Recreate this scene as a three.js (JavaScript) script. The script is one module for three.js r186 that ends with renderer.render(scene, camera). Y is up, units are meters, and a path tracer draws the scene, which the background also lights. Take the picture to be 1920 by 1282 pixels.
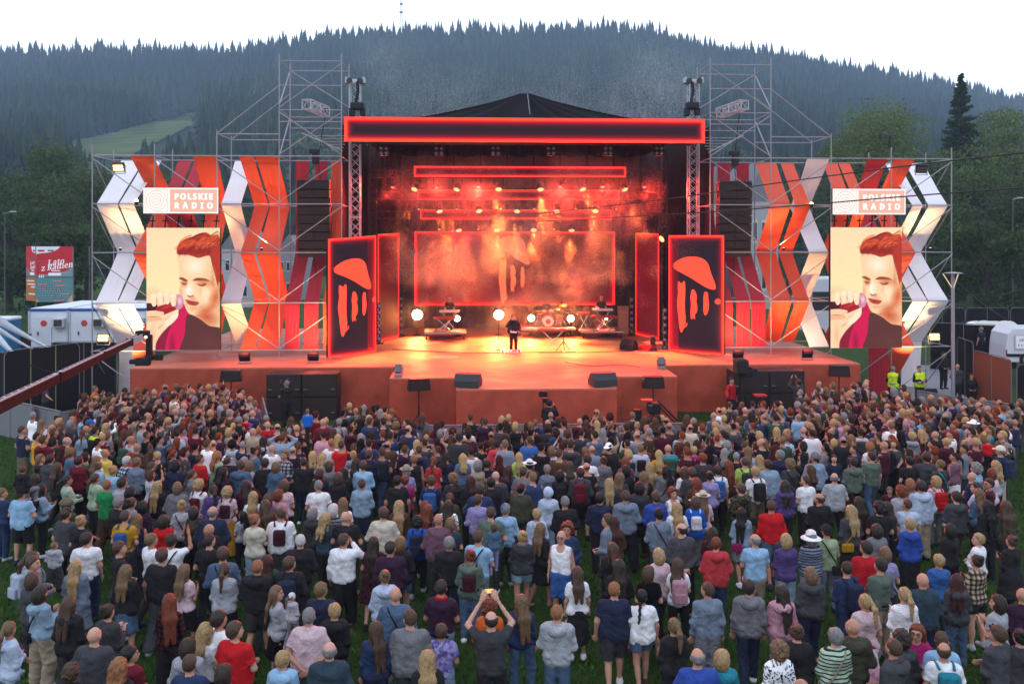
import * as THREE from 'three';
import { mergeGeometries } from 'three/addons/utils/BufferGeometryUtils.js';
import { ImprovedNoise } from 'three/addons/math/ImprovedNoise.js';
import { RoundedBoxGeometry } from 'three/addons/geometries/RoundedBoxGeometry.js';

// ---------------------------------------------------------------- camera, sky, sun, exposure
const scene = new THREE.Scene();
const EYE = new THREE.Vector3(0, 7.27, 0), YAW = THREE.MathUtils.degToRad(2.5), FOCAL = 1600, HORIZON = 452;   // photo: 1920 x 1282 px, level camera with a shifted lens
const FULL_H = 2 * (1282 - HORIZON);
const camera = new THREE.PerspectiveCamera(2 * THREE.MathUtils.radToDeg(Math.atan(FULL_H / 2 / FOCAL)), 1920 / FULL_H, 0.5, 6000);
camera.position.copy(EYE);
camera.rotation.set(0, -YAW, 0);
camera.setViewOffset(1920, FULL_H, 0, FULL_H / 2 - HORIZON, 1920, 1282);
scene.add(camera);

const SKY_LEVEL = 1.5;
{ // dusk sky: pale and nearly even, a little brighter low down, bluer overhead
const W = 256, H = 128, d = new Float32Array(W * H * 4);
for (let y = 0; y < H; y++) {
const el = ((y + 0.5) / H - 0.5) * Math.PI, up = Math.max(0, Math.sin(el));
for (let x = 0; x < W; x++) {
const i = (y * W + x) * 4, k = Math.pow(1 - up, 3);
const veil = 1 + 0.02 * Math.sin(x * 2 * Math.PI / W * 3 + el * 9) + 0.015 * Math.sin(x * 2 * Math.PI / W * 7 - el * 5);
d[i] = (0.86 + 0.62 * k) * veil; d[i + 1] = (0.97 + 0.5 * k) * veil; d[i + 2] = (1.2 + 0.28 * k) * veil; d[i + 3] = 1;
}
}
const t = new THREE.DataTexture(d, W, H, THREE.RGBAFormat, THREE.FloatType);
t.mapping = THREE.EquirectangularReflectionMapping; t.magFilter = THREE.LinearFilter; t.needsUpdate = true;
scene.background = t; scene.environment = t;
scene.backgroundIntensity = SKY_LEVEL; scene.environmentIntensity = SKY_LEVEL;
}
const sun = new THREE.DirectionalLight(new THREE.Color(1, 0.9, 0.82), 0.5);
sun.position.set(-60, 140, 90); sun.target.position.set(0, 0, -30);
sun.castShadow = true; sun.shadow.radius = 40; sun.shadow.mapSize.set(2048, 2048);
Object.assign(sun.shadow.camera, { left: -80, right: 80, top: 80, bottom: -80, near: 1, far: 400 });
scene.add(sun, sun.target);
scene.fog = new THREE.FogExp2(new THREE.Color(0.5, 0.71, 1.0), 0.00046);

const renderer = new THREE.WebGLRenderer({ antialias: true });
renderer.toneMapping = THREE.LinearToneMapping;
renderer.toneMappingExposure = 1;
renderer.shadowMap.enabled = true;

// ---------------------------------------------------------------- helpers
let seedState = 12345;
const rnd = () => { seedState = (seedState + 0x6d2b79f5) | 0; let t = Math.imul(seedState ^ (seedState >>> 15), 1 | seedState); t = (t + Math.imul(t ^ (t >>> 7), 61 | t)) ^ t; return ((t ^ (t >>> 14)) >>> 0) / 4294967296; };
const reseed = (n) => { seedState = n | 0; };
const rr = (a, b) => a + (b - a) * rnd(), pick = (a) => a[Math.floor(rnd() * a.length)];
const lerp = (a, b, t) => a + (b - a) * t, clamp = (x, a = 0, b = 1) => Math.min(b, Math.max(a, x)), sstep = (a, b, x) => { const t = clamp((x - a) / (b - a)); return t * t * (3 - 2 * t); };
const perlin = new ImprovedNoise(), noise = (x, y, z = 0) => perlin.noise(x, y, z);
const V = (x, y, z) => new THREE.Vector3(x, y, z);
// a point of the world at a distance D (metres along -z from the camera) that stands where the photograph shows it
function at(px, py, D) {
const u = (px - 960) / FOCAL, v = -(py - HORIZON) / FOCAL, c = Math.cos(YAW), s = Math.sin(YAW), t = D / (c - u * s);
return V(t * (u * c + s), EYE.y + t * v, -D);
}
const X = (px, D) => at(px, HORIZON, D).x;
const Y = (px, py, D) => at(px, py, D).y;
const project = (p) => { const c = Math.cos(YAW), s = Math.sin(YAW), x = p.x * c + p.z * s, z = -p.z * c + p.x * s; return [960 + FOCAL * x / z, HORIZON - FOCAL * (p.y - EYE.y) / z]; };

const names = new Map();
function numbered(n) { const k = names.get(n) ?? 0; names.set(n, k + 1); return k ? n + '_' + String(k).padStart(3, '0') : n; }
function shade(o) { o.traverse((m) => { if (m.isMesh) { m.castShadow = true; m.receiveShadow = true; } }); return o; }
function tag(o, label, category, group) { o.userData = { ...o.userData, label, category }; if (group) o.userData.group = group; return o; }
function thing(name, label, category, pos = [0, 0, 0], turn = 0, group) {
const o = new THREE.Group(); o.name = numbered(name); o.position.set(...(pos.toArray ? pos.toArray() : pos)); o.rotation.y = turn; scene.add(o);
return tag(o, label, category, group);
}
function mesh(name, geo, m, parent = scene) {
const o = new THREE.Mesh(geo, m); o.name = parent === scene ? numbered(name) : name; o.castShadow = o.receiveShadow = true; parent.add(o); return o;
}
function struct(name, geo, m) { const o = mesh(name, geo, m); o.userData.kind = 'structure'; return o; }
function copyOf(root, label, pos, turn) { const r = root.clone(); r.name = numbered(root.name.replace(/_\d{3}$/, '')); r.userData = { ...root.userData }; if (label) r.userData.label = label; if (pos) r.position.set(...(pos.toArray ? pos.toArray() : pos)); if (turn !== undefined) r.rotation.y = turn; scene.add(r); return r; }

// geometry collector
const flat = (g) => { const n = g.index ? g.toNonIndexed() : g; for (const k of Object.keys(n.attributes)) if (!['position', 'normal', 'uv'].includes(k)) n.deleteAttribute(k); return n; };
class Geo {
constructor() { this.list = []; }
add(g, x = 0, y = 0, z = 0, rx = 0, ry = 0, rz = 0) { if (rx || ry || rz) g.applyMatrix4(new THREE.Matrix4().makeRotationFromEuler(new THREE.Euler(rx, ry, rz))); g.translate(x, y, z); this.list.push(flat(g)); return this; }
box(w, h, d, x = 0, y = 0, z = 0, rx = 0, ry = 0, rz = 0) { return this.add(new THREE.BoxGeometry(w, h, d), x, y, z, rx, ry, rz); }
rbox(w, h, d, r, x = 0, y = 0, z = 0, rx = 0, ry = 0, rz = 0) { return this.add(new RoundedBoxGeometry(w, h, d, 2, r), x, y, z, rx, ry, rz); }
cyl(r0, r1, h, x = 0, y = 0, z = 0, rx = 0, ry = 0, rz = 0, n = 14) { return this.add(new THREE.CylinderGeometry(r1, r0, h, n), x, y, z, rx, ry, rz); }
bar(a, b, r = 0.024, n = 7) { this.list.push(flat(barGeo(a, b, r, n))); return this; }
geo() { return this.list.length === 1 ? this.list[0] : mergeGeometries(this.list); }
build(name, m, parent) { return mesh(name, this.geo(), m, parent); }
}
function barGeo(a, b, r, n = 7) {
const d = b.clone().sub(a), L = d.length(), g = new THREE.CylinderGeometry(r, r, L, n);
g.applyQuaternion(new THREE.Quaternion().setFromUnitVectors(V(0, 1, 0), d.divideScalar(L)));
const m = a.clone().add(b).multiplyScalar(0.5); g.translate(m.x, m.y, m.z); return g;
}
const unitTube = new THREE.CylinderGeometry(1, 1, 1, 7);
function tube(name, a, b, r, m, parent) {   // a straight tube as one part, sharing one geometry
const o = mesh(name, unitTube, m, parent), d = b.clone().sub(a), L = d.length();
o.position.copy(a).add(b).multiplyScalar(0.5); if (parent.isGroup) o.position.sub(parent.position);
o.quaternion.setFromUnitVectors(V(0, 1, 0), d.divideScalar(L)); o.scale.set(r, L, r); return o;
}
function lathe(pts, n = 20) { return new THREE.LatheGeometry(pts.map((p) => new THREE.Vector2(p[0], p[1])), n); }
function grid(nu, nv, f) {   // a sheet from f(u, v) -> [x, y, z, (u, v in metres)]
const pos = [], uv = [], idx = [];
for (let j = 0; j <= nv; j++) for (let i = 0; i <= nu; i++) { const p = f(i / nu, j / nv); pos.push(p[0], p[1], p[2]); uv.push(p[3] ?? i / nu, p[4] ?? j / nv); }
for (let j = 0; j < nv; j++) for (let i = 0; i < nu; i++) { const a = j * (nu + 1) + i, b = a + 1, c = a + nu + 1, d = c + 1; idx.push(a, b, d, a, d, c); }
const g = new THREE.BufferGeometry(); g.setAttribute('position', new THREE.Float32BufferAttribute(pos, 3)); g.setAttribute('uv', new THREE.Float32BufferAttribute(uv, 2)); g.setIndex(idx); g.computeVertexNormals(); return g;
}
function slab(outline, depth) { const s = new THREE.Shape(outline.map((p) => new THREE.Vector2(p[0], p[1]))); return new THREE.ExtrudeGeometry(s, { depth, bevelEnabled: false }); }

// materials: linear colours
const lin = (r, g, b) => new THREE.Color().setRGB(r, g, b);
const M = (name, c, roughness = 0.8, o = {}) => { const m = new THREE.MeshPhysicalMaterial({ color: lin(...c), roughness, specularIntensity: roughness > 0.45 && !o.metalness ? 0.3 : 0.8, ...o }); m.name = name; return m; };
const glow = (name, c, k = 1) => { const m = new THREE.MeshStandardMaterial({ color: 0x050505, emissive: lin(...c), emissiveIntensity: k, roughness: 0.6 }); m.name = name; return m; };
const canvas = (w, h) => { const c = document.createElement('canvas'); c.width = w; c.height = h; return c; };
function tex(c, srgb = true, rx, ry) { const t = new THREE.CanvasTexture(c); if (srgb) t.colorSpace = THREE.SRGBColorSpace; t.wrapS = t.wrapT = THREE.RepeatWrapping; if (rx) t.repeat.set(rx, ry); t.anisotropy = 8; return t; }
function noiseTex(w, h, f) { const d = new Uint8Array(w * h * 4); for (let y = 0; y < h; y++) for (let x = 0; x < w; x++) { const v = f(x / w, y / h), i = (y * w + x) * 4; if (Array.isArray(v)) { d[i] = 255 * clamp(v[0]); d[i + 1] = 255 * clamp(v[1]); d[i + 2] = 255 * clamp(v[2]); } else d[i] = d[i + 1] = d[i + 2] = 255 * clamp(v); d[i + 3] = 255; } const t = new THREE.DataTexture(d, w, h); t.wrapS = t.wrapT = THREE.RepeatWrapping; t.magFilter = THREE.LinearFilter; t.needsUpdate = true; return t; }
// noise that repeats over one unit
const tileNoise = (u, v, f, s = 0) => { const a = u * 2 * Math.PI, b = v * 2 * Math.PI, r = f / 6.283; return noise(Math.cos(a) * r + s, Math.sin(a) * r + Math.cos(b) * r, Math.sin(b) * r + s * 1.7); };

const steel = M('galvanised steel', [0.3, 0.3, 0.33], 0.45, { metalness: 0.4 });
const darkSteel = M('dark steel', [0.05, 0.05, 0.055], 0.5, { metalness: 0.4 });
const black = M('black paint', [0.014, 0.014, 0.016], 0.55);
const blackMatt = M('black cloth', [0.012, 0.011, 0.013], 0.95);
const rubber = M('black rubber', [0.02, 0.02, 0.02], 0.85);
// ---------------------------------------------------------------- ground, hills, woods
reseed(11);
const grassTex = noiseTex(512, 512, (u, v) => { const n = 0.5 + 0.35 * tileNoise(u, v, 6) + 0.4 * tileNoise(u, v, 28, 3) + 0.5 * (rnd() - 0.5); return [0.62 + 0.3 * n, 0.72 + 0.28 * n, 0.55 + 0.3 * n]; });
grassTex.repeat.set(0.35, 0.35);
const grassBump = noiseTex(512, 512, (u, v) => 0.5 + 0.3 * tileNoise(u, v, 40, 5) + 0.6 * (rnd() - 0.5)); grassBump.repeat.set(0.8, 0.8);
const grassM = M('grass', [0.045, 0.085, 0.02], 0.95, { map: grassTex, bumpMap: grassBump, bumpScale: 0.05 });
{ // one sheet of ground to the horizon, nearly flat near the stage
const g = grid(120, 120, (u, v) => {
const x = (u - 0.5) * 2, z = (v - 0.5) * 2, sx = Math.sign(x) * Math.pow(Math.abs(x), 3) * 1250 + x * 60, sz = Math.sign(z) * Math.pow(Math.abs(z), 3) * 1250 + z * 60 - 30;
return [sx, 0, sz, sx, sz];
});
g.index.array.reverse && g.setIndex(Array.from(g.index.array).reverse()); g.computeVertexNormals();
struct('ground', g, grassM);
}
{ // blades of grass where the lawn shows
const b = new THREE.BufferGeometry(); b.setAttribute('position', new THREE.Float32BufferAttribute([-0.012, 0, 0, 0.012, 0, 0, 0.004, 0.075, 0.02], 3)); b.computeVertexNormals();
const bm = M('grass blades', [0.06, 0.13, 0.024], 1, { specularIntensity: 0, side: THREE.DoubleSide });
const N = 150000, im = new THREE.InstancedMesh(b, bm, N), m4 = new THREE.Matrix4(), q = new THREE.Quaternion(), e = new THREE.Euler(), c = new THREE.Color();
for (let i = 0; i < N; i++) {
const D = 9.5 + Math.pow(rnd(), 1.15) * 26, half = D * 0.68, x = rr(-half, half) + D * 0.045, k = rr(0.6, 1.3);
e.set(rr(-0.5, 0.5), rr(0, 6.28), rr(-0.5, 0.5)); q.setFromEuler(e);
m4.compose(V(x, 0.0, -D), q, V(k * rr(0.8, 2), k, k)); im.setMatrixAt(i, m4);
const t = 0.75 + 0.5 * noise(x * 0.6, D * 0.6) + rr(-0.2, 0.25); c.setRGB(t * rr(0.85, 1.2), t, t * 0.9); im.setColorAt(i, c);
}
im.name = 'grass'; im.userData.kind = 'stuff'; im.castShadow = im.receiveShadow = true; scene.add(im);
}

// the wooded hill behind: height as a function of bearing (given as the photo's pixel column) and distance
const crest = [[-500, 70], [-200, 85], [0, 104], [150, 100], [300, 102], [400, 104], [470, 94], [560, 84], [640, 72], [752, 62], [860, 66], [960, 62], [1060, 60], [1150, 62], [1250, 72], [1350, 92], [1480, 113], [1600, 134], [1700, 150], [1780, 166], [1860, 186], [1920, 200], [2150, 250], [2500, 300]];
const crestAt = (px) => { for (let i = 1; i < crest.length; i++) if (px <= crest[i][0]) { const [a, b] = crest[i - 1], [c, d] = crest[i]; return lerp(b, d, (px - a) / (c - a)); } return crest[crest.length - 1][1]; };
const HILL0 = 170, HILL1 = 820;
function hillPoint(px, t) {   // t 0 foot .. 1 crest .. 1.3 beyond
const D = lerp(HILL0, HILL1, t), top = at(px, crestAt(px) + 26, HILL1).y;
let h = top * (t < 1 ? Math.pow(t, 1.18) * (1 - 0.12 * Math.sin(Math.PI * t)) : 1 - (t - 1) * 0.5);
const p = at(px, HORIZON, D); h += 9 * noise(p.x * 0.012, p.z * 0.012) * sstep(0.02, 0.25, t) * (t < 0.93 ? 1 : 0.25) - (1 - sstep(0, 0.05, t)) * 2;
return V(p.x, h, p.z);
}
const forestFloor = M('forest floor', [0.02, 0.034, 0.014], 1);
{
const g = grid(110, 60, (u, v) => { const p = hillPoint(lerp(-500, 2450, u), v * 1.35); return [p.x, p.y, p.z, p.x, p.z]; });
g.setIndex(Array.from(g.index.array)); g.computeVertexNormals(); struct('hill', g, forestFloor);
}
const clearing = (px, s, t) => { for (let k = 0; k <= 20; k += 4) { const [x, y] = project(V(s.x, s.y + k, s.z)); if (t < 0.8 && inside(x, y)) return true; } return false; };
const inside = (px, y) => { if (px < 120 || px > 372) return false; const up = lerp(266, 211, clamp((px - 150) / 217)), lo = px < 250 ? 285 : lerp(282, 236, clamp((px - 250) / 112)); return y > up && y < lo; };
const inMeadow = (px, t) => { // the mown clearing on the hillside
const [, y] = project(hillPoint(px, t)); if (px < 120 || px > 372) return false;
const up = lerp(266, 211, clamp((px - 150) / 217)), lo = px < 250 ? 300 : lerp(292, 236, clamp((px - 250) / 112)); return y > up && y < lo;
};
{
const pts = [], idx = []; const n = 50, m = 60; // meadow sheet lying a little above the forest floor
const g = grid(n, m, (u, v) => { const px = lerp(120, 380, u), t = lerp(0.06, 0.8, v), p = hillPoint(px, t); return [p.x, p.y + 1.2, p.z, p.x, p.z]; });
const keep = [], ia = g.index.array;
for (let i = 0; i < ia.length; i += 3) { let x = 0, y = 0; for (let k = 0; k < 3; k++) { x += (ia[i + k] % (n + 1)) / n / 3; y += Math.floor(ia[i + k] / (n + 1)) / m / 3; } if (inMeadow(lerp(120, 380, x), lerp(0.06, 0.8, y))) keep.push(ia[i], ia[i + 1], ia[i + 2]); }
g.setIndex(keep); g.computeVertexNormals();
const mt = noiseTex(128, 128, (u, v) => 0.8 + 0.3 * tileNoise(u, v, 5) + 0.12 * Math.sin((u * 3 + v * 9) * 6.283)); mt.repeat.set(0.012, 0.012);
struct('meadow', g, M('meadow grass', [0.1, 0.125, 0.035], 1, { map: mt }));
}
function spruceGeo(tiers, seg, seed) { // ragged tiers of drooping boughs
reseed(seed); const pos = [], tri = (a, b, c) => pos.push(...a, ...b, ...c);
for (let k = 0; k < tiers; k++) {
const f = k / tiers, y = 0.1 + 0.86 * f, r = 0.19 * Math.pow(1 - f, 0.85) + 0.012, h = 0.98 / tiers * 1.75, off = rnd() * 6.28;
for (let i = 0; i < seg; i++) {
const a0 = off + (i / seg) * 6.283 + rr(-0.2, 0.2), w = 6.283 / seg * rr(0.4, 0.62), R = r * rr(0.72, 1.2), dy = -0.02 - rr(0, 0.05) * (1 - f);
tri([0, y + h, 0], [Math.cos(a0 + w) * R * 0.72, y + dy * 0.4 + 0.012, Math.sin(a0 + w) * R * 0.72], [Math.cos(a0) * R, y + dy, Math.sin(a0) * R]);
tri([0, y + h, 0], [Math.cos(a0) * R, y + dy, Math.sin(a0) * R], [Math.cos(a0 - w) * R * 0.72, y + dy * 0.4 + 0.012, Math.sin(a0 - w) * R * 0.72]);
}
}
const g = new THREE.BufferGeometry(); g.setAttribute('position', new THREE.Float32BufferAttribute(pos, 3)); g.computeVertexNormals(); return g;
}
function blobTreeGeo(n, seed) { // far broadleaf tree: clumps of facets through an uneven crown
reseed(seed); const pos = [];
const lobes = Array.from({ length: 7 }, () => [rr(-0.2, 0.2), rr(0.38, 0.78), rr(-0.2, 0.2), rr(0.13, 0.24)]);
for (let i = 0; i < n; i++) { const l = pick(lobes), d = V(rr(-1, 1), rr(-1, 1), rr(-1, 1)).normalize().multiplyScalar(l[3] * rr(0.75, 1.08)); const c = V(l[0], l[1], l[2]).add(d), s = rr(0.035, 0.075);
for (let k = 0; k < 3; k++) pos.push(c.x + rr(-s, s), c.y + rr(-s, s), c.z + rr(-s, s)); }
const g = new THREE.BufferGeometry(); g.setAttribute('position', new THREE.Float32BufferAttribute(pos, 3)); g.computeVertexNormals(); return g;
}
{
const needles = M('spruce needles', [0.024, 0.045, 0.024], 0.95, { side: THREE.DoubleSide }), leaf = M('far leaves', [0.04, 0.068, 0.024], 0.95, { side: THREE.DoubleSide });
const forest = new THREE.Group(); forest.name = 'forest'; forest.userData = { kind: 'stuff', label: 'dark spruce forest covering the whole hillside behind the stage' }; scene.add(forest);
const put = { a: [], b: [], c: [], d: [] };
reseed(77);
for (let i = 0; i < 42000; i++) {
const px = rr(-240, 2160), t = Math.pow(rnd(), 0.62) * 1.05, s = hillPoint(px, t);
if (clearing(px, s, t)) continue;
const n = noise(s.x * 0.011 + 5, s.z * 0.011), low = (t < 0.34 && n > -0.12 + t * 0.7) || (n > 0.34 && rnd() < 0.6);
const h = low ? rr(10, 17) : rr(12, 25) * (t > 0.93 ? rr(0.75, 1.25) : 1) * (1 + 0.25 * n);
if (t > 0.9 && rnd() < 0.12) continue;
put[low ? (rnd() < 0.5 ? 'c' : 'd') : (rnd() < 0.5 ? 'a' : 'b')].push([s.x, s.y - 0.8, s.z, h, n, low]);
}
const geos = { a: spruceGeo(9, 6, 5), b: spruceGeo(7, 5, 9), c: blobTreeGeo(110, 3), d: blobTreeGeo(110, 8) };
const m4 = new THREE.Matrix4(), q = new THREE.Quaternion(), c = new THREE.Color(); reseed(78);
for (const k in put) {
const im = new THREE.InstancedMesh(geos[k], k < 'c' ? needles : leaf, put[k].length);
put[k].forEach(([x, y, z, h, n], i) => { q.setFromAxisAngle(V(0, 1, 0), rr(0, 6.28)); const w = k < 'c' ? rr(0.8, 1.25) : rr(0.9, 1.5); m4.compose(V(x, y, z), q, V(h * w, h, h * w)); im.setMatrixAt(i, m4); const g2 = noise(x * 0.004 + 9, z * 0.006, 2), t = rr(0.55, 1.35) * (1 + 0.55 * n + 0.6 * g2); c.setRGB(t * rr(0.9, 1.2) * (1 + 0.5 * Math.max(0, g2)), t, t * rr(0.8, 1.1)); im.setColorAt(i, c); });
im.name = k < 'c' ? 'spruces' : 'broadleaf_trees'; im.userData.kind = 'stuff'; im.castShadow = im.receiveShadow = true; forest.add(im);
}
}
{ // mast on the crest
const p = hillPoint(752, 1.0), foot = V(p.x, p.y, p.z), H = at(752, -30, HILL1).y - foot.y, t = thing('radio_mast', 'thin lattice radio mast rising from the wooded crest', 'mast', foot);
const w = (k) => lerp(1.5, 0.5, k), cs = [[-1, -1], [1, -1], [1, 1], [-1, 1]], mg = M('mast paint', [0.2, 0.2, 0.22], 0.7);
for (const [a, b] of cs) new Geo().bar(V(a * w(0), 0, b * w(0)), V(a * w(1), H, b * w(1)), 0.14, 5).build('chord', mg, t);
const L = new Geo(), n = 22; for (let i = 0; i < n; i++) for (let s = 0; s < 4; s++) { const c0 = cs[s], c1 = cs[(s + 1) % 4], k0 = i / n, k1 = (i + 1) / n; L.bar(V(c0[0] * w(k0), k0 * H, c0[1] * w(k0)), V(c1[0] * w(k1), k1 * H, c1[1] * w(k1)), 0.08, 4); } L.build('lattice', mg, t);
for (const k of [0.55, 0.68, 0.8]) new Geo().cyl(1.7, 1.7, 1.0, 0, H * k, 0).build('platform', mg, t);
}

// ---------------------------------------------------------------- nearer trees: trunk and a crown of leaf clumps
const bark = M('bark', [0.05, 0.038, 0.028], 0.95);
const leafQuad = (() => { const g = new THREE.BufferGeometry(); g.setAttribute('position', new THREE.Float32BufferAttribute([-0.5, 0, 0, 0, -0.34, 0.05, 0.5, 0, 0, 0, 0.34, 0.05], 3)); g.setIndex([0, 1, 2, 0, 2, 3]); g.computeVertexNormals(); return g; })();
const leafM = (c) => { const m = new THREE.MeshPhysicalMaterial({ color: lin(...c), roughness: 0.95, specularIntensity: 0.1, transmission: 0.3, thickness: 0, side: THREE.DoubleSide }); m.name = 'leaves'; return m; };
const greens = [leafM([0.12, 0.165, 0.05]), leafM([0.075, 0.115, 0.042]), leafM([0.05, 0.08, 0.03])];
function broadleaf(label, x, z, h, w, mat, seed, group, trunkH = 0.25) {
reseed(seed); const t = thing('broadleaf_tree', label, 'tree', [x, 0, z], 0, group);
const tg = new Geo(); tg.add(new THREE.CylinderGeometry(0.018 * h, 0.03 * h, h * 0.55, 9), 0, h * 0.27, 0);
const lobes = []; const nl = 16;
for (let i = 0; i < nl; i++) { const f = rnd(), a = rr(0, 6.283), yy = lerp(trunkH + 0.1, 0.9, f), R = w * 0.5 * Math.sin(Math.PI * clamp((yy - trunkH * 0.6) / (1.02 - trunkH * 0.6), 0.1, 0.97)) * rr(0.35, 0.85); lobes.push([Math.cos(a) * R, yy * h, Math.sin(a) * R, h * rr(0.1, 0.17)]); }
lobes.push([0, h * 0.86, 0, h * 0.12]);
for (const l of lobes.slice(0, 9)) tg.bar(V(0, h * rr(0.3, 0.5), 0), V(l[0], l[1], l[2]), 0.007 * h, 5);
tg.build('trunk', bark, t);
const N = Math.round(5200 * (h * w) / 110), im = new THREE.InstancedMesh(leafQuad, mat, N), m4 = new THREE.Matrix4(), q = new THREE.Quaternion(), e = new THREE.Euler(), c = new THREE.Color();
for (let i = 0; i < N; i++) {
const l = pick(lobes), d = V(rr(-1, 1), rr(-1, 1), rr(-1, 1)).normalize(), r = l[3] * Math.pow(rnd(), 0.28) * (1 + 0.35 * noise(d.x * 2.3 + l[0], d.y * 2.3 + l[1], d.z * 2.3)), p = V(l[0] + d.x * r * 1.2, l[1] + d.y * r * 0.85, l[2] + d.z * r * 1.2);
e.set(rr(-1, 1) - d.z * 0.4, rr(0, 6.28), rr(-0.8, 0.8)); q.setFromEuler(e); const s = rr(0.2, 0.46); m4.compose(p, q, V(s, s, s)); im.setMatrixAt(i, m4);
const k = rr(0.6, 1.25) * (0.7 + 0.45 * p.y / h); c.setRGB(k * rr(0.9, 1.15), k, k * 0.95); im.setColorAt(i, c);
}
im.name = 'crown'; im.userData.kind = 'stuff'; im.castShadow = im.receiveShadow = true; t.add(im); return t;
}
function conifer(label, x, z, h, w, seed, group) {
reseed(seed); const t = thing('spruce_tree', label, 'tree', [x, 0, z], 0, group);
new Geo().add(new THREE.CylinderGeometry(0.03, 0.022 * h, h, 8), 0, h / 2, 0).build('trunk', bark, t);
const im = new THREE.InstancedMesh(leafQuad, leafM([0.045, 0.075, 0.035]), 16000), m4 = new THREE.Matrix4(), q = new THREE.Quaternion(), e = new THREE.Euler(), c = new THREE.Color(); let n = 0;
for (let b = 0; b < 700; b++) { const f = Math.pow(rnd(), 1.35), a = rr(0, 6.283), R = (w * 0.5 * Math.pow(1 - f, 0.9) + 0.2) * rr(0.55, 1.15), y = h * (0.06 + 0.93 * f);
for (let i = 0; i < 21; i++) { const k = Math.sqrt((i + 1) / 21), r = R * k; e.set(rr(-0.5, 0.5), -a, -0.25 + rr(-0.4, 0.3)); q.setFromEuler(e); const z = rr(0.25, 0.6) * (1.1 - 0.5 * k), o = rr(-0.35, 0.35) * R * 0.4; m4.compose(V(Math.cos(a) * r - Math.sin(a) * o, y - r * r * 0.09 + 0.35 * k * k * (f > 0.5 ? 1 : 0.3) + rr(-0.12, 0.12), Math.sin(a) * r + Math.cos(a) * o), q, V(z * 1.5, z * 0.8, z)); if (n < 16000) { im.setMatrixAt(n, m4); const t = rr(0.5, 1.3); c.setRGB(t, t, t); im.setColorAt(n++, c); } } }
im.count = n;
im.name = 'crown'; im.userData.kind = 'stuff'; im.castShadow = im.receiveShadow = true; t.add(im); return t;
}
const treeAt = (px, topPy, D) => { const p = at(px, topPy, D); return [p.x, p.z, p.y]; };
{
const L = [ // [px, top py, D, width m, green, label]
[95, 262, 105, 11, 1, 'tall dark broadleaf tree above the other trees by the cabins'],
[15, 318, 92, 9, 2, 'dark broadleaf tree at the far edge behind the cabins'],
[165, 300, 98, 9, 1, 'leafy tree just behind the outermost pole of the pale strips'],
[60, 372, 80, 8, 2, 'low dark tree behind the red banner cube'],
[215, 330, 110, 10, 2, 'tree crown seen behind the pale lavender strips'],
[330, 300, 120, 11, 1, 'tree crown showing above the radio sign by the crimson strips'],
[455, 385, 118, 9, 2, 'dark tree behind the gap beside the pale inner strip'],
[130, 420, 76, 7, 2, 'shaded bushy tree between banner cube and scaffold wall'],
];
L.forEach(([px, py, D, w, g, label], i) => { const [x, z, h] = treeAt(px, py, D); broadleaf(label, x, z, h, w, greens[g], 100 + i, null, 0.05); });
const R = [
[1650, 192, 110, 13, 0, 'big round green tree above the hanging strips and second radio sign', 0.12],
[1580, 250, 112, 9, 1, 'smaller green tree beside the big round tree'],
[1895, 190, 100, 13, 0, 'light green tree at the edge behind the spruce', 0.1],
[1735, 285, 96, 9, 1, 'dark green tree filling the space below the spruce'],
[1835, 300, 88, 9, 1, 'leafy tree behind the two cables by the lamp post'],
[1915, 330, 84, 9, 2, 'dark tree at the edge above the parked van'],
[1480, 330, 118, 9, 1, 'tree seen between orange strips and pale strip'],
];
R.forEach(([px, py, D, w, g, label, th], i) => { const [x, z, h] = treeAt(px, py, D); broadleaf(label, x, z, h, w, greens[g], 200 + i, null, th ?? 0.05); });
const [x, z, h] = treeAt(1803, 140, 102); conifer('tall pointed spruce standing between two round green trees', x, z, h, 11.5, 301);
const S = [[1850, 402, 70, 11, 'large dark rounded bush behind the van'], [1925, 420, 66, 8, 'dark bush at the edge behind the van'], [1775, 440, 74, 6, 'dark bush behind the lamp post']];
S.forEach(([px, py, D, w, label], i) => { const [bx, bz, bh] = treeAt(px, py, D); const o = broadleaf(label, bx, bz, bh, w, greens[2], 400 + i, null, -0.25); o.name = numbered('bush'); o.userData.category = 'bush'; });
}
// ---------------------------------------------------------------- stage
reseed(21);
const DECK = 2.0, D_THRUST = 30.4, D_MID = 33.0, D_WING = 36.0, D_BACK = 52.0;
const carpetTex = noiseTex(256, 256, (u, v) => { const n = 0.82 + 0.16 * tileNoise(u, v, 5) + 0.1 * tileNoise(u, v, 30, 2) + 0.16 * (rnd() - 0.5); return [n, n * 0.98, n * 0.97]; }); carpetTex.repeat.set(0.5, 0.5);
const carpetBump = noiseTex(256, 256, (u, v) => 0.5 + 0.4 * tileNoise(u, v, 3) + 0.12 * (rnd() - 0.5)); carpetBump.repeat.set(0.22, 0.4);
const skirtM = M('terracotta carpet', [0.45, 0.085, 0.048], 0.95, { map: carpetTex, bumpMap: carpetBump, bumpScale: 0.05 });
const deckTex = noiseTex(512, 512, (u, v) => 0.86 + 0.16 * tileNoise(u, v, 7) + 0.12 * tileNoise(u, v, 25, 4) + 0.06 * (rnd() - 0.5)); deckTex.repeat.set(0.09, 0.09);
const deckRough = noiseTex(256, 256, (u, v) => 0.58 + 0.16 * tileNoise(u, v, 9, 2)); deckRough.repeat.set(0.11, 0.11);
const deckM = M('stage floor covering', [0.5, 0.165, 0.105], 1, { map: deckTex, roughnessMap: deckRough });
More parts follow.
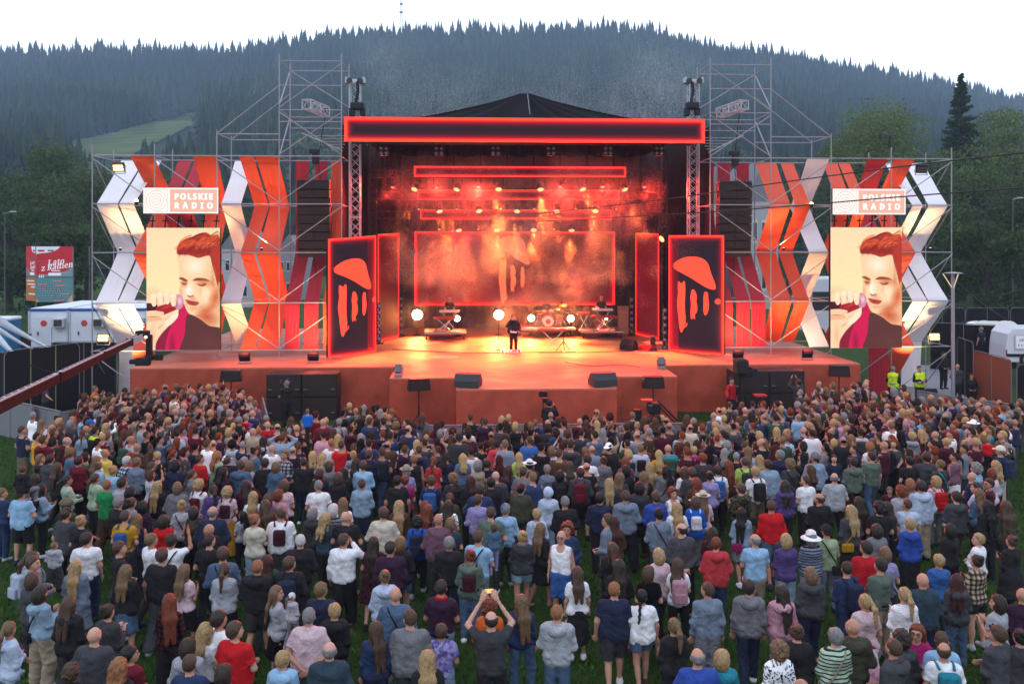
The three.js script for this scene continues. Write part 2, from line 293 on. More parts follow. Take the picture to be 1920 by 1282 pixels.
const uvM = (g) => { const p = g.attributes.position, n = g.attributes.normal, uv = g.attributes.uv; for (let i = 0; i < p.count; i++) { const ax = Math.abs(n.getX(i)), ay = Math.abs(n.getY(i)); if (ay > 0.7) uv.setXY(i, p.getX(i), p.getZ(i)); else if (ax > 0.7) uv.setXY(i, p.getZ(i), p.getY(i)); else uv.setXY(i, p.getX(i), p.getY(i)); } return g; };
{
const st = thing('stage', 'wide terracotta carpeted stage with stepped thrust facing the crowd', 'stage');
const wx0 = X(243, D_WING), wx1 = X(1614, D_WING), mx0 = X(730, D_MID), mx1 = X(1270, D_MID), tx0 = X(855, D_THRUST), tx1 = X(1157, D_THRUST);
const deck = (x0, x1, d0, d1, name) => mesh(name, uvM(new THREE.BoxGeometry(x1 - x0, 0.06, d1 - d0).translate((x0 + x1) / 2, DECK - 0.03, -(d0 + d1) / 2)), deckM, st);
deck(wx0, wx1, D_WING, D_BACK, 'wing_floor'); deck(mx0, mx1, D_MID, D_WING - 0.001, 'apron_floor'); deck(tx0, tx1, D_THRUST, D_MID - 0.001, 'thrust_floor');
const skirt = (a, b, seed) => { // carpet hung down a side from a to b, slightly slack
const L = Math.hypot(b[0] - a[0], b[1] - a[1]), nx = (b[1] - a[1]) / L, nz = -(b[0] - a[0]) / L, h = DECK - 0.06;
return mesh('skirt', grid(Math.ceil(L * 4), 10, (u, v) => { const f = Math.pow(1 - v, 1.5) * 0.09 * (noise(u * L * 0.6 + seed, v * 2.2 + u * L * 0.35, seed) + 0.6 * noise(u * L * 1.7, v * 3 - u * L * 0.8, seed + 4)); return [lerp(a[0], b[0], u) + nx * f, v * h, lerp(a[1], b[1], u) + nz * f, u * L, v * h]; }), skirtM, st);
};
skirtM.side = THREE.DoubleSide;
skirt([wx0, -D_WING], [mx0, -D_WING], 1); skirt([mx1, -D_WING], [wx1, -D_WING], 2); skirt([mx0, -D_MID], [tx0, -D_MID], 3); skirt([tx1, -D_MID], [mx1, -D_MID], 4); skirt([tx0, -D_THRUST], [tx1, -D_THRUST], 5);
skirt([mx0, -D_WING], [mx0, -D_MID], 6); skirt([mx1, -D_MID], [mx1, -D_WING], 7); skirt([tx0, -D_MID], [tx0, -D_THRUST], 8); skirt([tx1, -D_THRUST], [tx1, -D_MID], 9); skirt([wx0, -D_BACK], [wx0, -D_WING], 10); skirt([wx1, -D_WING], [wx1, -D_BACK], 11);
// cable trails across the floor
const cab = (pts) => mesh('cable', new THREE.TubeGeometry(new THREE.CatmullRomCurve3(pts.map(([px, py]) => { const D = (EYE.y - DECK) * FOCAL / (py - HORIZON), p = at(px, py, D); return V(p.x, DECK + 0.012, p.z); })), 60, 0.012, 5), rubber, st);
cab([[735, 654], [800, 658], [870, 661], [930, 662], [1000, 661], [1080, 661]]); cab([[1060, 680], [1110, 688], [1160, 686], [1200, 690]]); cab([[1010, 662], [1100, 662], [1180, 660], [1250, 661]]);
}

// ---- roof, towers, drapes
const drape = M('black drape', [0.017, 0.013, 0.014], 0.92, { side: THREE.DoubleSide });
const tarp = M('black tarpaulin', [0.012, 0.0115, 0.013], 0.95, { specularIntensity: 0.1, side: THREE.DoubleSide });
const xL = X(641, 41.3), xR = X(1333, 41.3), cL = X(656, 38.9), cR = X(1315, 38.9), xC = X(990, 40), EAVE = 12.55;
{
const roof = thing('stage_roof', 'black tarpaulin stage roof rising to a folded peak', 'roof');
const peak = V(xC, 14.55, -42.0);
// hipped front: folds fan out from the peak
mesh('front_canopy', grid(96, 14, (u, v) => { const ex = lerp(cL, cR, u), e = V(ex, EAVE, -38.9), w = lerp(-1, 1, u), p = e.clone().lerp(V(peak.x + w * 0.25, peak.y, peak.z), v); const fold = Math.sin(u * 46 + 2 * Math.sin(u * 9)) * 0.11 * Math.sin(Math.PI * Math.min(1, v * 1.1)) * Math.exp(-Math.pow(w * 1.9, 2)); p.y -= 0.32 * Math.sin(Math.PI * v) * (0.35 + 0.65 * Math.abs(w)); return [p.x, p.y + fold, p.z + fold * 0.8]; }), tarp, roof);
for (const s of [-1, 1]) mesh('side_canopy', grid(14, 8, (u, v) => { const ex = s < 0 ? cL : cR; return [lerp(peak.x, ex, u), lerp(peak.y, EAVE, u) - 0.25 * Math.sin(Math.PI * u) + 0.03 * Math.sin(v * 20 + u * 5), lerp(-42, -52.2, v) + (1 - v) * u * 3.1]; }), tarp, roof);
new Geo().bar(V(peak.x + 0.1, 14.5, -41.9), V(peak.x + 0.1, EAVE + 0.1, -39.3), 0.025, 5).build('seam', M('seam tape', [0.2, 0.2, 0.22], 0.6), roof);
const back = mesh('back_drape', grid(150, 8, (u, v) => [lerp(xL, xR, u), lerp(DECK, 13.6, v), -51.9 + 0.09 * Math.sin(u * 170 + Math.sin(u * 23) * 2)]), M('dark back drape', [0.045, 0.032, 0.034], 0.9, { side: THREE.DoubleSide }), roof);
for (const s of [-1, 1]) mesh('side_drape', grid(110, 8, (u, v) => [(s < 0 ? xL : xR) + 0.06 * Math.sin(u * 120 + Math.sin(u * 17) * 2), lerp(DECK, 12.9, v), lerp(-41.3, -51.7, u)]), drape, roof);
// lighter hung panels high on the back wall
const pm = M('grey mesh panel', [0.12, 0.1, 0.1], 0.9, { side: THREE.DoubleSide });
for (let i = 0; i < 9; i++) { const x0 = X(752 + i * 50, 51.3), x1 = X(752 + i * 50 + 47, 51.3); mesh('mesh_panel', grid(8, 4, (u, v) => [lerp(x0, x1, u), lerp(Y(960, 352, 51.3), Y(960, 290, 51.3), v) - 0.15 * Math.sin(Math.PI * u) * v, -51.3 + 0.04 * Math.sin(u * 12 + i)]), pm, roof); }
}
function truss(name, label, a, b, w, m, group, upHint) { // box truss from a to b
const dir = b.clone().sub(a), L = dir.length(); dir.normalize();
const t = thing(name, label, 'truss', a, 0, group), up = upHint ?? (Math.abs(dir.y) > 0.8 ? V(0, 0, 1) : V(0, 1, 0)), s = V().crossVectors(dir, up).normalize(), n = V().crossVectors(s, dir).normalize(), h = w / 2;
const c = (i, k) => V().addScaledVector(s, [-h, h, h, -h][i]).addScaledVector(n, [-h, -h, h, h][i]).addScaledVector(dir, k * L);
for (let i = 0; i < 4; i++) new Geo().bar(c(i, 0), c(i, 1), 0.026, 7).build('chord', m, t);
const N = Math.max(2, Math.round(L / w / 0.95)); const lat = new Geo();
for (let f = 0; f < 4; f++) { for (let k = 0; k < N; k++) { lat.bar(c(f, k / N), c((f + 1) % 4, (k + 1) / N), 0.013, 5); lat.bar(c((f + 1) % 4, k / N), c(f, (k + 1) / N), 0.013, 5); } lat.bar(c(f, 0), c((f + 1) % 4, 0), 0.02, 5); lat.bar(c(f, 1), c((f + 1) % 4, 1), 0.02, 5); lat.bar(c(f, 0.5), c((f + 1) % 4, 0.5), 0.03, 5); }
lat.build('lattice', m, t); return t;
}
const alu = M('aluminium truss', [0.46, 0.46, 0.5], 0.4, { metalness: 0.6 });
const chainM = M('hoist chain bag', [0.03, 0.03, 0.035], 0.8);
for (const [px, s] of [[666, -1], [1300, 1]]) {
const x = X(px, 41.4), top = Y(px, 158, 41.4), side = s < 0 ? 'first radio sign side' : 'second radio sign side';
truss('truss_tower', `tall aluminium roof tower rising behind the jellyfish panel, ${s < 0 ? 'crane' : 'van'} side`, V(x, DECK, -41.4), V(x, top, -41.4), 0.47, alu, null);
const h = thing('tower_head', s < 0 ? 'grey tower head with sheave beam above the header, crane side' : 'grey tower head with sheave beam above the header, van side', 'tower head', [x, top, -41.4]);
new Geo().rbox(0.95, 0.2, 0.42, 0.04, 0, 0.12, 0).box(0.08, 0.12, 0.5, -0.42, 0.25, 0).box(0.08, 0.12, 0.5, 0.42, 0.25, 0).build('beam', alu, h);
new Geo().cyl(0.14, 0.14, 0.07, -0.25, 0.13, 0.25, Math.PI / 2, 0, 0).build('sheave', darkSteel, h); new Geo().cyl(0.14, 0.14, 0.07, 0.25, 0.13, 0.25, Math.PI / 2, 0, 0).build('sheave', darkSteel, h);
const k = thing('chain_hoist', s < 0 ? 'black chain hoist hanging beside the roof tower, crane side' : 'black chain hoist hanging beside the roof tower, van side', 'hoist', [x - s * 0.15, top, -41.0]);
mesh('chain', new THREE.TubeGeometry(new THREE.CatmullRomCurve3([V(0, 0.05, 0), V(0.03, -0.4, 0.03), V(-0.05, -0.9, 0.05), V(0, -1.0, 0)]), 20, 0.075, 7), chainM, k);
new Geo().rbox(0.62, 0.34, 0.5, 0.08, 0, -1.12, 0).build('motor', chainM, k); new Geo().rbox(0.26, 0.42, 0.3, 0.06, -0.26, -1.42, 0).build('hook_block', chainM, k); new Geo().rbox(0.26, 0.36, 0.3, 0.06, 0.25, -1.4, 0).build('chain_bag', chainM, k);
}
for (const [px, s] of [[698, -1], [1243, 1]]) truss('rear_tower', `dark lattice tower at the back of the stage beside the ${s < 0 ? 'hanging lamp cluster' : 'single tilted lamp'}`, V(X(px, 46), DECK, -46), V(X(px, 46), EAVE, -46), 0.42, M('dark truss', [0.05, 0.04, 0.045], 0.5, { metalness: 0.4 }), null);
const darkTruss = M('black truss', [0.04, 0.03, 0.033], 0.5, { metalness: 0.4 });
[[40.6, 12.1, 'front'], [44.2, Y(960, 342, 44.2) + 0.45, 'first'], [46.7, Y(960, 382, 46.7) + 0.45, 'second'], [49.2, Y(960, 418, 49.2) + 0.45, 'third']].forEach(([D, y, n], i) => truss('lighting_truss', ['black crossbar truss under the roof carrying the six blinders', 'black crossbar truss carrying the topmost row of stage lamps', 'black crossbar truss carrying the middle row of stage lamps', 'black crossbar truss carrying the lowest row of stage lamps'][i], V(X(i ? 700 : 662, D), y, -D), V(X(i ? 1240 : 1304, D), y, -D), 0.4, darkTruss, null));

// ---- LED panels: dark screens with a glowing red rim
function ledTex(w, h, rim, o = {}) {
const s = Math.min(64, 1000 / w, 1000 / h), W = Math.round(w * s), H = Math.round(h * s), c = canvas(W, H), g = c.getContext('2d'), im = g.createImageData(W, H);
const bg = o.bg ?? [14, 11, 19], soft = o.soft ?? 0.16, round = o.round ?? 0.25;
for (let y = 0; y < H; y++) for (let x = 0; x < W; x++) {
const X0 = (x + 0.5) / s, Y0 = (y + 0.5) / s, dx = Math.min(X0, w - X0), dy = Math.min(Y0, h - Y0), d = dx < round && dy < round ? Math.max(Math.min(dx, dy) * 0.9, round - Math.hypot(round - dx, round - dy)) : Math.min(dx, dy);
const core = d < rim ? 1 : 0, e = Math.exp(-Math.max(0, d - rim) / soft), b = o.bgf ? o.bgf(x / W, y / H) : bg, i = (y * W + x) * 4;
im.data[i] = core ? 255 : clamp(b[0] + 225 * e, 0, 255); im.data[i + 1] = core ? 62 : clamp(b[1] * (1 - e) + 14 * e * e, 0, 255); im.data[i + 2] = core ? 40 : clamp(b[2] * (1 - e) + 20 * e, 0, 255); im.data[i + 3] = 255;
}
g.putImageData(im, 0, 0); if (o.draw) o.draw(g, W, H); return tex(c);
}
const screenM = (name, t, k = 1.9) => { const m = new THREE.MeshPhysicalMaterial({ color: lin(0.012, 0.011, 0.014), roughness: 0.8, specularIntensity: 0.15, emissive: 0xffffff, emissiveMap: t, emissiveIntensity: k }); m.name = name; return m; };
const CAP = [[1290, 125], [1320, 90], [1370, 50], [1440, 20], [1530, 15], [1590, 30], [1640, 75], [1660, 150], [1672, 210], [1692, 262], [1712, 340], [1708, 372], [1690, 380], [1640, 365], [1560, 310], [1480, 250], [1400, 205], [1330, 170]];
const DRIPS = [[[1345, 310], [1365, 295], [1390, 322], [1403, 318], [1412, 288], [1430, 300], [1432, 400], [1425, 600], [1440, 760], [1415, 830], [1390, 890], [1370, 830], [1355, 640], [1340, 540], [1360, 430]], [[1470, 430], [1510, 365], [1540, 430], [1545, 480], [1535, 510], [1550, 560], [1545, 640], [1520, 660], [1532, 710], [1515, 715], [1505, 690], [1490, 735], [1480, 650], [1490, 530]], [[1600, 420], [1620, 400], [1645, 410], [1645, 480], [1655, 540], [1645, 630], [1615, 680], [1600, 610], [1605, 520]], [[1418, 800], [1424, 760], [1430, 790], [1440, 785], [1446, 755], [1456, 758], [1448, 800], [1432, 802], [1424, 830]]];
function jelly(g, f, color) { g.fillStyle = color; for (const poly of [CAP, ...DRIPS]) { g.beginPath(); poly.forEach((p, i) => { const [x, y] = f(p[0], p[1]), q = poly[(i + 1) % poly.length], [x2, y2] = f(q[0], q[1]); i ? g.quadraticCurveTo(x, y, (x + x2) / 2, (y + y2) / 2) : g.moveTo((x + x2) / 2, (y + y2) / 2); }); g.closePath(); g.fill(); } }
function ledBar(name, label, px0, px1, py0, py1, D, rim, o = {}) {
const a = at(px0, py1, D), b = at(px1, py0, D), w = b.x - a.x, h = (b.y + at(px0, py0, D).y) / 2 - a.y, t = thing(name, label, 'LED screen', [(a.x + b.x) / 2, a.y, -D], 0, o.group);
mesh('screen_face', new THREE.PlaneGeometry(w, h).translate(0, h / 2, 0), screenM('screen', ledTex(w, h, rim, o), o.k), t);
new Geo().box(w - 0.01, h - 0.01, 0.16, 0, h / 2, -0.083).build('housing', black, t);
return t;
}
ledBar('header_screen', 'long dark LED header with glowing red rim below the roof peak', 645, 1322, 221, 265, 38.4, 0.13, { soft: 0.13 });
ledBar('screen_bar', 'uppermost and longest inner LED bar with red outline', 776, 1174, 312, 331, 43.6, 0.06, { soft: 0.07, bg: [38, 4, 10], round: 0.1 });
ledBar('screen_bar', 'middle inner LED bar with red outline under the topmost lamp row', 783, 1162, 356, 374, 45.9, 0.05, { soft: 0.07, bg: [44, 4, 10], round: 0.1 });
ledBar('screen_bar', 'lowest inner LED bar with red outline above the big back screen', 788, 1147, 393, 411, 48.2, 0.05, { soft: 0.07, bg: [48, 5, 10], round: 0.1 });
ledBar('back_screen', 'big rear LED wall with pale jellyfish emblem behind the band', 777, 1153, 434, 573, 50.6, 0.06, { soft: 0.1, bg: [74, 6, 12], round: 0.1, k: 1.6, bgf: (u, v) => { const b = 0.55 + 0.5 * Math.exp(-Math.pow((u - 0.3) / 0.25, 2)) + 0.7 * v * v; return [74 * b, 5 * b, 12 * b]; },
draw: (g, W, H) => { const f = (x, y) => [W * (0.395 + (x - 1290) / 420 * 0.178), H * (0.05 + (y - 15) / 365 * 0.4)]; g.globalAlpha = 0.75; jelly(g, f, 'rgb(255,120,70)'); g.globalAlpha = 1; } });
function panel(label, p0, p1, bulge, o) { // an upright LED panel, slightly curved, from p0 to p1 = [px, D, top py]
const a = V(X(p0[0], p0[1]), 0, -p0[1]), b = V(X(p1[0], p1[1]), 0, -p1[1]), L = a.distanceTo(b), n = V(-(b.z - a.z), 0, b.x - a.x).normalize(); if (n.z < 0) n.negate();
const ya = Y(p0[0], p0[2], p0[1]), yb = Y(p1[0], p1[2], p1[1]), h = (ya + yb) / 2 - DECK - 0.04, t = thing(o.name ?? 'side_screen', label, 'LED screen', [a.x, DECK + 0.04, a.z]);
const f = (u, v, off) => { const p = a.clone().lerp(b, u).addScaledVector(n, bulge * Math.sin(Math.PI * u) + off).sub(V(a.x, 0, a.z)); return [p.x, v * lerp(ya - DECK - 0.04, yb - DECK - 0.04, u), p.z, u, v]; };
mesh('screen_face', grid(16, 2, (u, v) => f(u, v, 0)), screenM('screen', ledTex(L, h, o.rim ?? 0.08, o), o.k), t);
const back = new Geo(); back.list.push(flat(grid(16, 1, (u, v) => f(1 - u, v, -0.14)))); back.list.push(flat(grid(16, 1, (u, v) => f(u, 1, -0.14 + 0.13 * (1 - v))))); for (const u of [0, 1]) back.list.push(flat(grid(1, 1, (q, v) => f(u, v, -0.14 + 0.13 * q)))); back.build('housing', M('panel housing', [0.014, 0.014, 0.016], 0.6, { side: THREE.DoubleSide }), t);
return t;
}
const jellyPanel = (dot, redFrom) => ({ soft: 0.11, bg: [22, 20, 30], bgf: (u, v) => (redFrom(u) ? [lerp(48, 110, v), 4, lerp(12, 20, v)] : [14, 12, 20]), draw: (g, W, H) => { const f = (x, y) => [(x - 1255) / 525 * W, (y + 221) / 1311 * H]; jelly(g, f, 'rgb(255,66,42)'); g.beginPath(); g.ellipse(W * dot[0], H * dot[1], W * 0.05, H * 0.024, -0.5, 0, 7); g.fill(); } });
panel('curved LED panel with red jellyfish emblem, beside the first line array', [615, 38.6, 448], [705, 40.7, 441], 0.16, jellyPanel([0.95, 0.55], (u) => u > 0.78));
panel('curved LED panel with red jellyfish emblem, beside the tilted lamp and second line array', [1254, 40.6, 441], [1358, 38.7, 441], 0.16, jellyPanel([0.9, 0.555], (u) => u < 0.2));
panel('narrow plain dark red LED panel behind the first jellyfish panel', [708, 44.6, 439], [748, 47.0, 437], 0.03, { rim: 0.06, soft: 0.08, bg: [70, 4, 10] });
panel('narrow plain dark red LED panel behind the second jellyfish panel', [1192, 47.6, 437], [1236, 44.8, 438], 0.03, { rim: 0.06, soft: 0.08, bg: [80, 4, 12] });

// ---- the two portrait screens and the signs above them
function portrait(g, W, H) { // close-up of a singer with a microphone, as the live camera shows it
const P = (x, y) => [(160 + x / 4.93 - 274) * 4, (480 + y / 4.93 - 427) * 4];
const poly = (pts, c) => { g.fillStyle = c; g.beginPath(); const q = pts.map((p) => P(p[0], p[1])), n = q.length; g.moveTo(q[0][0], q[0][1]); for (let i = 0; i < n; i++) { const p0 = q[(i + n - 1) % n], p1 = q[i], p2 = q[(i + 1) % n], p3 = q[(i + 2) % n], k = 0.14; g.bezierCurveTo(p1[0] + (p2[0] - p0[0]) * k, p1[1] + (p2[1] - p0[1]) * k, p2[0] - (p3[0] - p1[0]) * k, p2[1] - (p3[1] - p1[1]) * k, p2[0], p2[1]); } g.closePath(); g.fill(); };
const blob = (x, y, rx, ry, c, a = 0.5, rot = 0) => { const [cx, cy] = P(x, y), k = 4 / 4.93; g.save(); g.translate(cx, cy); g.rotate(rot); g.scale(rx * k, ry * k); const gr = g.createRadialGradient(0, 0, 0, 0, 0, 1); gr.addColorStop(0, c.replace(')', `,${a})`).replace('rgb', 'rgba')); gr.addColorStop(1, c.replace(')', ',0)').replace('rgb', 'rgba')); g.fillStyle = gr; g.beginPath(); g.arc(0, 0, 1, 0, 7); g.fill(); g.restore(); };
let gr = g.createLinearGradient(0, 0, 0, H); gr.addColorStop(0, '#f9dcb0'); gr.addColorStop(0.5, '#fbe6ae'); gr.addColorStop(1, '#f6cfa0'); g.fillStyle = gr; g.fillRect(0, 0, W, H);
blob(620, 420, 150, 160, 'rgb(200,150,120)', 0.5);
poly([[1050, 470], [1250, 300], [1260, 690], [1150, 660], [1040, 590], [960, 520]], '#f3b98c'); blob(1120, 560, 130, 90, 'rgb(196,78,40)', 0.9, 0.5);
poly([[560, 900], [640, 760], [760, 640], [880, 440], [960, 530], [930, 900]], '#8d1230'); poly([[740, 900], [765, 700], [860, 540], [900, 440], [955, 520], [940, 660], [905, 900]], '#d3104e'); blob(800, 820, 40, 140, 'rgb(110,5,40)', 0.6);
poly([[930, 560], [965, 535], [1050, 575], [1140, 640], [1260, 680], [1260, 900], [885, 900], [915, 720]], '#5d302b'); blob(1120, 800, 140, 90, 'rgb(110,62,52)', 0.5);
// face
poly([[850, -10], [862, 120], [868, 240], [872, 330], [905, 380], [905, 420], [925, 480], [955, 528], [1000, 542], [1060, 535], [1130, 490], [1200, 400], [1240, 280], [1250, 60], [1180, -60], [950, -80]], '#fbd2a4');
blob(1010, 90, 130, 110, 'rgb(255,246,225)', 0.9); blob(960, 330, 60, 120, 'rgb(255,246,230)', 0.85); blob(1100, 350, 90, 90, 'rgb(255,232,200)', 0.8);
blob(1200, 380, 70, 160, 'rgb(214,96,48)', 0.95, 0.35); blob(1100, 500, 120, 45, 'rgb(208,96,52)', 0.9, -0.5); blob(912, 250, 46, 44, 'rgb(200,92,52)', 0.8); blob(1090, 245, 95, 46, 'rgb(205,98,58)', 0.8); blob(1170, 250, 60, 90, 'rgb(228,130,85)', 0.7); blob(985, 395, 60, 28, 'rgb(226,128,92)', 0.6); blob(880, 330, 26, 70, 'rgb(235,150,110)', 0.6);
poly([[990, 226], [1030, 200], [1110, 206], [1148, 234], [1080, 226]], '#9c4a28'); poly([[860, 204], [890, 194], [940, 220], [928, 234], [880, 216]], '#9c4a28');
poly([[1030, 252], [1070, 262], [1115, 250], [1100, 272], [1060, 276]], '#8a4426'); poly([[885, 238], [915, 252], [935, 244], [925, 262], [898, 258]], '#8a4426');
poly([[935, 350], [950, 378], [985, 374], [1000, 352], [975, 366], [952, 362]], '#c56a48'); poly([[920, 400], [965, 408], [1048, 424], [1020, 456], [955, 446]], '#c04634'); poly([[945, 420], [1010, 430], [985, 436]], '#7c2a20');
blob(985, 480, 60, 22, 'rgb(230,150,115)', 0.6);
// hair
const hx = (x, y) => [(160 + x / 5.573 - 160) * 4.93, ((270 + y / 5.573) - 480) * 4.93];
const hair = [[955, 1090], [985, 1030], [1050, 985], [1120, 965], [1200, 930], [1265, 925], [1320, 960], [1400, 975], [1420, 1400], [1390, 1500], [1350, 1360], [1320, 1250], [1290, 1165], [1180, 1188], [1080, 1158], [965, 1150]].map(([x, y]) => hx(x, y));
poly(hair, '#b5341c'); for (let i = 0; i < 60; i++) { const x0 = 960 + rnd() * 400, y0 = 1000 + rnd() * 140 + (x0 - 960) * -0.08, [a, b] = hx(x0, y0), q = P(a, b), r = P(a + 60 + rnd() * 60, b - 30 - rnd() * 45); g.strokeStyle = rnd() < 0.5 ? 'rgba(240,120,60,0.55)' : 'rgba(120,20,10,0.5)'; g.lineWidth = 3 + rnd() * 7; g.beginPath(); g.moveTo(q[0], q[1]); g.quadraticCurveTo(q[0] + 20, q[1] - 40, r[0], r[1]); g.stroke(); }
// ear, jaw and cheek modelling
poly([[1228, 250], [1262, 235], [1275, 300], [1262, 380], [1235, 400], [1222, 330]], '#e59a66'); blob(1248, 320, 22, 55, 'rgb(190,80,45)', 0.6);
blob(1060, 318, 26, 70, 'rgb(240,170,125)', 0.55); blob(948, 300, 20, 75, 'rgb(255,250,238)', 0.9, 0.12); blob(985, 372, 34, 16, 'rgb(205,100,70)', 0.6); blob(1145, 160, 70, 120, 'rgb(248,190,140)', 0.5); blob(1060, 470, 110, 34, 'rgb(222,140,104)', 0.55, -0.35); blob(930, 445, 18, 40, 'rgb(225,140,105)', 0.5);
for (let i = 0; i < 26; i++) { const x = 960 + i * 15, y = 1060 + 26 * Math.cos(i * 0.9) - i * 2.6, [a, b] = hx(x, y); blob(a, b, 34 + 14 * Math.sin(i * 2.1), 26, i % 3 ? 'rgb(200,62,30)' : 'rgb(236,116,62)', 0.55, -0.5); } for (let i = 0; i < 22; i++) { const [a, b] = hx(970 + i * 16, 1120 + 20 * Math.sin(i * 1.7)); blob(a, b, 26, 40, 'rgb(120,22,12)', 0.45, 0.3); } for (let i = 0; i < 12; i++) { const [a, b] = hx(1330 + 8 * Math.sin(i * 3), 1180 + i * 26); blob(a, b, 20, 26, 'rgb(150,44,24)', 0.22); }
// hand and microphone
poly([[540, 420], [600, 352], [650, 336], [720, 326], [800, 340], [850, 395], [862, 480], [845, 560], [780, 630], [700, 715], [650, 800], [635, 910], [540, 910]], '#fbd6ac'); blob(690, 470, 110, 40, 'rgb(228,140,100)', 0.6); blob(620, 740, 40, 150, 'rgb(238,172,130)', 0.6); blob(760, 600, 60, 60, 'rgb(236,165,125)', 0.55);
poly([[535, 438], [600, 432], [655, 440], [662, 492], [600, 500], [535, 500]], '#46110f'); poly([[655, 470], [740, 440], [835, 392], [862, 470], [770, 520], [690, 545], [655, 520]], '#a51a20'); blob(750, 465, 90, 14, 'rgb(235,90,70)', 0.7, -0.4);
poly([[812, 386], [838, 356], [872, 352], [898, 382], [906, 430], [892, 472], [862, 492], [836, 482], [818, 440]], '#d48ca6'); blob(868, 410, 30, 52, 'rgb(255,228,236)', 0.8); blob(840, 440, 16, 50, 'rgb(150,60,90)', 0.5);
for (const [x, y] of [[628, 372], [690, 356], [752, 352], [808, 372]]) { poly([[x - 26, y - 22], [x, y - 32], [x + 26, y - 20], [x + 34, y + 36], [x + 18, y + 84], [x - 8, y + 88], [x - 26, y + 40]], '#fde2bd'); blob(x + 30, y + 40, 10, 48, 'rgb(205,105,72)', 0.65); blob(x - 4, y - 6, 20, 20, 'rgb(255,244,225)', 0.7); }
poly([[540, 512], [640, 500], [716, 512], [722, 530], [690, 550], [540, 552]], '#f9cda2'); poly([[540, 562], [660, 556], [706, 570], [690, 592], [540, 600]], '#f3b78b'); blob(620, 556, 90, 7, 'rgb(190,80,50)', 0.7); poly([[690, 640], [770, 570], [838, 500], [858, 520], [845, 570], [770, 640]], '#fee6c8'); blob(700, 640, 60, 16, 'rgb(215,125,90)', 0.5, -0.6);
}
const portraitTex = (() => { const c = canvas(552, 912), g = c.getContext('2d'); portrait(g, 552, 912); const s = canvas(230, 380), q = s.getContext('2d'); q.imageSmoothingQuality = 'high'; q.drawImage(c, 0, 0, 230, 380); const im = q.getImageData(0, 0, 230, 380), d = im.data; for (let y = 0; y < 380; y++) for (let x = 0; x < 230; x++) { const i = (y * 230 + x) * 4, k = (1 + 0.07 * (rnd() - 0.5)) * (x % 2 && y % 2 ? 0.96 : 1.02); for (let e = 0; e < 3; e++) d[i + e] = clamp(d[i + e] * k, 0, 255); } q.putImageData(im, 0, 0); return tex(s); })();
const signTex = (() => {
const c = canvas(840, 288), g = c.getContext('2d'); g.fillStyle = '#fff7f2'; g.fillRect(0, 0, 840, 288); g.fillStyle = '#f0b6a0'; g.fillRect(298, 18, 528, 254);
g.strokeStyle = '#f2c0ac'; g.lineWidth = 5; g.strokeRect(20, 20, 252, 248); g.lineWidth = 7; for (const r of [112, 80, 50, 24]) { g.beginPath(); g.arc(146, 144, r, 0, 7); g.stroke(); }
g.fillStyle = '#fffdfb'; g.strokeStyle = '#fffdfb'; g.lineWidth = 7; g.textBaseline = 'middle';
const word = (s, y, w, x0) => { g.font = 'bold 92px sans-serif'; const n = s.length, ws = [...s].map((ch) => g.measureText(ch).width), total = ws.reduce((a, b) => a + b, 0), gap = (w - total) / (n - 1); let x = x0; [...s].forEach((ch, i) => { g.fillText(ch, x, y); g.strokeText(ch, x, y); x += ws[i] + gap; }); };
word('POLSKIE', 98, 436, 344); word('RADIO', 200, 436, 344); return tex(c);
})();
for (const [s, p, sg] of [[-1, [274, 412, 427, 656], [268, 409, 352, 400]], [1, [1558, 1692, 426, 652], [1562, 1699, 354, 402]]]) {
const D = 37.4, w = X(p[1], D) - X(p[0], D), yb = Y((p[0] + p[1]) / 2, p[3], D), h = Y((p[0] + p[1]) / 2, p[2], D) - yb, xm = X((p[0] + p[1]) / 2, D), where = s < 0 ? 'beside the camera crane' : 'nearest the van';
const t = thing('portrait_screen', `upright video screen showing a man singing into a microphone, ${where}`, 'video screen', [xm, yb, -D]);
mesh('screen_face', new THREE.PlaneGeometry(w, h).translate(0, h / 2, 0), screenM('screen picture', portraitTex, 1.05), t);
new Geo().box(w - 0.01, h - 0.01, 0.2, 0, h / 2, -0.103).build('housing', black, t);
for (let i = 0; i < 6; i++) { const x = lerp(-w / 2 + 0.2, w / 2 - 0.2, i / 5); new Geo().bar(V(x, h, -0.1), V(x + 0.05, h + 0.55, -0.12), 0.03, 5).bar(V(x - 0.12, h + 0.3, -0.1), V(x + 0.14, h + 0.3, -0.1), 0.025, 5).build('hanger', blackMatt, t); }
const Ds = 37.2, sw = X(sg[1], Ds) - X(sg[0], Ds), sy = Y((sg[0] + sg[1]) / 2, sg[3], Ds), sh = Y((sg[0] + sg[1]) / 2, sg[2], Ds) - sy;
const b = thing('radio_sign', `illuminated radio sign with concentric rings above the portrait screen, ${where}`, 'sign', [X((sg[0] + sg[1]) / 2, Ds), sy, -Ds]);
mesh('sign_face', new THREE.PlaneGeometry(sw, sh).translate(0, sh / 2, 0), screenM('lit sign', signTex, 1.1), b); new Geo().box(sw - 0.01, sh - 0.01, 0.14, 0, sh / 2, -0.073).build('housing', black, b);
const lp = new THREE.RectAreaLight(lin(1, 0.72, 0.48), 0.5, w, h); lp.position.set(xm, yb + h / 2, -D + 0.03); lp.rotation.y = Math.PI; scene.add(lp);
}

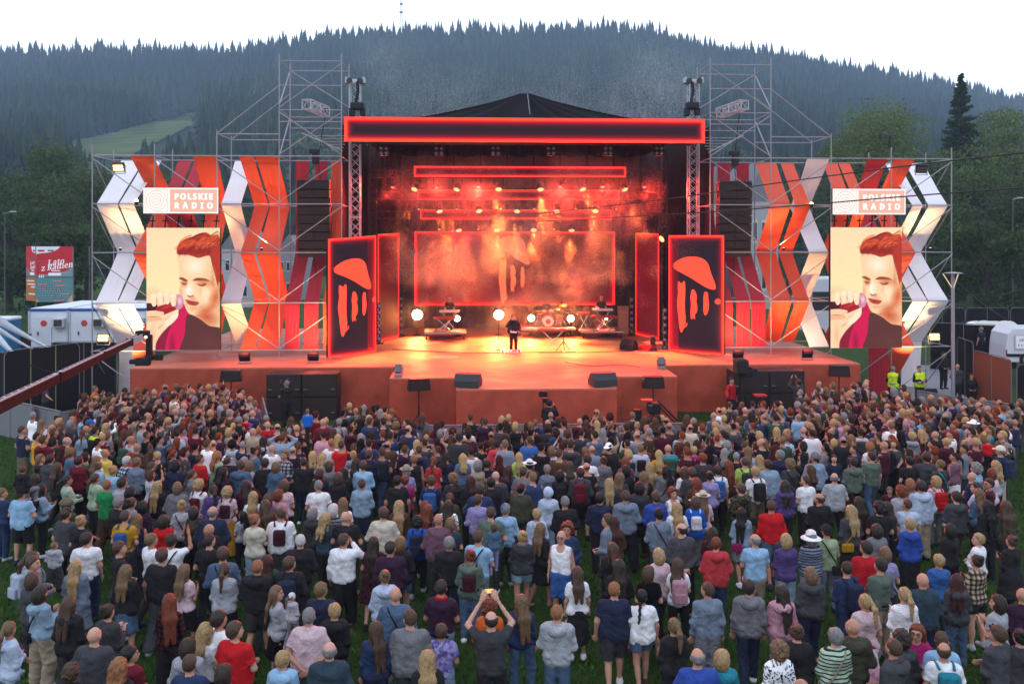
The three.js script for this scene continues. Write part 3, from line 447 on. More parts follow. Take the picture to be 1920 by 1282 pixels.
// ---- scaffold walls, their upper towers and the zigzag fabric strips
const DF = 39.2, DB = 41.5, LV = [11.12, 8.94, 6.73, 4.45, 2.3, 0.05];
const warmSteel = steel;
function scaffoldWall(s, pxs, label) {
const w = thing('scaffold_wall', label, 'scaffold', [0, 0, 0]), xs = pxs.map((p) => X(p, DF)), r = 0.027;
for (const x of xs) for (const D of [DF, DB]) { const bottom = 0; tube('pole', V(x, bottom, -D), V(x, LV[0] + 0.55, -D), r, steel, w); const b = new Geo().box(0.16, 0.02, 0.16, 0, 0.02, 0); b.build('base_plate', steel, w).position.set(x, 0, -D); for (let k = 0; k < 5; k++) { const c = new Geo().cyl(0.06, 0.06, 0.03, 0, 0, 0, 0, 0, 0, 8); c.build('rosette', steel, w).position.set(x, LV[k], -D); } }
for (let k = 0; k < 5; k++) for (let i = 0; i < xs.length; i++) {
tube('transom', V(xs[i], LV[k], -DF), V(xs[i], LV[k], -DB), r * 0.85, steel, w);
if (i < xs.length - 1) for (const D of [DF, DB]) tube('ledger', V(xs[i], LV[k] + 0.02, -D), V(xs[i + 1], LV[k] + 0.02, -D), r * 0.9, steel, w);
}
for (let i = 0; i < xs.length - 1; i++) for (let k = 0; k < 5; k++) { // braces, leaning towards the stage in the outer bays
const outer = s < 0 ? i : xs.length - 2 - i; const flip = (outer === 3) !== (s > 0);
const a = flip ? xs[i + 1] : xs[i], b = flip ? xs[i] : xs[i + 1];
tube('brace', V(a, LV[k] - 0.1, -DF + 0.06), V(b, LV[k + 1] + 0.1, -DF + 0.06), r * 0.85, steel, w);
}
const xo = s < 0 ? xs[0] : xs[4]; for (let k = 0; k < 5; k++) tube('brace', V(xo, LV[k] - 0.05, -DF), V(xo + s * -0.0, LV[k + 1] + 0.15, -DB), r * 0.85, steel, w);
return xs;
}
const XL = scaffoldWall(-1, [172, 289, 406, 523, 640], 'tube scaffold wall carrying pale and orange strips on the crane side');
const XR = scaffoldWall(1, [1332, 1446, 1559, 1672, 1785], 'tube scaffold wall carrying pale and orange strips on the van side');
function upperTower(s, x0, x1, xOut, label) { // x0..x1 bay of the tower, xOut foot of the outrigger
const t = thing('scaffold_tower', label, 'scaffold', [0, 0, 0]), r = 0.027, yt = Y(580, 114, DF), y2 = Y(580, 160, DF), y3 = Y(580, 206, DF), y4 = Y(580, 228, DF), yo = Y(430, 250, DF);
for (const x of [x0, x1]) for (const D of [DF, DB]) tube('pole', V(x, LV[0] + 0.5, -D), V(x, yt + 0.35, -D), r, steel, t);
for (const y of [yt, y2, y3, y4]) for (const D of [DF, DB]) if (y !== y2 || D === DF) tube('ledger', V(x0, y, -D), V(x1, y, -D), r * 0.9, steel, t);
for (const y of [yt, y3]) for (const x of [x0, x1]) tube('transom', V(x, y, -DF), V(x, y, -DB), r * 0.9, steel, t);
const inn = s < 0 ? x1 : x0, out = s < 0 ? x0 : x1;
tube('brace', V(inn, yt - 0.1, -DF), V(out, y3 + 0.1, -DF), r * 0.9, steel, t); tube('brace', V(out, yt, -DB), V(inn, y3 + 0.5, -DB), r * 0.9, steel, t);
tube('brace', V(out, y3 - 0.1, -DF), V(inn, LV[0] + 0.1, -DF), r * 0.9, steel, t); tube('brace', V(inn, y3 - 0.1, -DF), V(out, LV[0] + 0.1, -DF), r * 0.9, steel, t);
tube('brace', V(out, yt, -DB), V(out, y3 + 0.2, -DF), r, steel, t); tube('brace', V(out, y3, -DB), V(out, LV[0], -DF), r, steel, t);
for (const D of [DF, DB]) { tube('outrigger', V(xOut, yo, -D), V(out, y2, -D), r * 0.9, steel, t); tube('ledger', V(xOut, yo - 0.02, -D), V(out, yo - 0.02, -D), r * 0.9, steel, t); tube('pole', V(xOut, LV[0] + 0.5, -D), V(xOut, yo + 0.15, -D), r, steel, t); }
tube('transom', V(xOut, yo, -DF), V(xOut, yo, -DB), r * 0.9, steel, t);
// ladder beam with rungs
const lb = [V(lerp(out, inn, 0.2), LV[0] + 1.35, -DB), V(inn, LV[0] + 0.3, -DF - 0.3)]; tube('ladder_beam', lb[0], lb[1], r, steel, t); for (let k = 1; k < 6; k++) { const p = lb[0].clone().lerp(lb[1], k / 6); tube('rung', p, V(inn, p.y + 0.02, p.z), r * 0.7, steel, t); }
}
upperTower(-1, XL[3], XL[4], XL[2], 'open scaffold tower with outrigger above the first line array');
upperTower(1, XR[0], XR[1], XR[2], 'open scaffold tower with outrigger above the second line array');
{ const a = [574, 195, 38.6], b = [610, 210, 40.2]; truss('truss_piece', 'short pale truss lying across the scaffold tower nearer the crane', at(...a), at(...b), 0.42, alu); truss('truss_piece', 'short pale truss lying across the scaffold tower nearer the van', at(1397, 196, 38.6), at(1350, 212, 40.2), 0.42, alu); }

const cloth = (name, c) => { const m = new THREE.MeshPhysicalMaterial({ color: lin(...c), roughness: 0.75, transmission: 0.22, thickness: 0, side: THREE.DoubleSide, sheen: 0.2, sheenRoughness: 0.6 }); m.name = name; return m; };
const CLOTH = { w: cloth('white stretch fabric', [0.86, 0.84, 0.88]), o: cloth('orange stretch fabric', [0.76, 0.075, 0.022]), c: cloth('crimson stretch fabric', [0.4, 0.003, 0.02]) };
function strip(kind, label, knots, seed) { // knots: [level, px0, px1, 'f' front or 'b' back]
const base = V(X((knots[0][1] + knots[0][2]) / 2, DF), 0, -DF), o = thing('fabric_strip', label, 'fabric strip', base);
const K = knots.map(([l, a, b, d]) => { const D = d === 'f' ? DF : d === 'b' ? DB : d; return [typeof l === 'number' && l < 6 && Number.isInteger(l) ? LV[l] : l, X(a, D), X(b, D), D]; }), n = K.length - 1, per = 10;
mesh('sheet', grid(14, n * per, (u, vv) => {
const f = (1 - vv) * n, k = Math.min(n - 1, Math.floor(f)), t = f - k, A = K[k], B = K[k + 1], sag = Math.sin(Math.PI * t), x0 = lerp(A[1], B[1], t), x1 = lerp(A[2], B[2], t), w = x1 - x0, pinch = 0.02 * sag * w;
const ripple = sag * (0.028 * noise(u * 7 + seed, t * 1.1, seed) + 0.016 * Math.sin(u * 28 + 5 * noise(u * 2, t * 2, seed + 3))) + 0.012 * noise(u * 5, f * 6, seed + 9);
return [lerp(x0 + pinch, x1 - pinch, u) - base.x, lerp(A[0], B[0], t) - 0.03 * sag, -lerp(A[3], B[3], t) + ripple - base.z, u * w, vv * 9];
}), CLOTH[kind], o);
}
{
const S = [
['w', 'outermost white zigzag strip on the crane side', [[0, 227, 268, 'b'], [1, 180, 219, 'f'], [2, 220, 258, 'b'], [3, 177, 217, 'f'], [4, 222, 262, 'b'], [5, 222, 262, 'b']]],
['w', 'second white zigzag strip, narrower, on the crane side', [[0, 270, 302, 'b'], [1, 222, 250, 'f'], [2, 261, 290, 'b'], [3, 219, 248, 'f'], [4, 264, 293, 'b']]],
['o', 'orange zigzag strip crossing the second white strip by the lit flood lamp', [[0, 243, 287, 'f'], [1, 292, 336, 'b'], [2, 248, 291, 'f'], [3, 292, 336, 'b'], [4, 246, 290, 'f'], [5, 262, 306, 'b']]],
['c', 'crimson strip above the first radio sign, first of two', [[0, 334, 360, 'b'], [1, 300, 326, 'f'], [2, 334, 360, 'b'], [3, 334, 360, 'b'], [4, 334, 360, 'b']]],
['c', 'crimson strip above the first radio sign, beside the orange one', [[0, 364, 390, 'b'], [1, 330, 356, 'f'], [2, 364, 390, 'b'], [3, 364, 390, 'b'], [4, 364, 390, 'b']]],
['o', 'orange zigzag strip along the inner edge of the first portrait screen', [[0, 361, 406, 'f'], [1, 386, 429, 'b'], [2, 366, 411, 'f'], [3, 384, 428, 'b'], [4, 366, 409, 'f']]],
['w', 'inner white zigzag strip between first portrait screen and orange pair', [[0, 440, 478, 'b'], [1, 414, 451, 'f'], [2, 441, 476, 'b'], [3, 413, 451, 'f'], [4, 443, 480, 'b']]],
['o', 'narrower orange strip of the pair left of the first line array', [[0, 448, 475, 'f'], [1, 477, 504, 'b'], [2, 450, 476, 'f'], [3, 477, 504, 'b'], [4, 450, 476, 'f']]],
['o', 'broader orange strip of the pair left of the first line array', [[0, 479, 521, 'f'], [1, 506, 543, 'b'], [2, 480, 524, 'f'], [3, 506, 541, 'b'], [4, 479, 520, 'f']]],
['c', 'outer crimson strip behind the first line array', [[0, 554, 579, 'b'], [1, 554, 579, 'b'], [2, 554, 579, 'b'], [3, 533, 562, 'f'], [4, 534, 560, 'f']]],
['c', 'middle crimson strip behind the first line array, brightly lit at its foot', [[0, 590, 614, 'b'], [1, 590, 614, 'b'], [2, 588, 613, 'b'], [3, 570, 597, 'f'], [4, 569, 596, 'f']]],
['o', 'straight orange strip between first line array and roof tower', [[0, 621, 640, 'b'], [1, 621, 640, 'b'], [2, 621, 640, 'b'], [3, 605, 628, 'f'], [4, 605, 628, 'f']]],
['c', 'thin crimson edge strip between roof tower and second line array', [[0, 1332, 1339, 'b'], [1, 1332, 1339, 'b'], [2, 1332, 1345, 'b'], [3, 1350, 1375, 'f'], [4, 1350, 1375, 'f']]],
['c', 'crimson strip behind the second line array, nearer the roof tower', [[0, 1345, 1370, 'b'], [1, 1345, 1370, 'b'], [2, 1356, 1380, 'b'], [3, 1381, 1407, 'f'], [4, 1381, 1407, 'f']]],
['c', 'crimson strip behind the second line array, nearer the orange pair', [[0, 1381, 1405, 'b'], [1, 1381, 1405, 'b'], [2, 1386, 1409, 'b'], [3, 1409, 1436, 'f'], [4, 1409, 1436, 'f']]],
['o', 'broader orange strip of the pair beside the second line array', [[0, 1417, 1456, 'b'], [1, 1445, 1483, 'f'], [2, 1417, 1455, 'b'], [3, 1446, 1485, 'f'], [4, 1430, 1462, 'b']]],
['o', 'narrower orange strip of the pair beside the second line array', [[0, 1464, 1488, 'b'], [1, 1492, 1521, 'f'], [2, 1460, 1486, 'b'], [3, 1492, 1519, 'f'], [4, 1465, 1489, 'b']]],
['w', 'inner white zigzag strip between orange pair and second portrait screen', [[0, 1514, 1556, 'f'], [1, 1482, 1518, 'b'], [2, 1518, 1554, 'f'], [3, 1483, 1519, 'b'], [4, 1519, 1556, 'f']]],
['o', 'orange strip behind the outrigger foot and second radio sign', [[0, 1544, 1571, 'b'], [1, 1572, 1600, 'f'], [2, 1540, 1566, 'b'], [3, 1572, 1600, 'f'], [4, 1542, 1568, 'b']]],
['o', 'second orange strip just above the rings of the second radio sign', [[0, 1573, 1594, 'b'], [1, 1606, 1628, 'f'], [2, 1573, 1595, 'b'], [3, 1606, 1628, 'f'], [4, 1573, 1595, 'b']]],
['c', 'dark crimson strip above the lettering of the second radio sign', [[0, 1627, 1665, 'f'], [1, 1597, 1633, 'b'], [2, 1629, 1666, 'f'], [3, 1629, 1666, 'f'], [4, 1629, 1666, 'f'], [5, 1629, 1666, 'f']]],
['o', 'bright orange strip over the end of the second radio sign', [[0, 1677, 1716, 'f'], [1, 1638, 1668, 'b'], [2, 1674, 1718, 'f'], [3, 1640, 1672, 'b'], [4, 1673, 1716, 'f'], [5, 1636, 1672, 'b']]],
['w', 'narrower outer white zigzag strip on the van side', [[0, 1660, 1686, 'b'], [1, 1712, 1731, 'f'], [2, 1664, 1688, 'b'], [3, 1712, 1740, 'f'], [4, 1664, 1690, 'b']]],
['w', 'outermost white zigzag strip on the van side', [[0, 1698, 1733, 'b'], [1, 1742, 1778, 'f'], [2, 1691, 1727, 'b'], [3, 1742, 1780, 'f'], [4, 1692, 1729, 'b'], [5, 1690, 1726, 'b']]],
];
S.forEach((a, i) => strip(a[0], a[1], a[2], 3.7 * i + 1));
}
// ---------------------------------------------------------------- stage lamps
const spotLight = (p, target, color, cd, angle, penumbra = 0.6, radius = 4) => { const l = new THREE.SpotLight(lin(...color), cd, 0, angle, penumbra, 2); l.position.copy(p); l.target.position.copy(target); l.castShadow = true; l.shadow.radius = radius; scene.add(l, l.target); return l; };
const WARM = [1, 0.17, 0.035], RED = [1, 0.05, 0.04], AMBER = [1, 0.62, 0.3];
const lensWarm = glow('warm lamp lens', [1.5, 0.78, 0.3], 1.3), lensRed = glow('red lamp lens', [1, 0.12, 0.1], 5), lensWhite = glow('blinder lamp glow', [1, 0.8, 0.42], 22), lensFlood = glow('flood lamp glow', [1, 0.55, 0.22], 6);
function lampHead(t, r, len, tilt, pan, lens, hang = 0.35) { // a lamp hung by a yoke: head pointing down the beam
new Geo().box(r * 1.6, 0.1, r * 1.6, 0, hang + 0.22, 0).cyl(0.03, 0.03, 0.25, 0, hang + 0.35, 0).box(0.04, hang + 0.1, 0.1, -r * 1.25, hang / 2 + 0.12, 0).box(0.04, hang + 0.1, 0.1, r * 1.25, hang / 2 + 0.12, 0).build('yoke', black, t);
const h = mesh('head', new Geo().add(lathe([[0, -len * 0.45], [r * 0.75, -len * 0.42], [r, -len * 0.1], [r * 1.02, len * 0.5], [r * 0.93, len * 0.5], [r * 0.9, len * 0.42], [0, len * 0.42]])).geo(), black, t);
const dir = V(Math.sin(pan) * Math.cos(tilt), -Math.sin(tilt), Math.cos(pan) * Math.cos(tilt)); h.quaternion.setFromUnitVectors(V(0, 1, 0), dir);
const l = mesh('lens', lathe([[0, 0.04], [r * 0.5, 0.03], [r * 0.88, 0], [0, 0]], 18), lens, h); l.position.y = len * 0.44; return dir;
}
const washRows = [[350, 44.3, [779, 858, 935, 1013, 1091, 1170], 'topmost'], [391, 46.8, [823, 897, 970, 1044, 1117], 'middle'], [427, 49.3, [859, 931, 1001, 1072], 'lowest']];
const ordinal = ['first', 'second', 'third', 'fourth', 'fifth', 'sixth', 'seventh'];
for (const [py, D, list, row] of washRows) list.forEach((px, i) => {
const p = at(px, py, D), k = (px - 975) / 200, pan = clamp(-k * 0.7 + rr(-0.25, 0.25), -0.9, 0.9) * (row === 'topmost' ? -0.9 : 0.6), tilt = rr(0.78, 1.0);
const t = thing('wash_lamp', `round warm glowing wash lamp in the ${row} lamp row, ${ordinal[i]} from the crane side`, 'stage lamp', p, 0, 'warm wash lamps hung over the stage');
const d = lampHead(t, 0.19, 0.42, tilt, pan, lensWarm), o = p.clone().addScaledVector(d, 0.3);
spotLight(o, o.clone().addScaledVector(d, 8), WARM, 2500, 0.24, 0.55, 8);
});
const beamRows = [[346, 44.2, [738, 818, 897, 1052, 1131, 1209], 'topmost'], [387, 46.7, [786, 858, 938, 1003, 1081, 1155], 'middle'], [425, 49.2, [824, 895, 965, 1037, 1110], 'lowest']];
for (const [py, D, list, row] of beamRows) list.forEach((px, i) => {
const p = at(px, py, D), pan = rr(-1, 1) * 0.7, tilt = rr(0.95, 1.2), r = row === 'topmost' ? 0.11 : 0.075;
const t = thing('beam_lamp', `small bright red beam lamp in the ${row} lamp row, ${ordinal[i]} from the crane side`, 'stage lamp', p, 0, 'small red beam lamps hung over the stage');
const d = lampHead(t, r, 0.34, tilt, pan, row === 'topmost' ? lensRed : lensWarm, 0.24), o = p.clone().addScaledVector(d, 0.24);
if (row === 'topmost') spotLight(o, V(p.x * 1.5 - 1, 1.5, -22), [1, 0.05, 0.025], 620, 0.8, 0.9, 6);
if (row !== 'middle' || i % 2) spotLight(o, o.clone().addScaledVector(d, 6).add(V(0.5 * (i % 2 ? 1 : -1), 0, 0)), RED, 8000, 0.07, 0.3, 2);
});
[720, 823, 929, 1033, 1140, 1235].forEach((px, i) => { // switched-off four-lens blinders
const t = thing('blinder', `unlit four-lens blinder under the header screen, ${ordinal[i]} from the crane side`, 'stage lamp', at(px, 283, 40.2), 0, 'unlit blinders below the header');
new Geo().rbox(0.46, 0.46, 0.2, 0.03).build('housing', black, t); const lm = M('grey lamp glass', [0.3, 0.31, 0.35], 0.25, { metalness: 0.5 });
for (const a of [-1, 1]) for (const b of [-1, 1]) mesh('lens', lathe([[0, 0.04], [0.06, 0.03], [0.085, 0], [0, 0]], 14).rotateX(Math.PI / 2), lm, t).position.set(a * 0.115, b * 0.115, 0.1);
new Geo().box(0.03, 0.5, 0.05, -0.25, 0.15, 0).box(0.03, 0.5, 0.05, 0.25, 0.15, 0).box(0.53, 0.04, 0.05, 0, 0.4, 0).build('yoke', black, t);
});
// blinders on low stands at the back of the stage, shining at the crowd
[[782, 590, 48.0, 0.3, 260, 'big glaring floor blinder nearest the crane'], [857, 597, 47.6, 0.17, 45, 'glaring floor blinder beside the first keyboard riser'], [935, 590, 48.0, 0.28, 250, 'big glaring floor blinder behind the microphone stand'], [996, 596, 47.6, 0.2, 120, 'glaring floor blinder at the cymbal side of the drum kit'], [1070, 597, 47.6, 0.2, 120, 'glaring floor blinder at the camera side of the drum kit'], [1137, 597, 47.4, 0.08, 20, 'tiny glaring lamp under the second keyboard']].forEach(([px, py, D, r, cd, label]) => {
const p = at(px, py, D), t = thing('floor_blinder', label, 'stage lamp', [p.x, DECK, p.z]); const h = p.y - DECK;
new Geo().cyl(0.02, 0.02, h - r, 0, (h - r) / 2, 0).cyl(0.24, 0.2, 0.03, 0, 0.02, 0).build('stand', black, t);
mesh('housing', lathe([[0, -0.12], [r * 0.7, -0.11], [r * 1.06, 0.03], [r * 0.96, 0.03]], 20).rotateX(Math.PI / 2), black, t).position.y = h;
mesh('lens', lathe([[0, 0.05], [r * 0.6, 0.04], [r * 0.95, 0], [0, 0]], 20).rotateX(Math.PI / 2), lensWhite, t).position.set(0, h, 0.02);
spotLight(V(p.x, p.y, p.z + 0.14), V(p.x * 0.9, 1.5, -30), [1, 0.3, 0.08], cd * 0.8, 1.15, 0.8, 10);
});
{ // single tilted lamp between the narrow and the jellyfish panel
const p = at(1245, 445, 43.5), t = thing('side_lamp', 'lone tilted lamp shining on the narrow dark panel', 'stage lamp', p); const d = lampHead(t, 0.2, 0.4, 0.45, -1.0, lensWarm);
spotLight(p.clone().addScaledVector(d, 0.3), p.clone().add(V(-5, -3, -2)), [1, 0.2, 0.1], 500, 0.25, 0.6, 6);
const q = at(768, 447, 47), c = thing('lamp_cluster', 'dark cluster of unlit lamps hanging beside the rear wall', 'stage lamp', q); const g = new Geo(); g.bar(V(0, -0.9, 0), V(0, 1.3, 0), 0.04, 6); g.build('pole', black, c);
for (const [x, y] of [[-0.15, 0.5], [0.12, 0.3], [-0.12, -0.1], [0.1, -0.35], [-0.1, -0.6], [0.22, -0.7]]) { const h = new Geo().cyl(0.13, 0.11, 0.26, 0, 0, 0, 1.1, x * 3, 0); h.build('lamp_head', darkSteel, c).position.set(x, y, 0.1); }
}
// upright rails of small round lamps beside the panels
[[711, 574, 636, 41.0, 'beside the first jellyfish panel'], [1246, 582, 652, 41.2, 'beside the second jellyfish panel'], [752, 560, 622, 47.2, 'beside the first narrow panel'], [1184, 562, 622, 47.2, 'beside the second narrow panel']].forEach(([px, y0, y1, D, where]) => {
const a = at(px, y1, D), b = at(px, y0, D), h = b.y - a.y, t = thing('lamp_rail', `upright black rail of unlit round lamps ${where}`, 'lamp rail', [a.x, a.y, a.z]);
new Geo().box(0.1, h + 0.4, 0.1, 0, h / 2, -0.05).box(0.4, 0.04, 0.4, 0, -0.2, -0.05).build('rail', black, t); const lm = M('lilac lamp glass', [0.3, 0.3, 0.42], 0.25, { metalness: 0.4 });
for (let i = 0; i < 6; i++) { const l = mesh('lamp_body', lathe([[0, -0.06], [0.1, -0.05], [0.13, 0.05], [0.115, 0.05], [0, 0.03]], 14).rotateX(Math.PI / 2), darkSteel, t); l.position.set(0, lerp(0.02, h, i / 5), 0.05); mesh('lens', lathe([[0, 0.03], [0.1, 0], [0, 0]], 14).rotateX(Math.PI / 2), lm, l).position.z = 0.04; }
});
// floods that light the strips
function flood(label, p, face, lit, size = 0.42) {
const t = thing('flood_lamp', label, 'flood lamp', p), q = new THREE.Group();
const h = mesh('housing', new Geo().rbox(size, size * 0.8, 0.2, 0.03).box(size * 0.9, 0.03, 0.26, 0, size * 0.28, -0.02).box(size * 0.9, 0.03, 0.26, 0, 0, -0.02).box(size * 0.9, 0.03, 0.26, 0, -size * 0.28, -0.02).geo(), black, t); h.quaternion.setFromUnitVectors(V(0, 0, 1), face.clone().normalize());
mesh('lens', new THREE.PlaneGeometry(size * 0.84, size * 0.64).translate(0, 0, 0.103), lit ? lensFlood : M('dark lamp glass', [0.2, 0.19, 0.2], 0.2, { metalness: 0.5 }), h);
new Geo().box(0.03, size * 0.75, 0.05, -size * 0.55, -size * 0.2, 0).box(0.03, size * 0.75, 0.05, size * 0.55, -size * 0.2, 0).box(size * 1.14, 0.03, 0.05, 0, -size * 0.58, 0).build('bracket', steel, t); return t;
}
for (const [px, py, D, aim, s, label] of [[458, 661, 37.2, 455, -1, 'black flood lamp on the stage floor below the inner white strip'], [587, 661, 37.2, 585, -1, 'black flood lamp on the stage floor below the crimson strips, crane side'], [1384, 657, 37.2, 1395, 1, 'black flood lamp on the stage floor below the crimson strips, van side'], [1514, 657, 37.2, 1500, 1, 'black flood lamp on the stage floor below the inner white strip, van side']]) {
const p = V(X(px, D), DECK + 0.3, -D); flood(label, p, V(0, 0.75, -1), true, 0.46); const o = p.clone().add(V(0, 0.15, -0.2));
spotLight(o, V(X(aim, DB), 4.8, -40.6), [1, 0.55, 0.2], 75, 0.85, 0.8, 5); const spill = new THREE.PointLight(lin(1, 0.1, 0.05), 9); spill.position.copy(o).add(V(0, 0.35, 0.3)); spill.shadow.radius = 12; scene.add(spill);
}
for (const [px, py, s, label] of [[193, 634, -1, 'lit orange flood lamp on the outer scaffold pole, crane side'], [1752, 632, 1, 'lit orange flood lamp on the outer scaffold pole, van side']]) {
const p = at(px, py, 38.9); flood(label, p, V(-s * 0.25, 0.25, 1), true, 0.5); spotLight(p.clone().add(V(0, 0.1, 0.3)), V(p.x - s * 2, 3, -32), AMBER, 7, 1.1, 0.8, 6);
// the lamps below the strips, out of the picture behind the fence and the crowd
const q = V(p.x - s * 1.0, 0.5, -37.4); flood(`ground flood lamp lighting the outer white strips, ${s < 0 ? 'crane' : 'van'} side`, q, V(0, 0.9, -0.6), true, 0.5); spotLight(q.clone().add(V(0, 0.2, -0.15)), V(p.x - s * 1.0, 4.4, -40.2), [1, 0.62, 0.28], 280, 0.42, 0.8, 5);
}
flood('lit amber flood lamp hung over the outermost white strip, crane side', at(222, 313, 38.9), V(0.1, -0.5, 1), true, 0.5); flood('dark flood lamp hung over the outermost white strip, van side', at(1728, 316, 38.9), V(-0.1, -0.5, 1), false, 0.5);
for (const [px, py, label, tx] of [[255, 376, 'tiny lit lamp at the scaffold node by the first radio sign', 225], [1522, 382, 'tiny lit lamp at the scaffold node by the inner white strip', 1470]]) {
const p = at(px, py, 39.1), t = thing('node_lamp', label, 'flood lamp', p); mesh('lens', new THREE.SphereGeometry(0.075, 12, 8), glow('node lamp glow', [1, 0.7, 0.3], 12), t); new Geo().cyl(0.06, 0.09, 0.14, 0, -0.12, 0).build('base', black, t);
}
for (const [px0, s] of [[225, -1], [390, -1], [490, -1], [1470, 1], [1650, 1], [1745, 1]]) { // lamps on the middle ledger pointing up at the upper warm folds
const p = V(X(px0, 38.9), 6.9, -38.9), t = thing('clip_lamp', `small clip lamp on the middle scaffold tube below the ${px0 < 300 || px0 > 1700 ? 'outer white' : px0 === 390 || px0 === 1650 ? 'portrait screen' : 'inner orange'} strips, ${s < 0 ? 'crane' : 'van'} side`, 'flood lamp', p);
new Geo().cyl(0.05, 0.06, 0.12).build('lamp_body', black, t); mesh('lens', new THREE.CylinderGeometry(0.045, 0.045, 0.01, 10).translate(0, 0.066, 0), lensFlood, t); spotLight(p.clone().add(V(0, 0.1, 0)), V(p.x, 9.2, -40.3), [1, 0.52, 0.2], 30, 0.75, 0.8, 4);
}

// ---- smoke: wisps of fine specks that scatter whatever light reaches them
{
reseed(501); const n = 240, pos = new Float32Array(n * 9), nor = new Float32Array(n * 9), q = V(), a = V(), b = V(), c = V(), gauss = () => (rnd() + rnd() * 0.35 - 0.675) * 0.62;
for (let k = 0; k < n; k++) { const x = gauss(), y = gauss(), z = gauss(), s = 0.0085; a.set(rr(-1, 1), rr(-1, 1), rr(-1, 1)).normalize(); b.set(rr(-1, 1), rr(-1, 1), rr(-1, 1)).cross(a).normalize(); c.crossVectors(a, b); for (let j = 0; j < 3; j++) { const t = j * 2.0944, o = k * 9 + j * 3; q.copy(b).multiplyScalar(Math.cos(t) * s).addScaledVector(c, Math.sin(t) * s); pos[o] = x + q.x; pos[o + 1] = y + q.y; pos[o + 2] = z + q.z; nor[o] = a.x; nor[o + 1] = a.y; nor[o + 2] = a.z; } }
const g = new THREE.BufferGeometry(); g.setAttribute('position', new THREE.BufferAttribute(pos, 3)); g.setAttribute('normal', new THREE.BufferAttribute(nor, 3));
const m = new THREE.MeshPhysicalMaterial({ color: lin(0.92, 0.92, 0.92), roughness: 1, transmission: 0.5, thickness: 0, transparent: true, opacity: 0.28, side: THREE.DoubleSide, specularIntensity: 0 }); m.name = 'smoke specks';
const wisps = (N, box, dens, label, size) => { const im = new THREE.InstancedMesh(g, m, N), m4 = new THREE.Matrix4(), e = new THREE.Euler(), r = new THREE.Quaternion(); let k = 0, guard = 0; while (k < N && guard++ < N * 30) { const x = rr(box[0], box[1]), y = rr(box[2], box[3]), z = -rr(box[4], box[5]); if (rnd() > dens(x, y, z)) continue; e.set(rr(0, 6), rr(0, 6), rr(0, 6)); const w = size * rr(0.6, 1.4); m4.compose(V(x, y, z), r.setFromEuler(e), V(w, w, w)); im.setMatrixAt(k++, m4); } im.count = k; im.name = numbered('smoke'); im.userData = { kind: 'stuff', label }; scene.add(im); };
const x0 = xL + 1.2, x1 = xR - 1.2;
wisps(7200, [x0, x1, DECK + 0.3, 11.4, 38, 51], (x, y, z) => { const h = (y - DECK) / 9.6; return (0.36 + 0.65 * noise(x * 0.28 + 3, y * 0.4, z * 0.3) + 0.35 * noise(x * 0.8, y * 0.9, z * 0.8 + 4)) * (1 - sstep(0.9, 1, h)) * sstep(-37.2, -42.5, z) * sstep(x0, x0 + 3.5, x) * (1 - sstep(x1 - 5, x1, x)) * (h < 0.34 ? 0.5 * sstep(-42, -45, z) + 0.9 * sstep(-46.8, -48.2, z) : 1); }, 'lit smoke haze drifting over the stage', 1.0);
wisps(420, [X(690, 57), X(1300, 57), 12, 21, 54, 64], (x, y) => 0.5 + 0.9 * noise(x * 0.12, y * 0.16, 7) - 0.05 * (y - 12), 'thin pale smoke rising behind the stage roof', 3.2);
}

// ---------------------------------------------------------------- loudspeakers
const grille = M('loudspeaker grille', [0.03, 0.022, 0.02], 0.7, { bumpMap: noiseTex(64, 64, (u, v) => 0.5 + 0.5 * Math.sin(u * 6.283 * 16) * Math.sin(v * 6.283 * 16)), bumpScale: 0.006 });
for (const [px0, px1, s] of [[556, 617, -1], [1350, 1411, 1]]) { // hung line arrays
const D = 39.9, x = X((px0 + px1) / 2, D), w = X(px1, D) - X(px0, D), y0 = Y(580, 483, D), y1 = Y(580, 339, D), n = 9, h = (y1 - y0) / n, t = thing('line_array', s < 0 ? 'tall hung black loudspeaker column in the crane side scaffold' : 'tall hung black loudspeaker column in the van side scaffold', 'loudspeaker', [x, y0, -D]);
for (let i = 0; i < n; i++) { const f = 1 - i / n, rx = 0.16 * f * f, z = 0.25 * -f * f; const b = mesh('speaker_box', new Geo().rbox(w, h - 0.02, 0.65, 0.025, 0, 0, -0.325).geo(), black, t); b.position.set(0, h * (i + 0.5), z); b.rotation.x = rx; const gr = new Geo().box(w * 0.49, h - 0.06, 0.03, -w * 0.25, 0, 0.012).box(w * 0.49, h - 0.06, 0.03, w * 0.25, 0, 0.012).geo(); mesh('grille', gr, grille, b); }
new Geo().box(w, 0.05, 0.6, 0, n * h + 0.04, -0.3).bar(V(-w * 0.4, n * h + 0.05, -0.3), V(0, n * h + 0.75, -0.3), 0.025).bar(V(w * 0.4, n * h + 0.05, -0.3), V(0, n * h + 0.75, -0.3), 0.025).build('flying_frame', darkSteel, t);
new Geo().rbox(0.28, 0.5, 0.3, 0.05, 0.05, n * h + 1.05, -0.3).rbox(0.5, 0.2, 0.2, 0.05, 0, n * h + 1.4, -0.3).build('hoist', chainM, t);
mesh('cable', new THREE.TubeGeometry(new THREE.CatmullRomCurve3([V(0.2, n * h, -0.7), V(0.15, n * h + 1.2, -0.7), V(0.45, n * h + 3.4, -0.9)]), 16, 0.02, 5), rubber, t);
mesh('cable', new THREE.TubeGeometry(new THREE.CatmullRomCurve3([V(0, 0, -0.4), V(0.02, -1, -0.5), V(-0.05, -2.2, -0.6)]), 12, 0.02, 5), rubber, t);
}
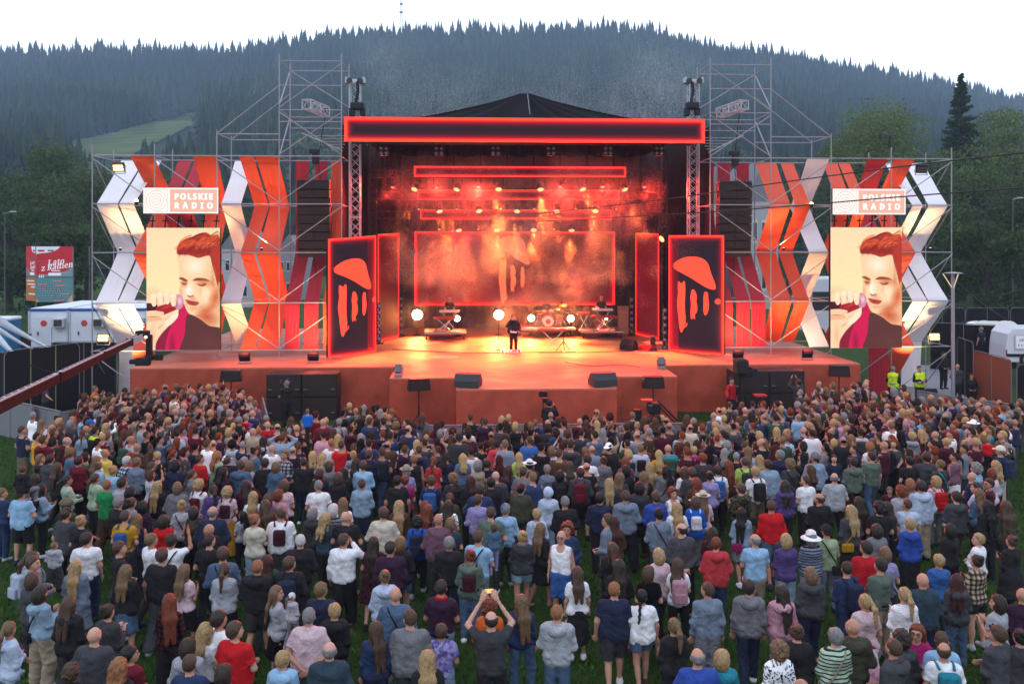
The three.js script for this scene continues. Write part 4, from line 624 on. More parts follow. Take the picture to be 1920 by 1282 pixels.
for (const [px0, px1, s] of [[498, 632, -1], [1375, 1510, 1]]) { // subwoofers in front of the wings
const D = 34.9, x0 = X(px0, D), x1 = X(px1, D), w = (x1 - x0) / 2, H = 0.94;
for (let c = 0; c < 2; c++) for (let r = 0; r < 2; r++) {
const t = thing('subwoofer', `${r ? 'upper' : 'lower'} black subwoofer of the ${s < 0 ? 'crane' : 'van'} side block, ${(c === 0) === (s < 0) ? 'away from the thrust' : 'next to the thrust'}`, 'subwoofer', [x0 + w * (c + 0.5), r * H, -D]);
new Geo().rbox(w - 0.015, H - 0.012, 0.95, 0.02, 0, H / 2, -0.48).build('cabinet', M('subwoofer paint', [0.02, 0.019, 0.021], 0.6), t); new Geo().box(w - 0.1, H - 0.1, 0.03, 0, H / 2, 0.006).build('grille', grille, t);
for (const a of [-1, 1]) new Geo().cyl(0.06, 0.06, 0.16, a * w * 0.38, 0.3, 0.02, 0, 0, Math.PI / 2).build('handle', darkSteel, t);
}
}
for (const [px, py, D, turn, label] of [[433, 704, 34.7, 0.1, 'front fill loudspeaker on a stand before the crane side wing'], [785, 720, 32.3, 0.25, 'front fill loudspeaker on a tripod before the apron, microphone stand side'], [1225, 716, 32.3, -0.05, 'front fill loudspeaker on a tripod beside the jib camera'], [1574, 695, 34.7, -0.25, 'front fill loudspeaker on a stand before the van side wing']]) {
const p = at(px, py, D), t = thing('stand_speaker', label, 'loudspeaker', [p.x, 0, -D], turn), h = p.y;
new Geo().add(slab([[-0.42, -0.22], [0.42, -0.22], [0.36, 0.22], [-0.36, 0.22]], 0.42).translate(0, 0, -0.21).rotateX(0.0), 0, h, 0).build('cabinet', black, t); new Geo().box(0.7, 0.36, 0.02, 0, h, 0.218).build('grille', grille, t);
new Geo().cyl(0.024, 0.024, h - 0.2, 0, (h - 0.2) / 2, 0).cyl(0.035, 0.035, h * 0.5, 0, h * 0.25 + 0.1, 0).build('pole', black, t);
for (let k = 0; k < 3; k++) { const a = k * 2.094 + 0.5; new Geo().bar(V(0, 0.75, 0), V(Math.sin(a) * 0.55, 0.02, Math.cos(a) * 0.55), 0.018).build('leg', black, t); }
}
function wedge(px, py, D, turn, label, w = 0.85, m = black) { const p = at(px, py, D), t = thing('wedge_monitor', label, 'monitor speaker', [p.x, DECK + 0.03, -D], turn); new Geo().add(slab([[-0.32, 0], [0.3, 0], [0.34, 0.16], [0.06, 0.46], [-0.16, 0.46], [-0.32, 0.22]], w).translate(0, 0, -w / 2)).build('cabinet', m, t); new Geo().box(0.02, 0.4, w - 0.1, 0.21, 0.32, 0, 0, 0, 0.745).build('grille', grille, t); for (const z of [-1, 1]) new Geo().cyl(0.045, 0.045, 0.02, -0.05, 0.2, z * (w / 2 + 0.005), Math.PI / 2, 0, 0).build('handle', darkSteel, t); return t; }
wedge(878, 728, 30.9, Math.PI * 0.42, 'black wedge monitor on the thrust corner, microphone stand side', 0.9, M('monitor paint', [0.04, 0.04, 0.045], 0.5)); wedge(1130, 728, 30.9, Math.PI * 0.58, 'black wedge monitor on the thrust corner, jib camera side', 0.9, M('monitor paint', [0.04, 0.04, 0.045], 0.5)); wedge(1180, 657, 41.0, Math.PI * 0.1 + 0.6, 'wedge monitor lying on the floor before the second narrow panel', 0.7);
for (const [px, py, label] of [[747, 708, 'small grey lamp on the apron corner, microphone stand side'], [1240, 691, 'small grey lamp on the apron corner, jib camera side']]) { const D = px < 900 ? 33.4 : 35, p = at(px, py, D), t = thing('apron_lamp', label, 'stage lamp', [p.x, DECK, -D]); new Geo().rbox(0.28, 0.34, 0.22, 0.04, 0, 0.3, 0, -0.4).build('head', M('grey lamp paint', [0.12, 0.12, 0.15], 0.5), t); new Geo().rbox(0.32, 0.1, 0.3, 0.03, 0, 0.05, 0).build('base', M('grey lamp paint', [0.2, 0.2, 0.26], 0.5), t); new Geo().box(0.02, 0.3, 0.06, -0.17, 0.22, 0).box(0.02, 0.3, 0.06, 0.17, 0.22, 0).build('yoke', black, t); }
{ const p = at(1224, 660, 40.8), t = thing('amplifier', 'black amplifier box with red cable heap before the second jellyfish panel', 'amplifier', [p.x, DECK, p.z]); new Geo().rbox(0.24, 0.55, 0.3, 0.03, 0, 0.42, 0).build('cabinet', black, t); new Geo().rbox(0.34, 0.14, 0.36, 0.03, 0, 0.08, 0.03).build('base', darkSteel, t); for (let k = 0; k < 4; k++) mesh('cable', new THREE.TorusGeometry(0.3 + 0.05 * k, 0.025, 6, 24).rotateX(Math.PI / 2 - 0.15).translate(-0.25, 0.06 + 0.05 * k, -0.1), M('red cable', [0.35, 0.02, 0.02], 0.7), t); }

// ---------------------------------------------------------------- the band's equipment
const chrome = M('chrome', [0.7, 0.68, 0.66], 0.2, { metalness: 0.9 }), redLac = M('red lacquer', [0.35, 0.03, 0.02], 0.3), cream = M('cream plastic', [0.7, 0.62, 0.55], 0.4), brass = M('cymbal brass', [0.7, 0.45, 0.15], 0.3, { metalness: 0.8 });
const riserM = M('riser deck', [0.22, 0.1, 0.1], 0.7);
function riser(px0, px1, py, D, dep, h, label) { const x0 = X(px0, D), x1 = X(px1, D), t = thing('riser', label, 'riser', [(x0 + x1) / 2, DECK, -D]), w = x1 - x0; new Geo().rbox(w, 0.12, dep, 0.02, 0, h - 0.06, -dep / 2).build('deck', riserM, t); new Geo().box(w + 0.01, 0.05, 0.03, 0, h - 0.06, 0.016).build('edge', alu, t); for (const a of [-1, 1]) for (const b of [0.08, 0.92]) { const l = mesh('leg', new Geo().cyl(0.035, 0.035, h - 0.16, 0, (h - 0.16) / 2 + 0.06, 0).geo(), darkSteel, t); l.position.set(a * (w / 2 - 0.12), 0, -dep * b); mesh('caster', new Geo().cyl(0.07, 0.07, 0.05, 0, 0.07, 0, 0, 0, Math.PI / 2).geo(), rubber, l); } return { x: (x0 + x1) / 2, z: -D - dep / 2, w, y: DECK + h }; }
const R1 = riser(795, 874, 634, 45.6, 1.9, 0.42, 'rolling riser carrying the first keyboard player'), R2 = riser(975, 1080, 632, 46.6, 2.4, 0.5, 'rolling riser carrying the drum kit'), R3 = riser(1091, 1170, 634, 45.8, 2.0, 0.42, 'rolling riser carrying the second keyboard player');
function keyboard(label, x, y, z, w, h, keysM, turn = 0) {
const t = thing('keyboard', label, 'keyboard', [x, y, z], turn);
new Geo().rbox(w, 0.1, 0.32, 0.02, 0, h, 0, 0.12).build('case', M('keyboard case', [0.05, 0.03, 0.03], 0.4), t); new Geo().box(w * 0.92, 0.025, 0.14, 0, h + 0.065, -0.05, 0.12).build('keys', keysM, t); new Geo().box(w * 0.94, 0.09, 0.015, 0, h + 0.01, 0.165, 0.12).build('back_plate', keysM, t);
for (const s of [-1, 1]) { new Geo().bar(V(s * w * 0.34, h - 0.05, 0.02), V(-s * w * 0.3, 0.02, 0.12), 0.02).build('leg', chrome, t); new Geo().bar(V(s * w * 0.36, 0.02, -0.1), V(s * w * 0.36, 0.02, 0.3), 0.018).build('foot', chrome, t); } return t;
}
keyboard('pale keyboard on the first riser, played by the first keyboard player', R1.x + 0.2, R1.y, R1.z + 0.35, 1.15, 1.05, cream); keyboard('red synthesizer under the pale keyboard on the first riser', R1.x - 0.05, R1.y, R1.z + 0.5, 1.2, 0.72, redLac);
keyboard('pale upright keyboard before the second keyboard player', R3.x + 0.1, R3.y, R3.z + 0.3, 1.15, 1.08, cream); keyboard('dark lower keyboard before the second keyboard player', R3.x + 0.15, R3.y, R3.z + 0.5, 1.5, 0.72, redLac); keyboard('small effects table at the end of the second riser', R3.x - 0.95, R3.y, R3.z + 0.3, 0.7, 0.9, redLac);
{ const p = at(1037, 655, 40.6); keyboard('keyboard on thin stand in the middle of the stage floor', p.x, DECK, p.z, 1.45, 1.05, M('dark keys', [0.3, 0.12, 0.08], 0.4), -0.18);
const t = thing('cable_reel', 'folded instrument stand standing under the middle keyboard', 'stand', [p.x + 0.5, DECK, p.z + 0.1]); for (let k = 0; k < 3; k++) { const a = k * 2.09; new Geo().bar(V(0, 0.5, 0), V(Math.sin(a) * 0.4, 0.02, Math.cos(a) * 0.4), 0.018).build('leg', black, t); } new Geo().bar(V(0, 0.3, 0), V(0, 0.8, 0), 0.022).build('post', black, t); t.name = numbered('instrument_stand'); }
{ // drum kit
const t = thing('drum_kit', 'red drum kit with chrome hardware and raised cymbals on the middle riser', 'drum kit', [R2.x + 0.05, R2.y, R2.z + 0.2]);
const drum = (name, r, h, x, y, z, rx, ry = 0) => { const g = mesh(name, new Geo().add(lathe([[0, -h / 2], [r, -h / 2], [r, h / 2], [0, h / 2]], 28), 0, 0, 0).geo(), redLac, t); g.position.set(x, y, z); g.rotation.set(rx, ry, 0); mesh('drum_head', lathe([[0, 0.01], [r * 0.93, 0.006], [r * 0.93, 0], [0, 0]], 28), M('drum head', [0.8, 0.66, 0.55], 0.5), g).position.y = h / 2; for (const e of [-1, 1]) mesh('hoop', new THREE.TorusGeometry(r, 0.014, 6, 28).rotateX(Math.PI / 2).translate(0, e * h / 2, 0), chrome, g); return g; };
const bd = drum('bass_drum', 0.31, 0.42, 0, 0.33, 0.35, Math.PI / 2); mesh('emblem', lathe([[0, 0.012], [0.14, 0.01], [0.14, 0], [0, 0]], 24), M('dark red print', [0.3, 0.02, 0.02], 0.6), bd).position.y = 0.223;
drum('tom', 0.15, 0.22, -0.2, 0.78, 0.22, 0.35); drum('tom', 0.16, 0.24, 0.2, 0.79, 0.22, 0.35); drum('floor_tom', 0.21, 0.4, 0.6, 0.42, 0.0, 0); drum('snare', 0.18, 0.14, -0.42, 0.6, -0.1, 0.1);
for (const [x, y, z, r] of [[-0.85, 1.2, 0.1, 0.24], [-0.55, 0.9, 0.2, 0.18], [0.35, 1.25, 0.1, 0.22], [0.85, 1.22, 0.05, 0.25], [0.55, 1.0, 0.3, 0.17]]) { const c = mesh('cymbal', lathe([[0.001, 0.03], [0.03, 0.025], [0.05, 0.008], [r, -0.012], [r, -0.016], [0, 0]], 26), brass, t); c.position.set(x, y, z); c.rotation.x = 0.25; new Geo().bar(V(x, 0.04, z - 0.05), V(x, y, z), 0.014).bar(V(x, 0.4, z - 0.05), V(x - 0.22, 0.02, z + 0.1), 0.012).bar(V(x, 0.4, z - 0.05), V(x + 0.22, 0.02, z + 0.1), 0.012).build('cymbal_stand', chrome, t); }
new Geo().cyl(0.17, 0.17, 0.08, 0, 0.5, -0.55).cyl(0.025, 0.025, 0.48, 0, 0.24, -0.55).build('stool', black, t);
}
function micStand(label, x, y, z, h, boom) { const t = thing('microphone_stand', label, 'microphone stand', [x, y, z]); new Geo().cyl(0.16, 0.14, 0.03, 0, 0.015, 0).build('base', black, t); new Geo().cyl(0.013, 0.013, h, 0, h / 2, 0).build('pole', black, t); if (boom) new Geo().bar(V(0, h, 0), V(boom, h + 0.12, 0.05), 0.011).build('boom', black, t); new Geo().cyl(0.018, 0.026, 0.16, boom || 0, h + (boom ? 0.12 : 0.05), 0.08, 1.3, 0, 0).build('microphone', darkSteel, t); }
{ const p = at(935, 656, 41.2); micStand('thin straight microphone stand beside the singer', p.x, DECK, p.z, 1.62, 0); micStand('boom microphone stand on the first riser', R1.x - 0.55, R1.y, R1.z + 0.5, 1.45, 0.3); micStand('boom microphone stand at the cymbals of the drum kit', R2.x - 1.0, R2.y, R2.z + 0.4, 1.3, 0.3); micStand('boom microphone stand on the second riser', R3.x + 0.85, R3.y, R3.z + 0.5, 1.3, -0.3); }
{ const p = at(958, 661, 40.0), t = thing('pedal_board', 'silver pedal board full of effect pedals at the feet of the singer', 'pedal board', [p.x, DECK, p.z]); new Geo().rbox(0.95, 0.05, 0.42, 0.015, 0, 0.09, 0, 0.18).build('board', alu, t); reseed(9); for (let i = 0; i < 12; i++) new Geo().rbox(0.1, 0.06, 0.14, 0.012, -0.39 + (i % 6) * 0.155, 0.15 - 0.03 * Math.floor(i / 6), -0.1 + 0.19 * Math.floor(i / 6)).build('pedal', M('pedal', pick([[0.5, 0.5, 0.55], [0.08, 0.08, 0.1], [0.5, 0.1, 0.1], [0.2, 0.22, 0.4], [0.6, 0.55, 0.5]]), 0.4), t); }
{ const p = at(1168, 608, 48), t = thing('amplifier_cabinet', 'orange lit flat cabinet behind the second keyboard player', 'amplifier', [p.x, DECK, p.z]); new Geo().rbox(0.62, 1.6, 0.4, 0.03, 0, 0.8, 0).build('cabinet', M('amplifier tolex', [0.3, 0.16, 0.1], 0.7), t); new Geo().box(0.54, 1.3, 0.02, 0, 0.72, 0.205).build('grille', M('amplifier cloth', [0.4, 0.22, 0.13], 0.9), t); }
// ---------------------------------------------------------------- people: bodies, clothes and hair from distance fields
const smin = (a, b, k) => { const h = Math.max(k - Math.abs(a - b), 0) / k; return Math.min(a, b) - h * h * k * 0.25; };
const smax = (a, b, k) => -smin(-a, -b, k);
function cone(px, py, pz, a, b, r0, r1) { // distance to a tapered capsule between joints a and b
const bx = b[0] - a[0], by = b[1] - a[1], bz = b[2] - a[2], ax = px - a[0], ay = py - a[1], az = pz - a[2];
const t = clamp((ax * bx + ay * by + az * bz) / (bx * bx + by * by + bz * bz + 1e-9)), dx = ax - bx * t, dy = ay - by * t, dz = az - bz * t;
return Math.sqrt(dx * dx + dy * dy + dz * dz) - (r0 + (r1 - r0) * t);
}
const ell = (px, py, pz, c, r) => { const x = (px - c[0]) / r[0], y = (py - c[1]) / r[1], z = (pz - c[2]) / r[2], k0 = Math.sqrt(x * x + y * y + z * z), k1 = Math.sqrt(x * x / (r[0] * r[0]) + y * y / (r[1] * r[1]) + z * z / (r[2] * r[2])); return k1 > 1e-9 ? k0 * (k0 - 1) / k1 : -r[0]; };
// surface nets over a box, evaluating only blocks near the surface
function surfaceNet(f, lo, hi, cell, slack = 1.5) {
const nx = Math.ceil((hi[0] - lo[0]) / cell) + 1, ny = Math.ceil((hi[1] - lo[1]) / cell) + 1, nz = Math.ceil((hi[2] - lo[2]) / cell) + 1, B = 6, sxy = nx * ny, val = new Float32Array(sxy * nz).fill(1);
for (let bz = 0; bz < nz; bz += B) for (let by = 0; by < ny; by += B) for (let bx = 0; bx < nx; bx += B) {
const c = f(lo[0] + (bx + B / 2) * cell, lo[1] + (by + B / 2) * cell, lo[2] + (bz + B / 2) * cell), far = Math.abs(c) > B * cell * 0.87 * slack + 0.02;
for (let z = bz; z < Math.min(nz, bz + B); z++) for (let y = by; y < Math.min(ny, by + B); y++) for (let x = bx, i = x + y * nx + z * sxy; x < Math.min(nx, bx + B); x++, i++) val[i] = far ? Math.sign(c) : f(lo[0] + x * cell, lo[1] + y * cell, lo[2] + z * cell);
}
const id = new Int32Array(val.length).fill(-1), pos = [], idx = [], off = [0, 1, nx, nx + 1, sxy, sxy + 1, sxy + nx, sxy + nx + 1], E = [[0, 1], [2, 3], [4, 5], [6, 7], [0, 2], [1, 3], [4, 6], [5, 7], [0, 4], [1, 5], [2, 6], [3, 7]];
for (let z = 0; z < nz - 1; z++) for (let y = 0; y < ny - 1; y++) for (let x = 0; x < nx - 1; x++) {
const i = x + y * nx + z * sxy; let m = 0; for (let k = 0; k < 8; k++) if (val[i + off[k]] < 0) m |= 1 << k; if (m === 0 || m === 255) continue;
let n = 0, sx = 0, sy = 0, sz = 0; for (const [p, q] of E) { const a = val[i + off[p]], b = val[i + off[q]]; if ((a < 0) === (b < 0)) continue; const t = a / (a - b); n++; sx += (p & 1) + t * ((q & 1) - (p & 1)); sy += ((p >> 1) & 1) + t * (((q >> 1) & 1) - ((p >> 1) & 1)); sz += (p >> 2) + t * ((q >> 2) - (p >> 2)); }
id[i] = pos.length / 3; pos.push(lo[0] + (x + sx / n) * cell, lo[1] + (y + sy / n) * cell, lo[2] + (z + sz / n) * cell);
}
const quad = (a, b, c, d, flip) => { if (a < 0 || b < 0 || c < 0 || d < 0) return; if (flip) idx.push(a, c, b, a, d, c); else idx.push(a, b, c, a, c, d); };
for (let z = 1; z < nz - 1; z++) for (let y = 1; y < ny - 1; y++) for (let x = 1; x < nx - 1; x++) {
const i = x + y * nx + z * sxy, s = val[i] < 0;
if (s !== val[i + 1] < 0) quad(id[i - nx - sxy], id[i - sxy], id[i], id[i - nx], !s);
if (s !== val[i + nx] < 0) quad(id[i - 1 - sxy], id[i - sxy], id[i], id[i - 1], s);
if (s !== val[i + sxy] < 0) quad(id[i - 1 - nx], id[i - nx], id[i], id[i - 1], !s);
}
const nor = new Float32Array(pos.length), h = cell * 0.6;
for (let i = 0; i < pos.length; i += 3) { const x = pos[i], y = pos[i + 1], z = pos[i + 2]; let a = f(x + h, y, z) - f(x - h, y, z), b = f(x, y + h, z) - f(x, y - h, z), c = f(x, y, z + h) - f(x, y, z - h); const L = Math.hypot(a, b, c) || 1; nor[i] = a / L; nor[i + 1] = b / L; nor[i + 2] = c / L; }
{ // wind the faces outwards
let s = 0; for (let i = 0; i < Math.min(idx.length, 900); i += 3) { const [a, b, c] = [idx[i] * 3, idx[i + 1] * 3, idx[i + 2] * 3], u = [pos[b] - pos[a], pos[b + 1] - pos[a + 1], pos[b + 2] - pos[a + 2]], v = [pos[c] - pos[a], pos[c + 1] - pos[a + 1], pos[c + 2] - pos[a + 2]]; s += Math.sign((u[1] * v[2] - u[2] * v[1]) * nor[a] + (u[2] * v[0] - u[0] * v[2]) * nor[a + 1] + (u[0] * v[1] - u[1] * v[0]) * nor[a + 2]); }
if (s < 0) for (let i = 0; i < idx.length; i += 3) { const t = idx[i + 1]; idx[i + 1] = idx[i + 2]; idx[i + 2] = t; }
}
const uv = new Float32Array(pos.length / 3 * 2); for (let i = 0; i < pos.length / 3; i++) { uv[i * 2] = pos[i * 3] + pos[i * 3 + 2] * 0.35; uv[i * 2 + 1] = pos[i * 3 + 1] + pos[i * 3 + 2] * 0.1; }
return { pos, nor, uv, idx };
}
function toGeo(parts, colorFn) {
let n = 0; const pos = [], nor = [], uv = [], idx = []; for (const p of parts) { for (const v of p.pos) pos.push(v); for (const v of p.nor) nor.push(v); for (const v of p.uv) uv.push(v); for (const v of p.idx) idx.push(v + n); n += p.pos.length / 3; }
const g = new THREE.BufferGeometry(); g.setAttribute('position', new THREE.Float32BufferAttribute(pos, 3)); g.setAttribute('normal', new THREE.Float32BufferAttribute(nor, 3)); g.setAttribute('uv', new THREE.Float32BufferAttribute(uv, 2)); g.setIndex(idx);
if (colorFn) { const c = new Float32Array(n * 3); for (let i = 0; i < n; i++) { const k = colorFn(pos[i * 3], pos[i * 3 + 1], pos[i * 3 + 2]); c[i * 3] = k[0]; c[i * 3 + 1] = k[1]; c[i * 3 + 2] = k[2]; } g.setAttribute('color', new THREE.Float32BufferAttribute(c, 3)); }
return g;
}
// skeleton of a 1.75 m figure that faces -z; x > 0 is its right
function skeleton(sex, pose) {
const w = sex === 'w', sw = w ? 0.146 : 0.174, f = sex === 'h' ? 0.05 : sex === 'f' ? 0.04 : 0, hipw = (w ? 0.095 : 0.088) + f * 0.3, S = (s) => [s * sw, 1.39, 0.015], arm = {};
const set = (s, e, ww, hand) => { arm[s] = { S: S(s), E: e, W: ww, H: hand }; }, o = f * 0.8;
const down = (s) => set(s, [s * (sw + 0.06 + o), 1.12, 0.035], [s * (sw + 0.075 + o), 0.88, -0.03], [0, -1, -0.12]);
const P = {
down: () => [1, -1].forEach(down),
cross: () => { set(1, [sw + 0.065 + o, 1.12, -0.02], [0.0, 1.13 + 0.02, -0.2 - f], [-1, 0.05, -0.1]); set(-1, [-sw - 0.065 - o, 1.12, -0.02], [0.02, 1.08, -0.22 - f], [1, 0.1, 0]); },
phone: () => [1, -1].forEach((s) => set(s, [s * 0.3, 1.5, -0.14], [s * 0.11, 1.79, -0.24], [-s * 0.35, 0.8, -0.1])),
one: () => { set(1, [sw + 0.12, 1.46, -0.12], [sw + 0.05, 1.73, -0.18], [-0.1, 1, -0.1]); down(-1); },
back: () => [1, -1].forEach((s) => set(s, [s * (sw + 0.085 + o), 1.12, 0.07], [s * 0.035, 0.94, 0.17 + f], [-s * 0.8, -0.5, 0.1])),
front: () => [1, -1].forEach((s) => set(s, [s * (sw + 0.08 + o), 1.12, 0.03], [s * 0.12, 1.0, -0.19 - f], [-s * 0.7, 0.05, -0.6])),
hold: () => [1, -1].forEach((s) => set(s, [s * (sw + 0.07 + o), 1.12, -0.01], [s * 0.09, 1.22, -0.23], [-s * 0.4, 0.6, -0.5])),
head: () => [1, -1].forEach((s) => set(s, [s * 0.36, 1.57, -0.02], [s * 0.13, 1.72, 0.06], [-s, 0.3, 0.2])),
face: () => { set(1, [sw + 0.13, 1.3, -0.1], [0.1, 1.54, -0.16], [-0.4, 0.8, -0.1]); down(-1); },
carry: () => { set(1, [sw + 0.07, 1.13, -0.06], [0.06, 1.1, -0.3], [-1, 0.1, -0.3]); set(-1, [-sw - 0.07, 1.13, -0.03], [-0.05, 1.17, -0.27], [1, 0.1, -0.2]); },
keys: () => [1, -1].forEach((s) => set(s, [s * (sw + 0.07), 1.13, -0.06], [s * 0.16, 1.08, -0.32], [0, -0.15, -1])),
guitar: () => { set(1, [0.3, 1.2, -0.08], [0.1, 1.5, -0.19], [-0.6, 0.7, 0.1]); set(-1, [-0.29, 1.12, -0.02], [-0.27, 0.94, -0.2], [0.5, -0.3, -0.6]); },
cam: () => { set(1, [0.25, 1.22, -0.16], [0.14, 1.5, -0.26], [-0.2, 0.8, -0.5]); set(-1, [-0.22, 1.15, -0.14], [-0.02, 1.28, -0.33], [0.4, 0.6, -0.5]); },
side: () => { set(1, [sw + 0.2, 1.2, -0.1], [sw + 0.34, 1.08, -0.28], [0.6, -0.2, -0.6]); down(-1); },
waist: () => { set(1, [sw + 0.17, 1.14, 0.06], [0.17 + f, 1.0, -0.02], [-0.4, -0.6, -0.5]); down(-1); },
};
(P[pose] ?? P.down)();
return { sex, w, sw, f, hipw, arm, pose };
}
const torsoField = (k, x, y, z, t, kk) => { // upper body, swollen by t
const { sw, f, w, hipw } = k;
let d = cone(x, y, z / 0.92, [-sw + 0.035, 1.375, 0.015], [sw - 0.035, 1.375, 0.015], 0.068 + t, 0.068 + t);
d = smin(d, cone(x, y, z / 0.86, [-0.075, 1.24, 0.005], [0.075, 1.24, 0.005], (w ? 0.092 : 0.108) + t + f * 0.5, (w ? 0.092 : 0.108) + t + f * 0.5), 0.1);
d = smin(d, cone(x, y, z / 0.88, [-0.055 - f * 0.5, 1.07, -f * 0.4], [0.055 + f * 0.5, 1.07, -f * 0.4], (w ? 0.085 : 0.104) + t + f, (w ? 0.085 : 0.104) + t + f), 0.1);
d = smin(d, cone(x, y, z / 0.92, [-hipw + 0.01, 0.93, 0.01], [hipw - 0.01, 0.93, 0.01], (w ? 0.112 : 0.105) + t + f * 0.7, (w ? 0.112 : 0.105) + t + f * 0.7), 0.09);
if (w) d = smin(d, Math.min(cone(x, y, z, [-0.07, 1.235, -0.075], [-0.07, 1.24, -0.07], 0.05 + t, 0.05 + t), cone(x, y, z, [0.07, 1.235, -0.075], [0.07, 1.24, -0.07], 0.05 + t, 0.05 + t)), 0.05);
d = smin(d, cone(x, y, z, [0, 1.45, 0.02], [0, 1.36, 0.03], 0.06 + t * 0.5, 0.105 + t * 0.6), kk ?? 0.07); return d;
};
const legPts = (k, s, stance) => stance === 'sit' ? { H: [s * k.hipw, 0.9, 0.0], K: [s * 0.17, 0.86, -0.42], A: [s * 0.16, 0.5, -0.4] } : stance === 'walk' ? { H: [s * k.hipw, 0.9, 0], K: [s * 0.1, 0.49, s > 0 ? -0.13 : 0.02], A: [s * 0.1, 0.09, s > 0 ? -0.14 : 0.25] } : stance === 'lean' ? { H: [s * k.hipw + 0.01, 0.9, 0], K: [s * 0.11 + (s > 0 ? 0.05 : 0), 0.48, s > 0 ? -0.05 : 0], A: [s * 0.12 + (s > 0 ? 0.05 : 0), 0.085, 0.02] } : { H: [s * k.hipw, 0.9, 0], K: [s * 0.105, 0.48, -0.012], A: [s * 0.11, 0.085, 0.022] };
function handBones(a, s) { // palm and five fingers from the wrist on, curled a little
const d = V(...a.H).normalize(), ref = Math.abs(d.z) > 0.8 ? V(0, 1, 0) : V(0, 0, 1), side = V().crossVectors(d, ref).normalize(), nrm = V().crossVectors(side, d).normalize(), W = V(...a.W), b = [], P = (p) => p.toArray();
for (let i = 0; i < 4; i++) { const q = (i - 1.5) * 0.019, k0 = W.clone().addScaledVector(d, 0.012).addScaledVector(side, q * 0.55), k1 = W.clone().addScaledVector(d, 0.085).addScaledVector(side, q), L = [0.062, 0.074, 0.07, 0.054][i], k2 = k1.clone().addScaledVector(d, L * 0.52).addScaledVector(nrm, -0.012), k3 = k2.clone().addScaledVector(d, L * 0.42).addScaledVector(nrm, -0.026); b.push([P(k0), P(k1), 0.017, 0.0125], [P(k1), P(k2), 0.0095, 0.0088], [P(k2), P(k3), 0.0088, 0.0075]); }
const sg = -s, t0 = W.clone().addScaledVector(d, 0.02).addScaledVector(side, sg * 0.02), t1 = W.clone().addScaledVector(d, 0.055).addScaledVector(side, sg * 0.045).addScaledVector(nrm, -0.015), t2 = t1.clone().addScaledVector(d, 0.045).addScaledVector(side, sg * 0.008).addScaledVector(nrm, -0.015); b.push([P(t0), P(t1), 0.015, 0.012], [P(t1), P(t2), 0.0105, 0.0085]); return b;
}
const headTurn = (x, z, a) => { const c = Math.cos(a), s = Math.sin(a), zz = z - 0.02; return [x * c + zz * s, -x * s + zz * c + 0.02]; };
const HS = 1.08, HY = 1.638 - 1.655 * HS; // heads drawn a little large, set a little low on the neck
function headField(x, y, z, ht, w) {
[x, z] = headTurn(x, z, ht); x /= HS; y = (y - 1.638) / HS + 1.655; z = (z - 0.02) / HS + 0.02;
let d = ell(x, y, z, [0, 1.655, 0.022], [0.074, 0.096, 0.092]);
d = smin(d, ell(x, y, z, [0, 1.605, -0.028], [w ? 0.05 : 0.056, 0.066, 0.058]), 0.05);
d = smin(d, cone(x, y, z, [0, 1.562, -0.05], [0, 1.57, -0.04], 0.024, 0.03), 0.03);           // chin
d = smin(d, cone(x, y, z, [-0.035, 1.668, -0.058], [0.035, 1.668, -0.058], 0.014, 0.014), 0.02); // brow
d = smax(d, -Math.min(ell(x, y, z, [-0.031, 1.645, -0.088], [0.02, 0.013, 0.018]), ell(x, y, z, [0.031, 1.645, -0.088], [0.02, 0.013, 0.018])), 0.012);
d = smin(d, Math.min(ell(x, y, z, [-0.031, 1.645, -0.066], [0.014, 0.012, 0.013]), ell(x, y, z, [0.031, 1.645, -0.066], [0.014, 0.012, 0.013])), 0.004);
d = smin(d, cone(x, y, z, [0, 1.655, -0.07], [0, 1.615, -0.094], 0.008, 0.013), 0.014);           // nose
d = smin(d, ell(x, y, z, [0, 1.59, -0.077], [0.024, 0.008, 0.011]), 0.008);                       // lips
d = smin(d, Math.min(ell(x, y, z, [-0.079, 1.635, 0.025], [0.011, 0.03, 0.019]), ell(x, y, z, [0.079, 1.635, 0.025], [0.011, 0.03, 0.019])), 0.008);
return d * HS;
}
const neckField = (x, y, z) => cone(x, y, z, [0, 1.40, 0.025], [0, 1.58, 0.012], 0.06, 0.052);
const armField = (k, x, y, z, s, t) => { const a = k.arm[s], m = k.w ? 0.85 : 1, g = 1 + k.f * 3; let d = cone(x, y, z, a.S, a.E, 0.054 * m * g + t, 0.041 * m * g + t); return smin(d, cone(x, y, z, a.E, a.W, 0.042 * m * g + t, 0.028 * m + t), 0.025); };
const legField = (k, x, y, z, s, st, t) => { const l = legPts(k, s, st), g = 1 + k.f * 2; let d = cone(x, y, z, l.H, l.K, 0.092 * g + t, 0.056 * g + t); d = smin(d, cone(x, y, z, l.K, l.A, 0.055 * g + t, 0.038 + t), 0.04); return smin(d, cone(x, y, z, [l.K[0], lerp(l.K[1], l.A[1], 0.25), lerp(l.K[2], l.A[2], 0.25) + 0.022], [l.K[0], lerp(l.K[1], l.A[1], 0.5), lerp(l.K[2], l.A[2], 0.5) + 0.015], 0.046 + t, 0.035 + t), 0.04); };
const footField = (k, x, y, z, s, st, t) => { const A = legPts(k, s, st).A; return smin(cone(x, y, z, [A[0], A[1] - 0.035, A[2] + 0.02], [A[0] + s * 0.02, A[1] - 0.052, A[2] - 0.15], 0.04 + t, 0.032 + t), cone(x, y, z, [A[0], A[1] + 0.02, A[2]], [A[0], A[1] - 0.03, A[2]], 0.04 + t, 0.042 + t), 0.03); };
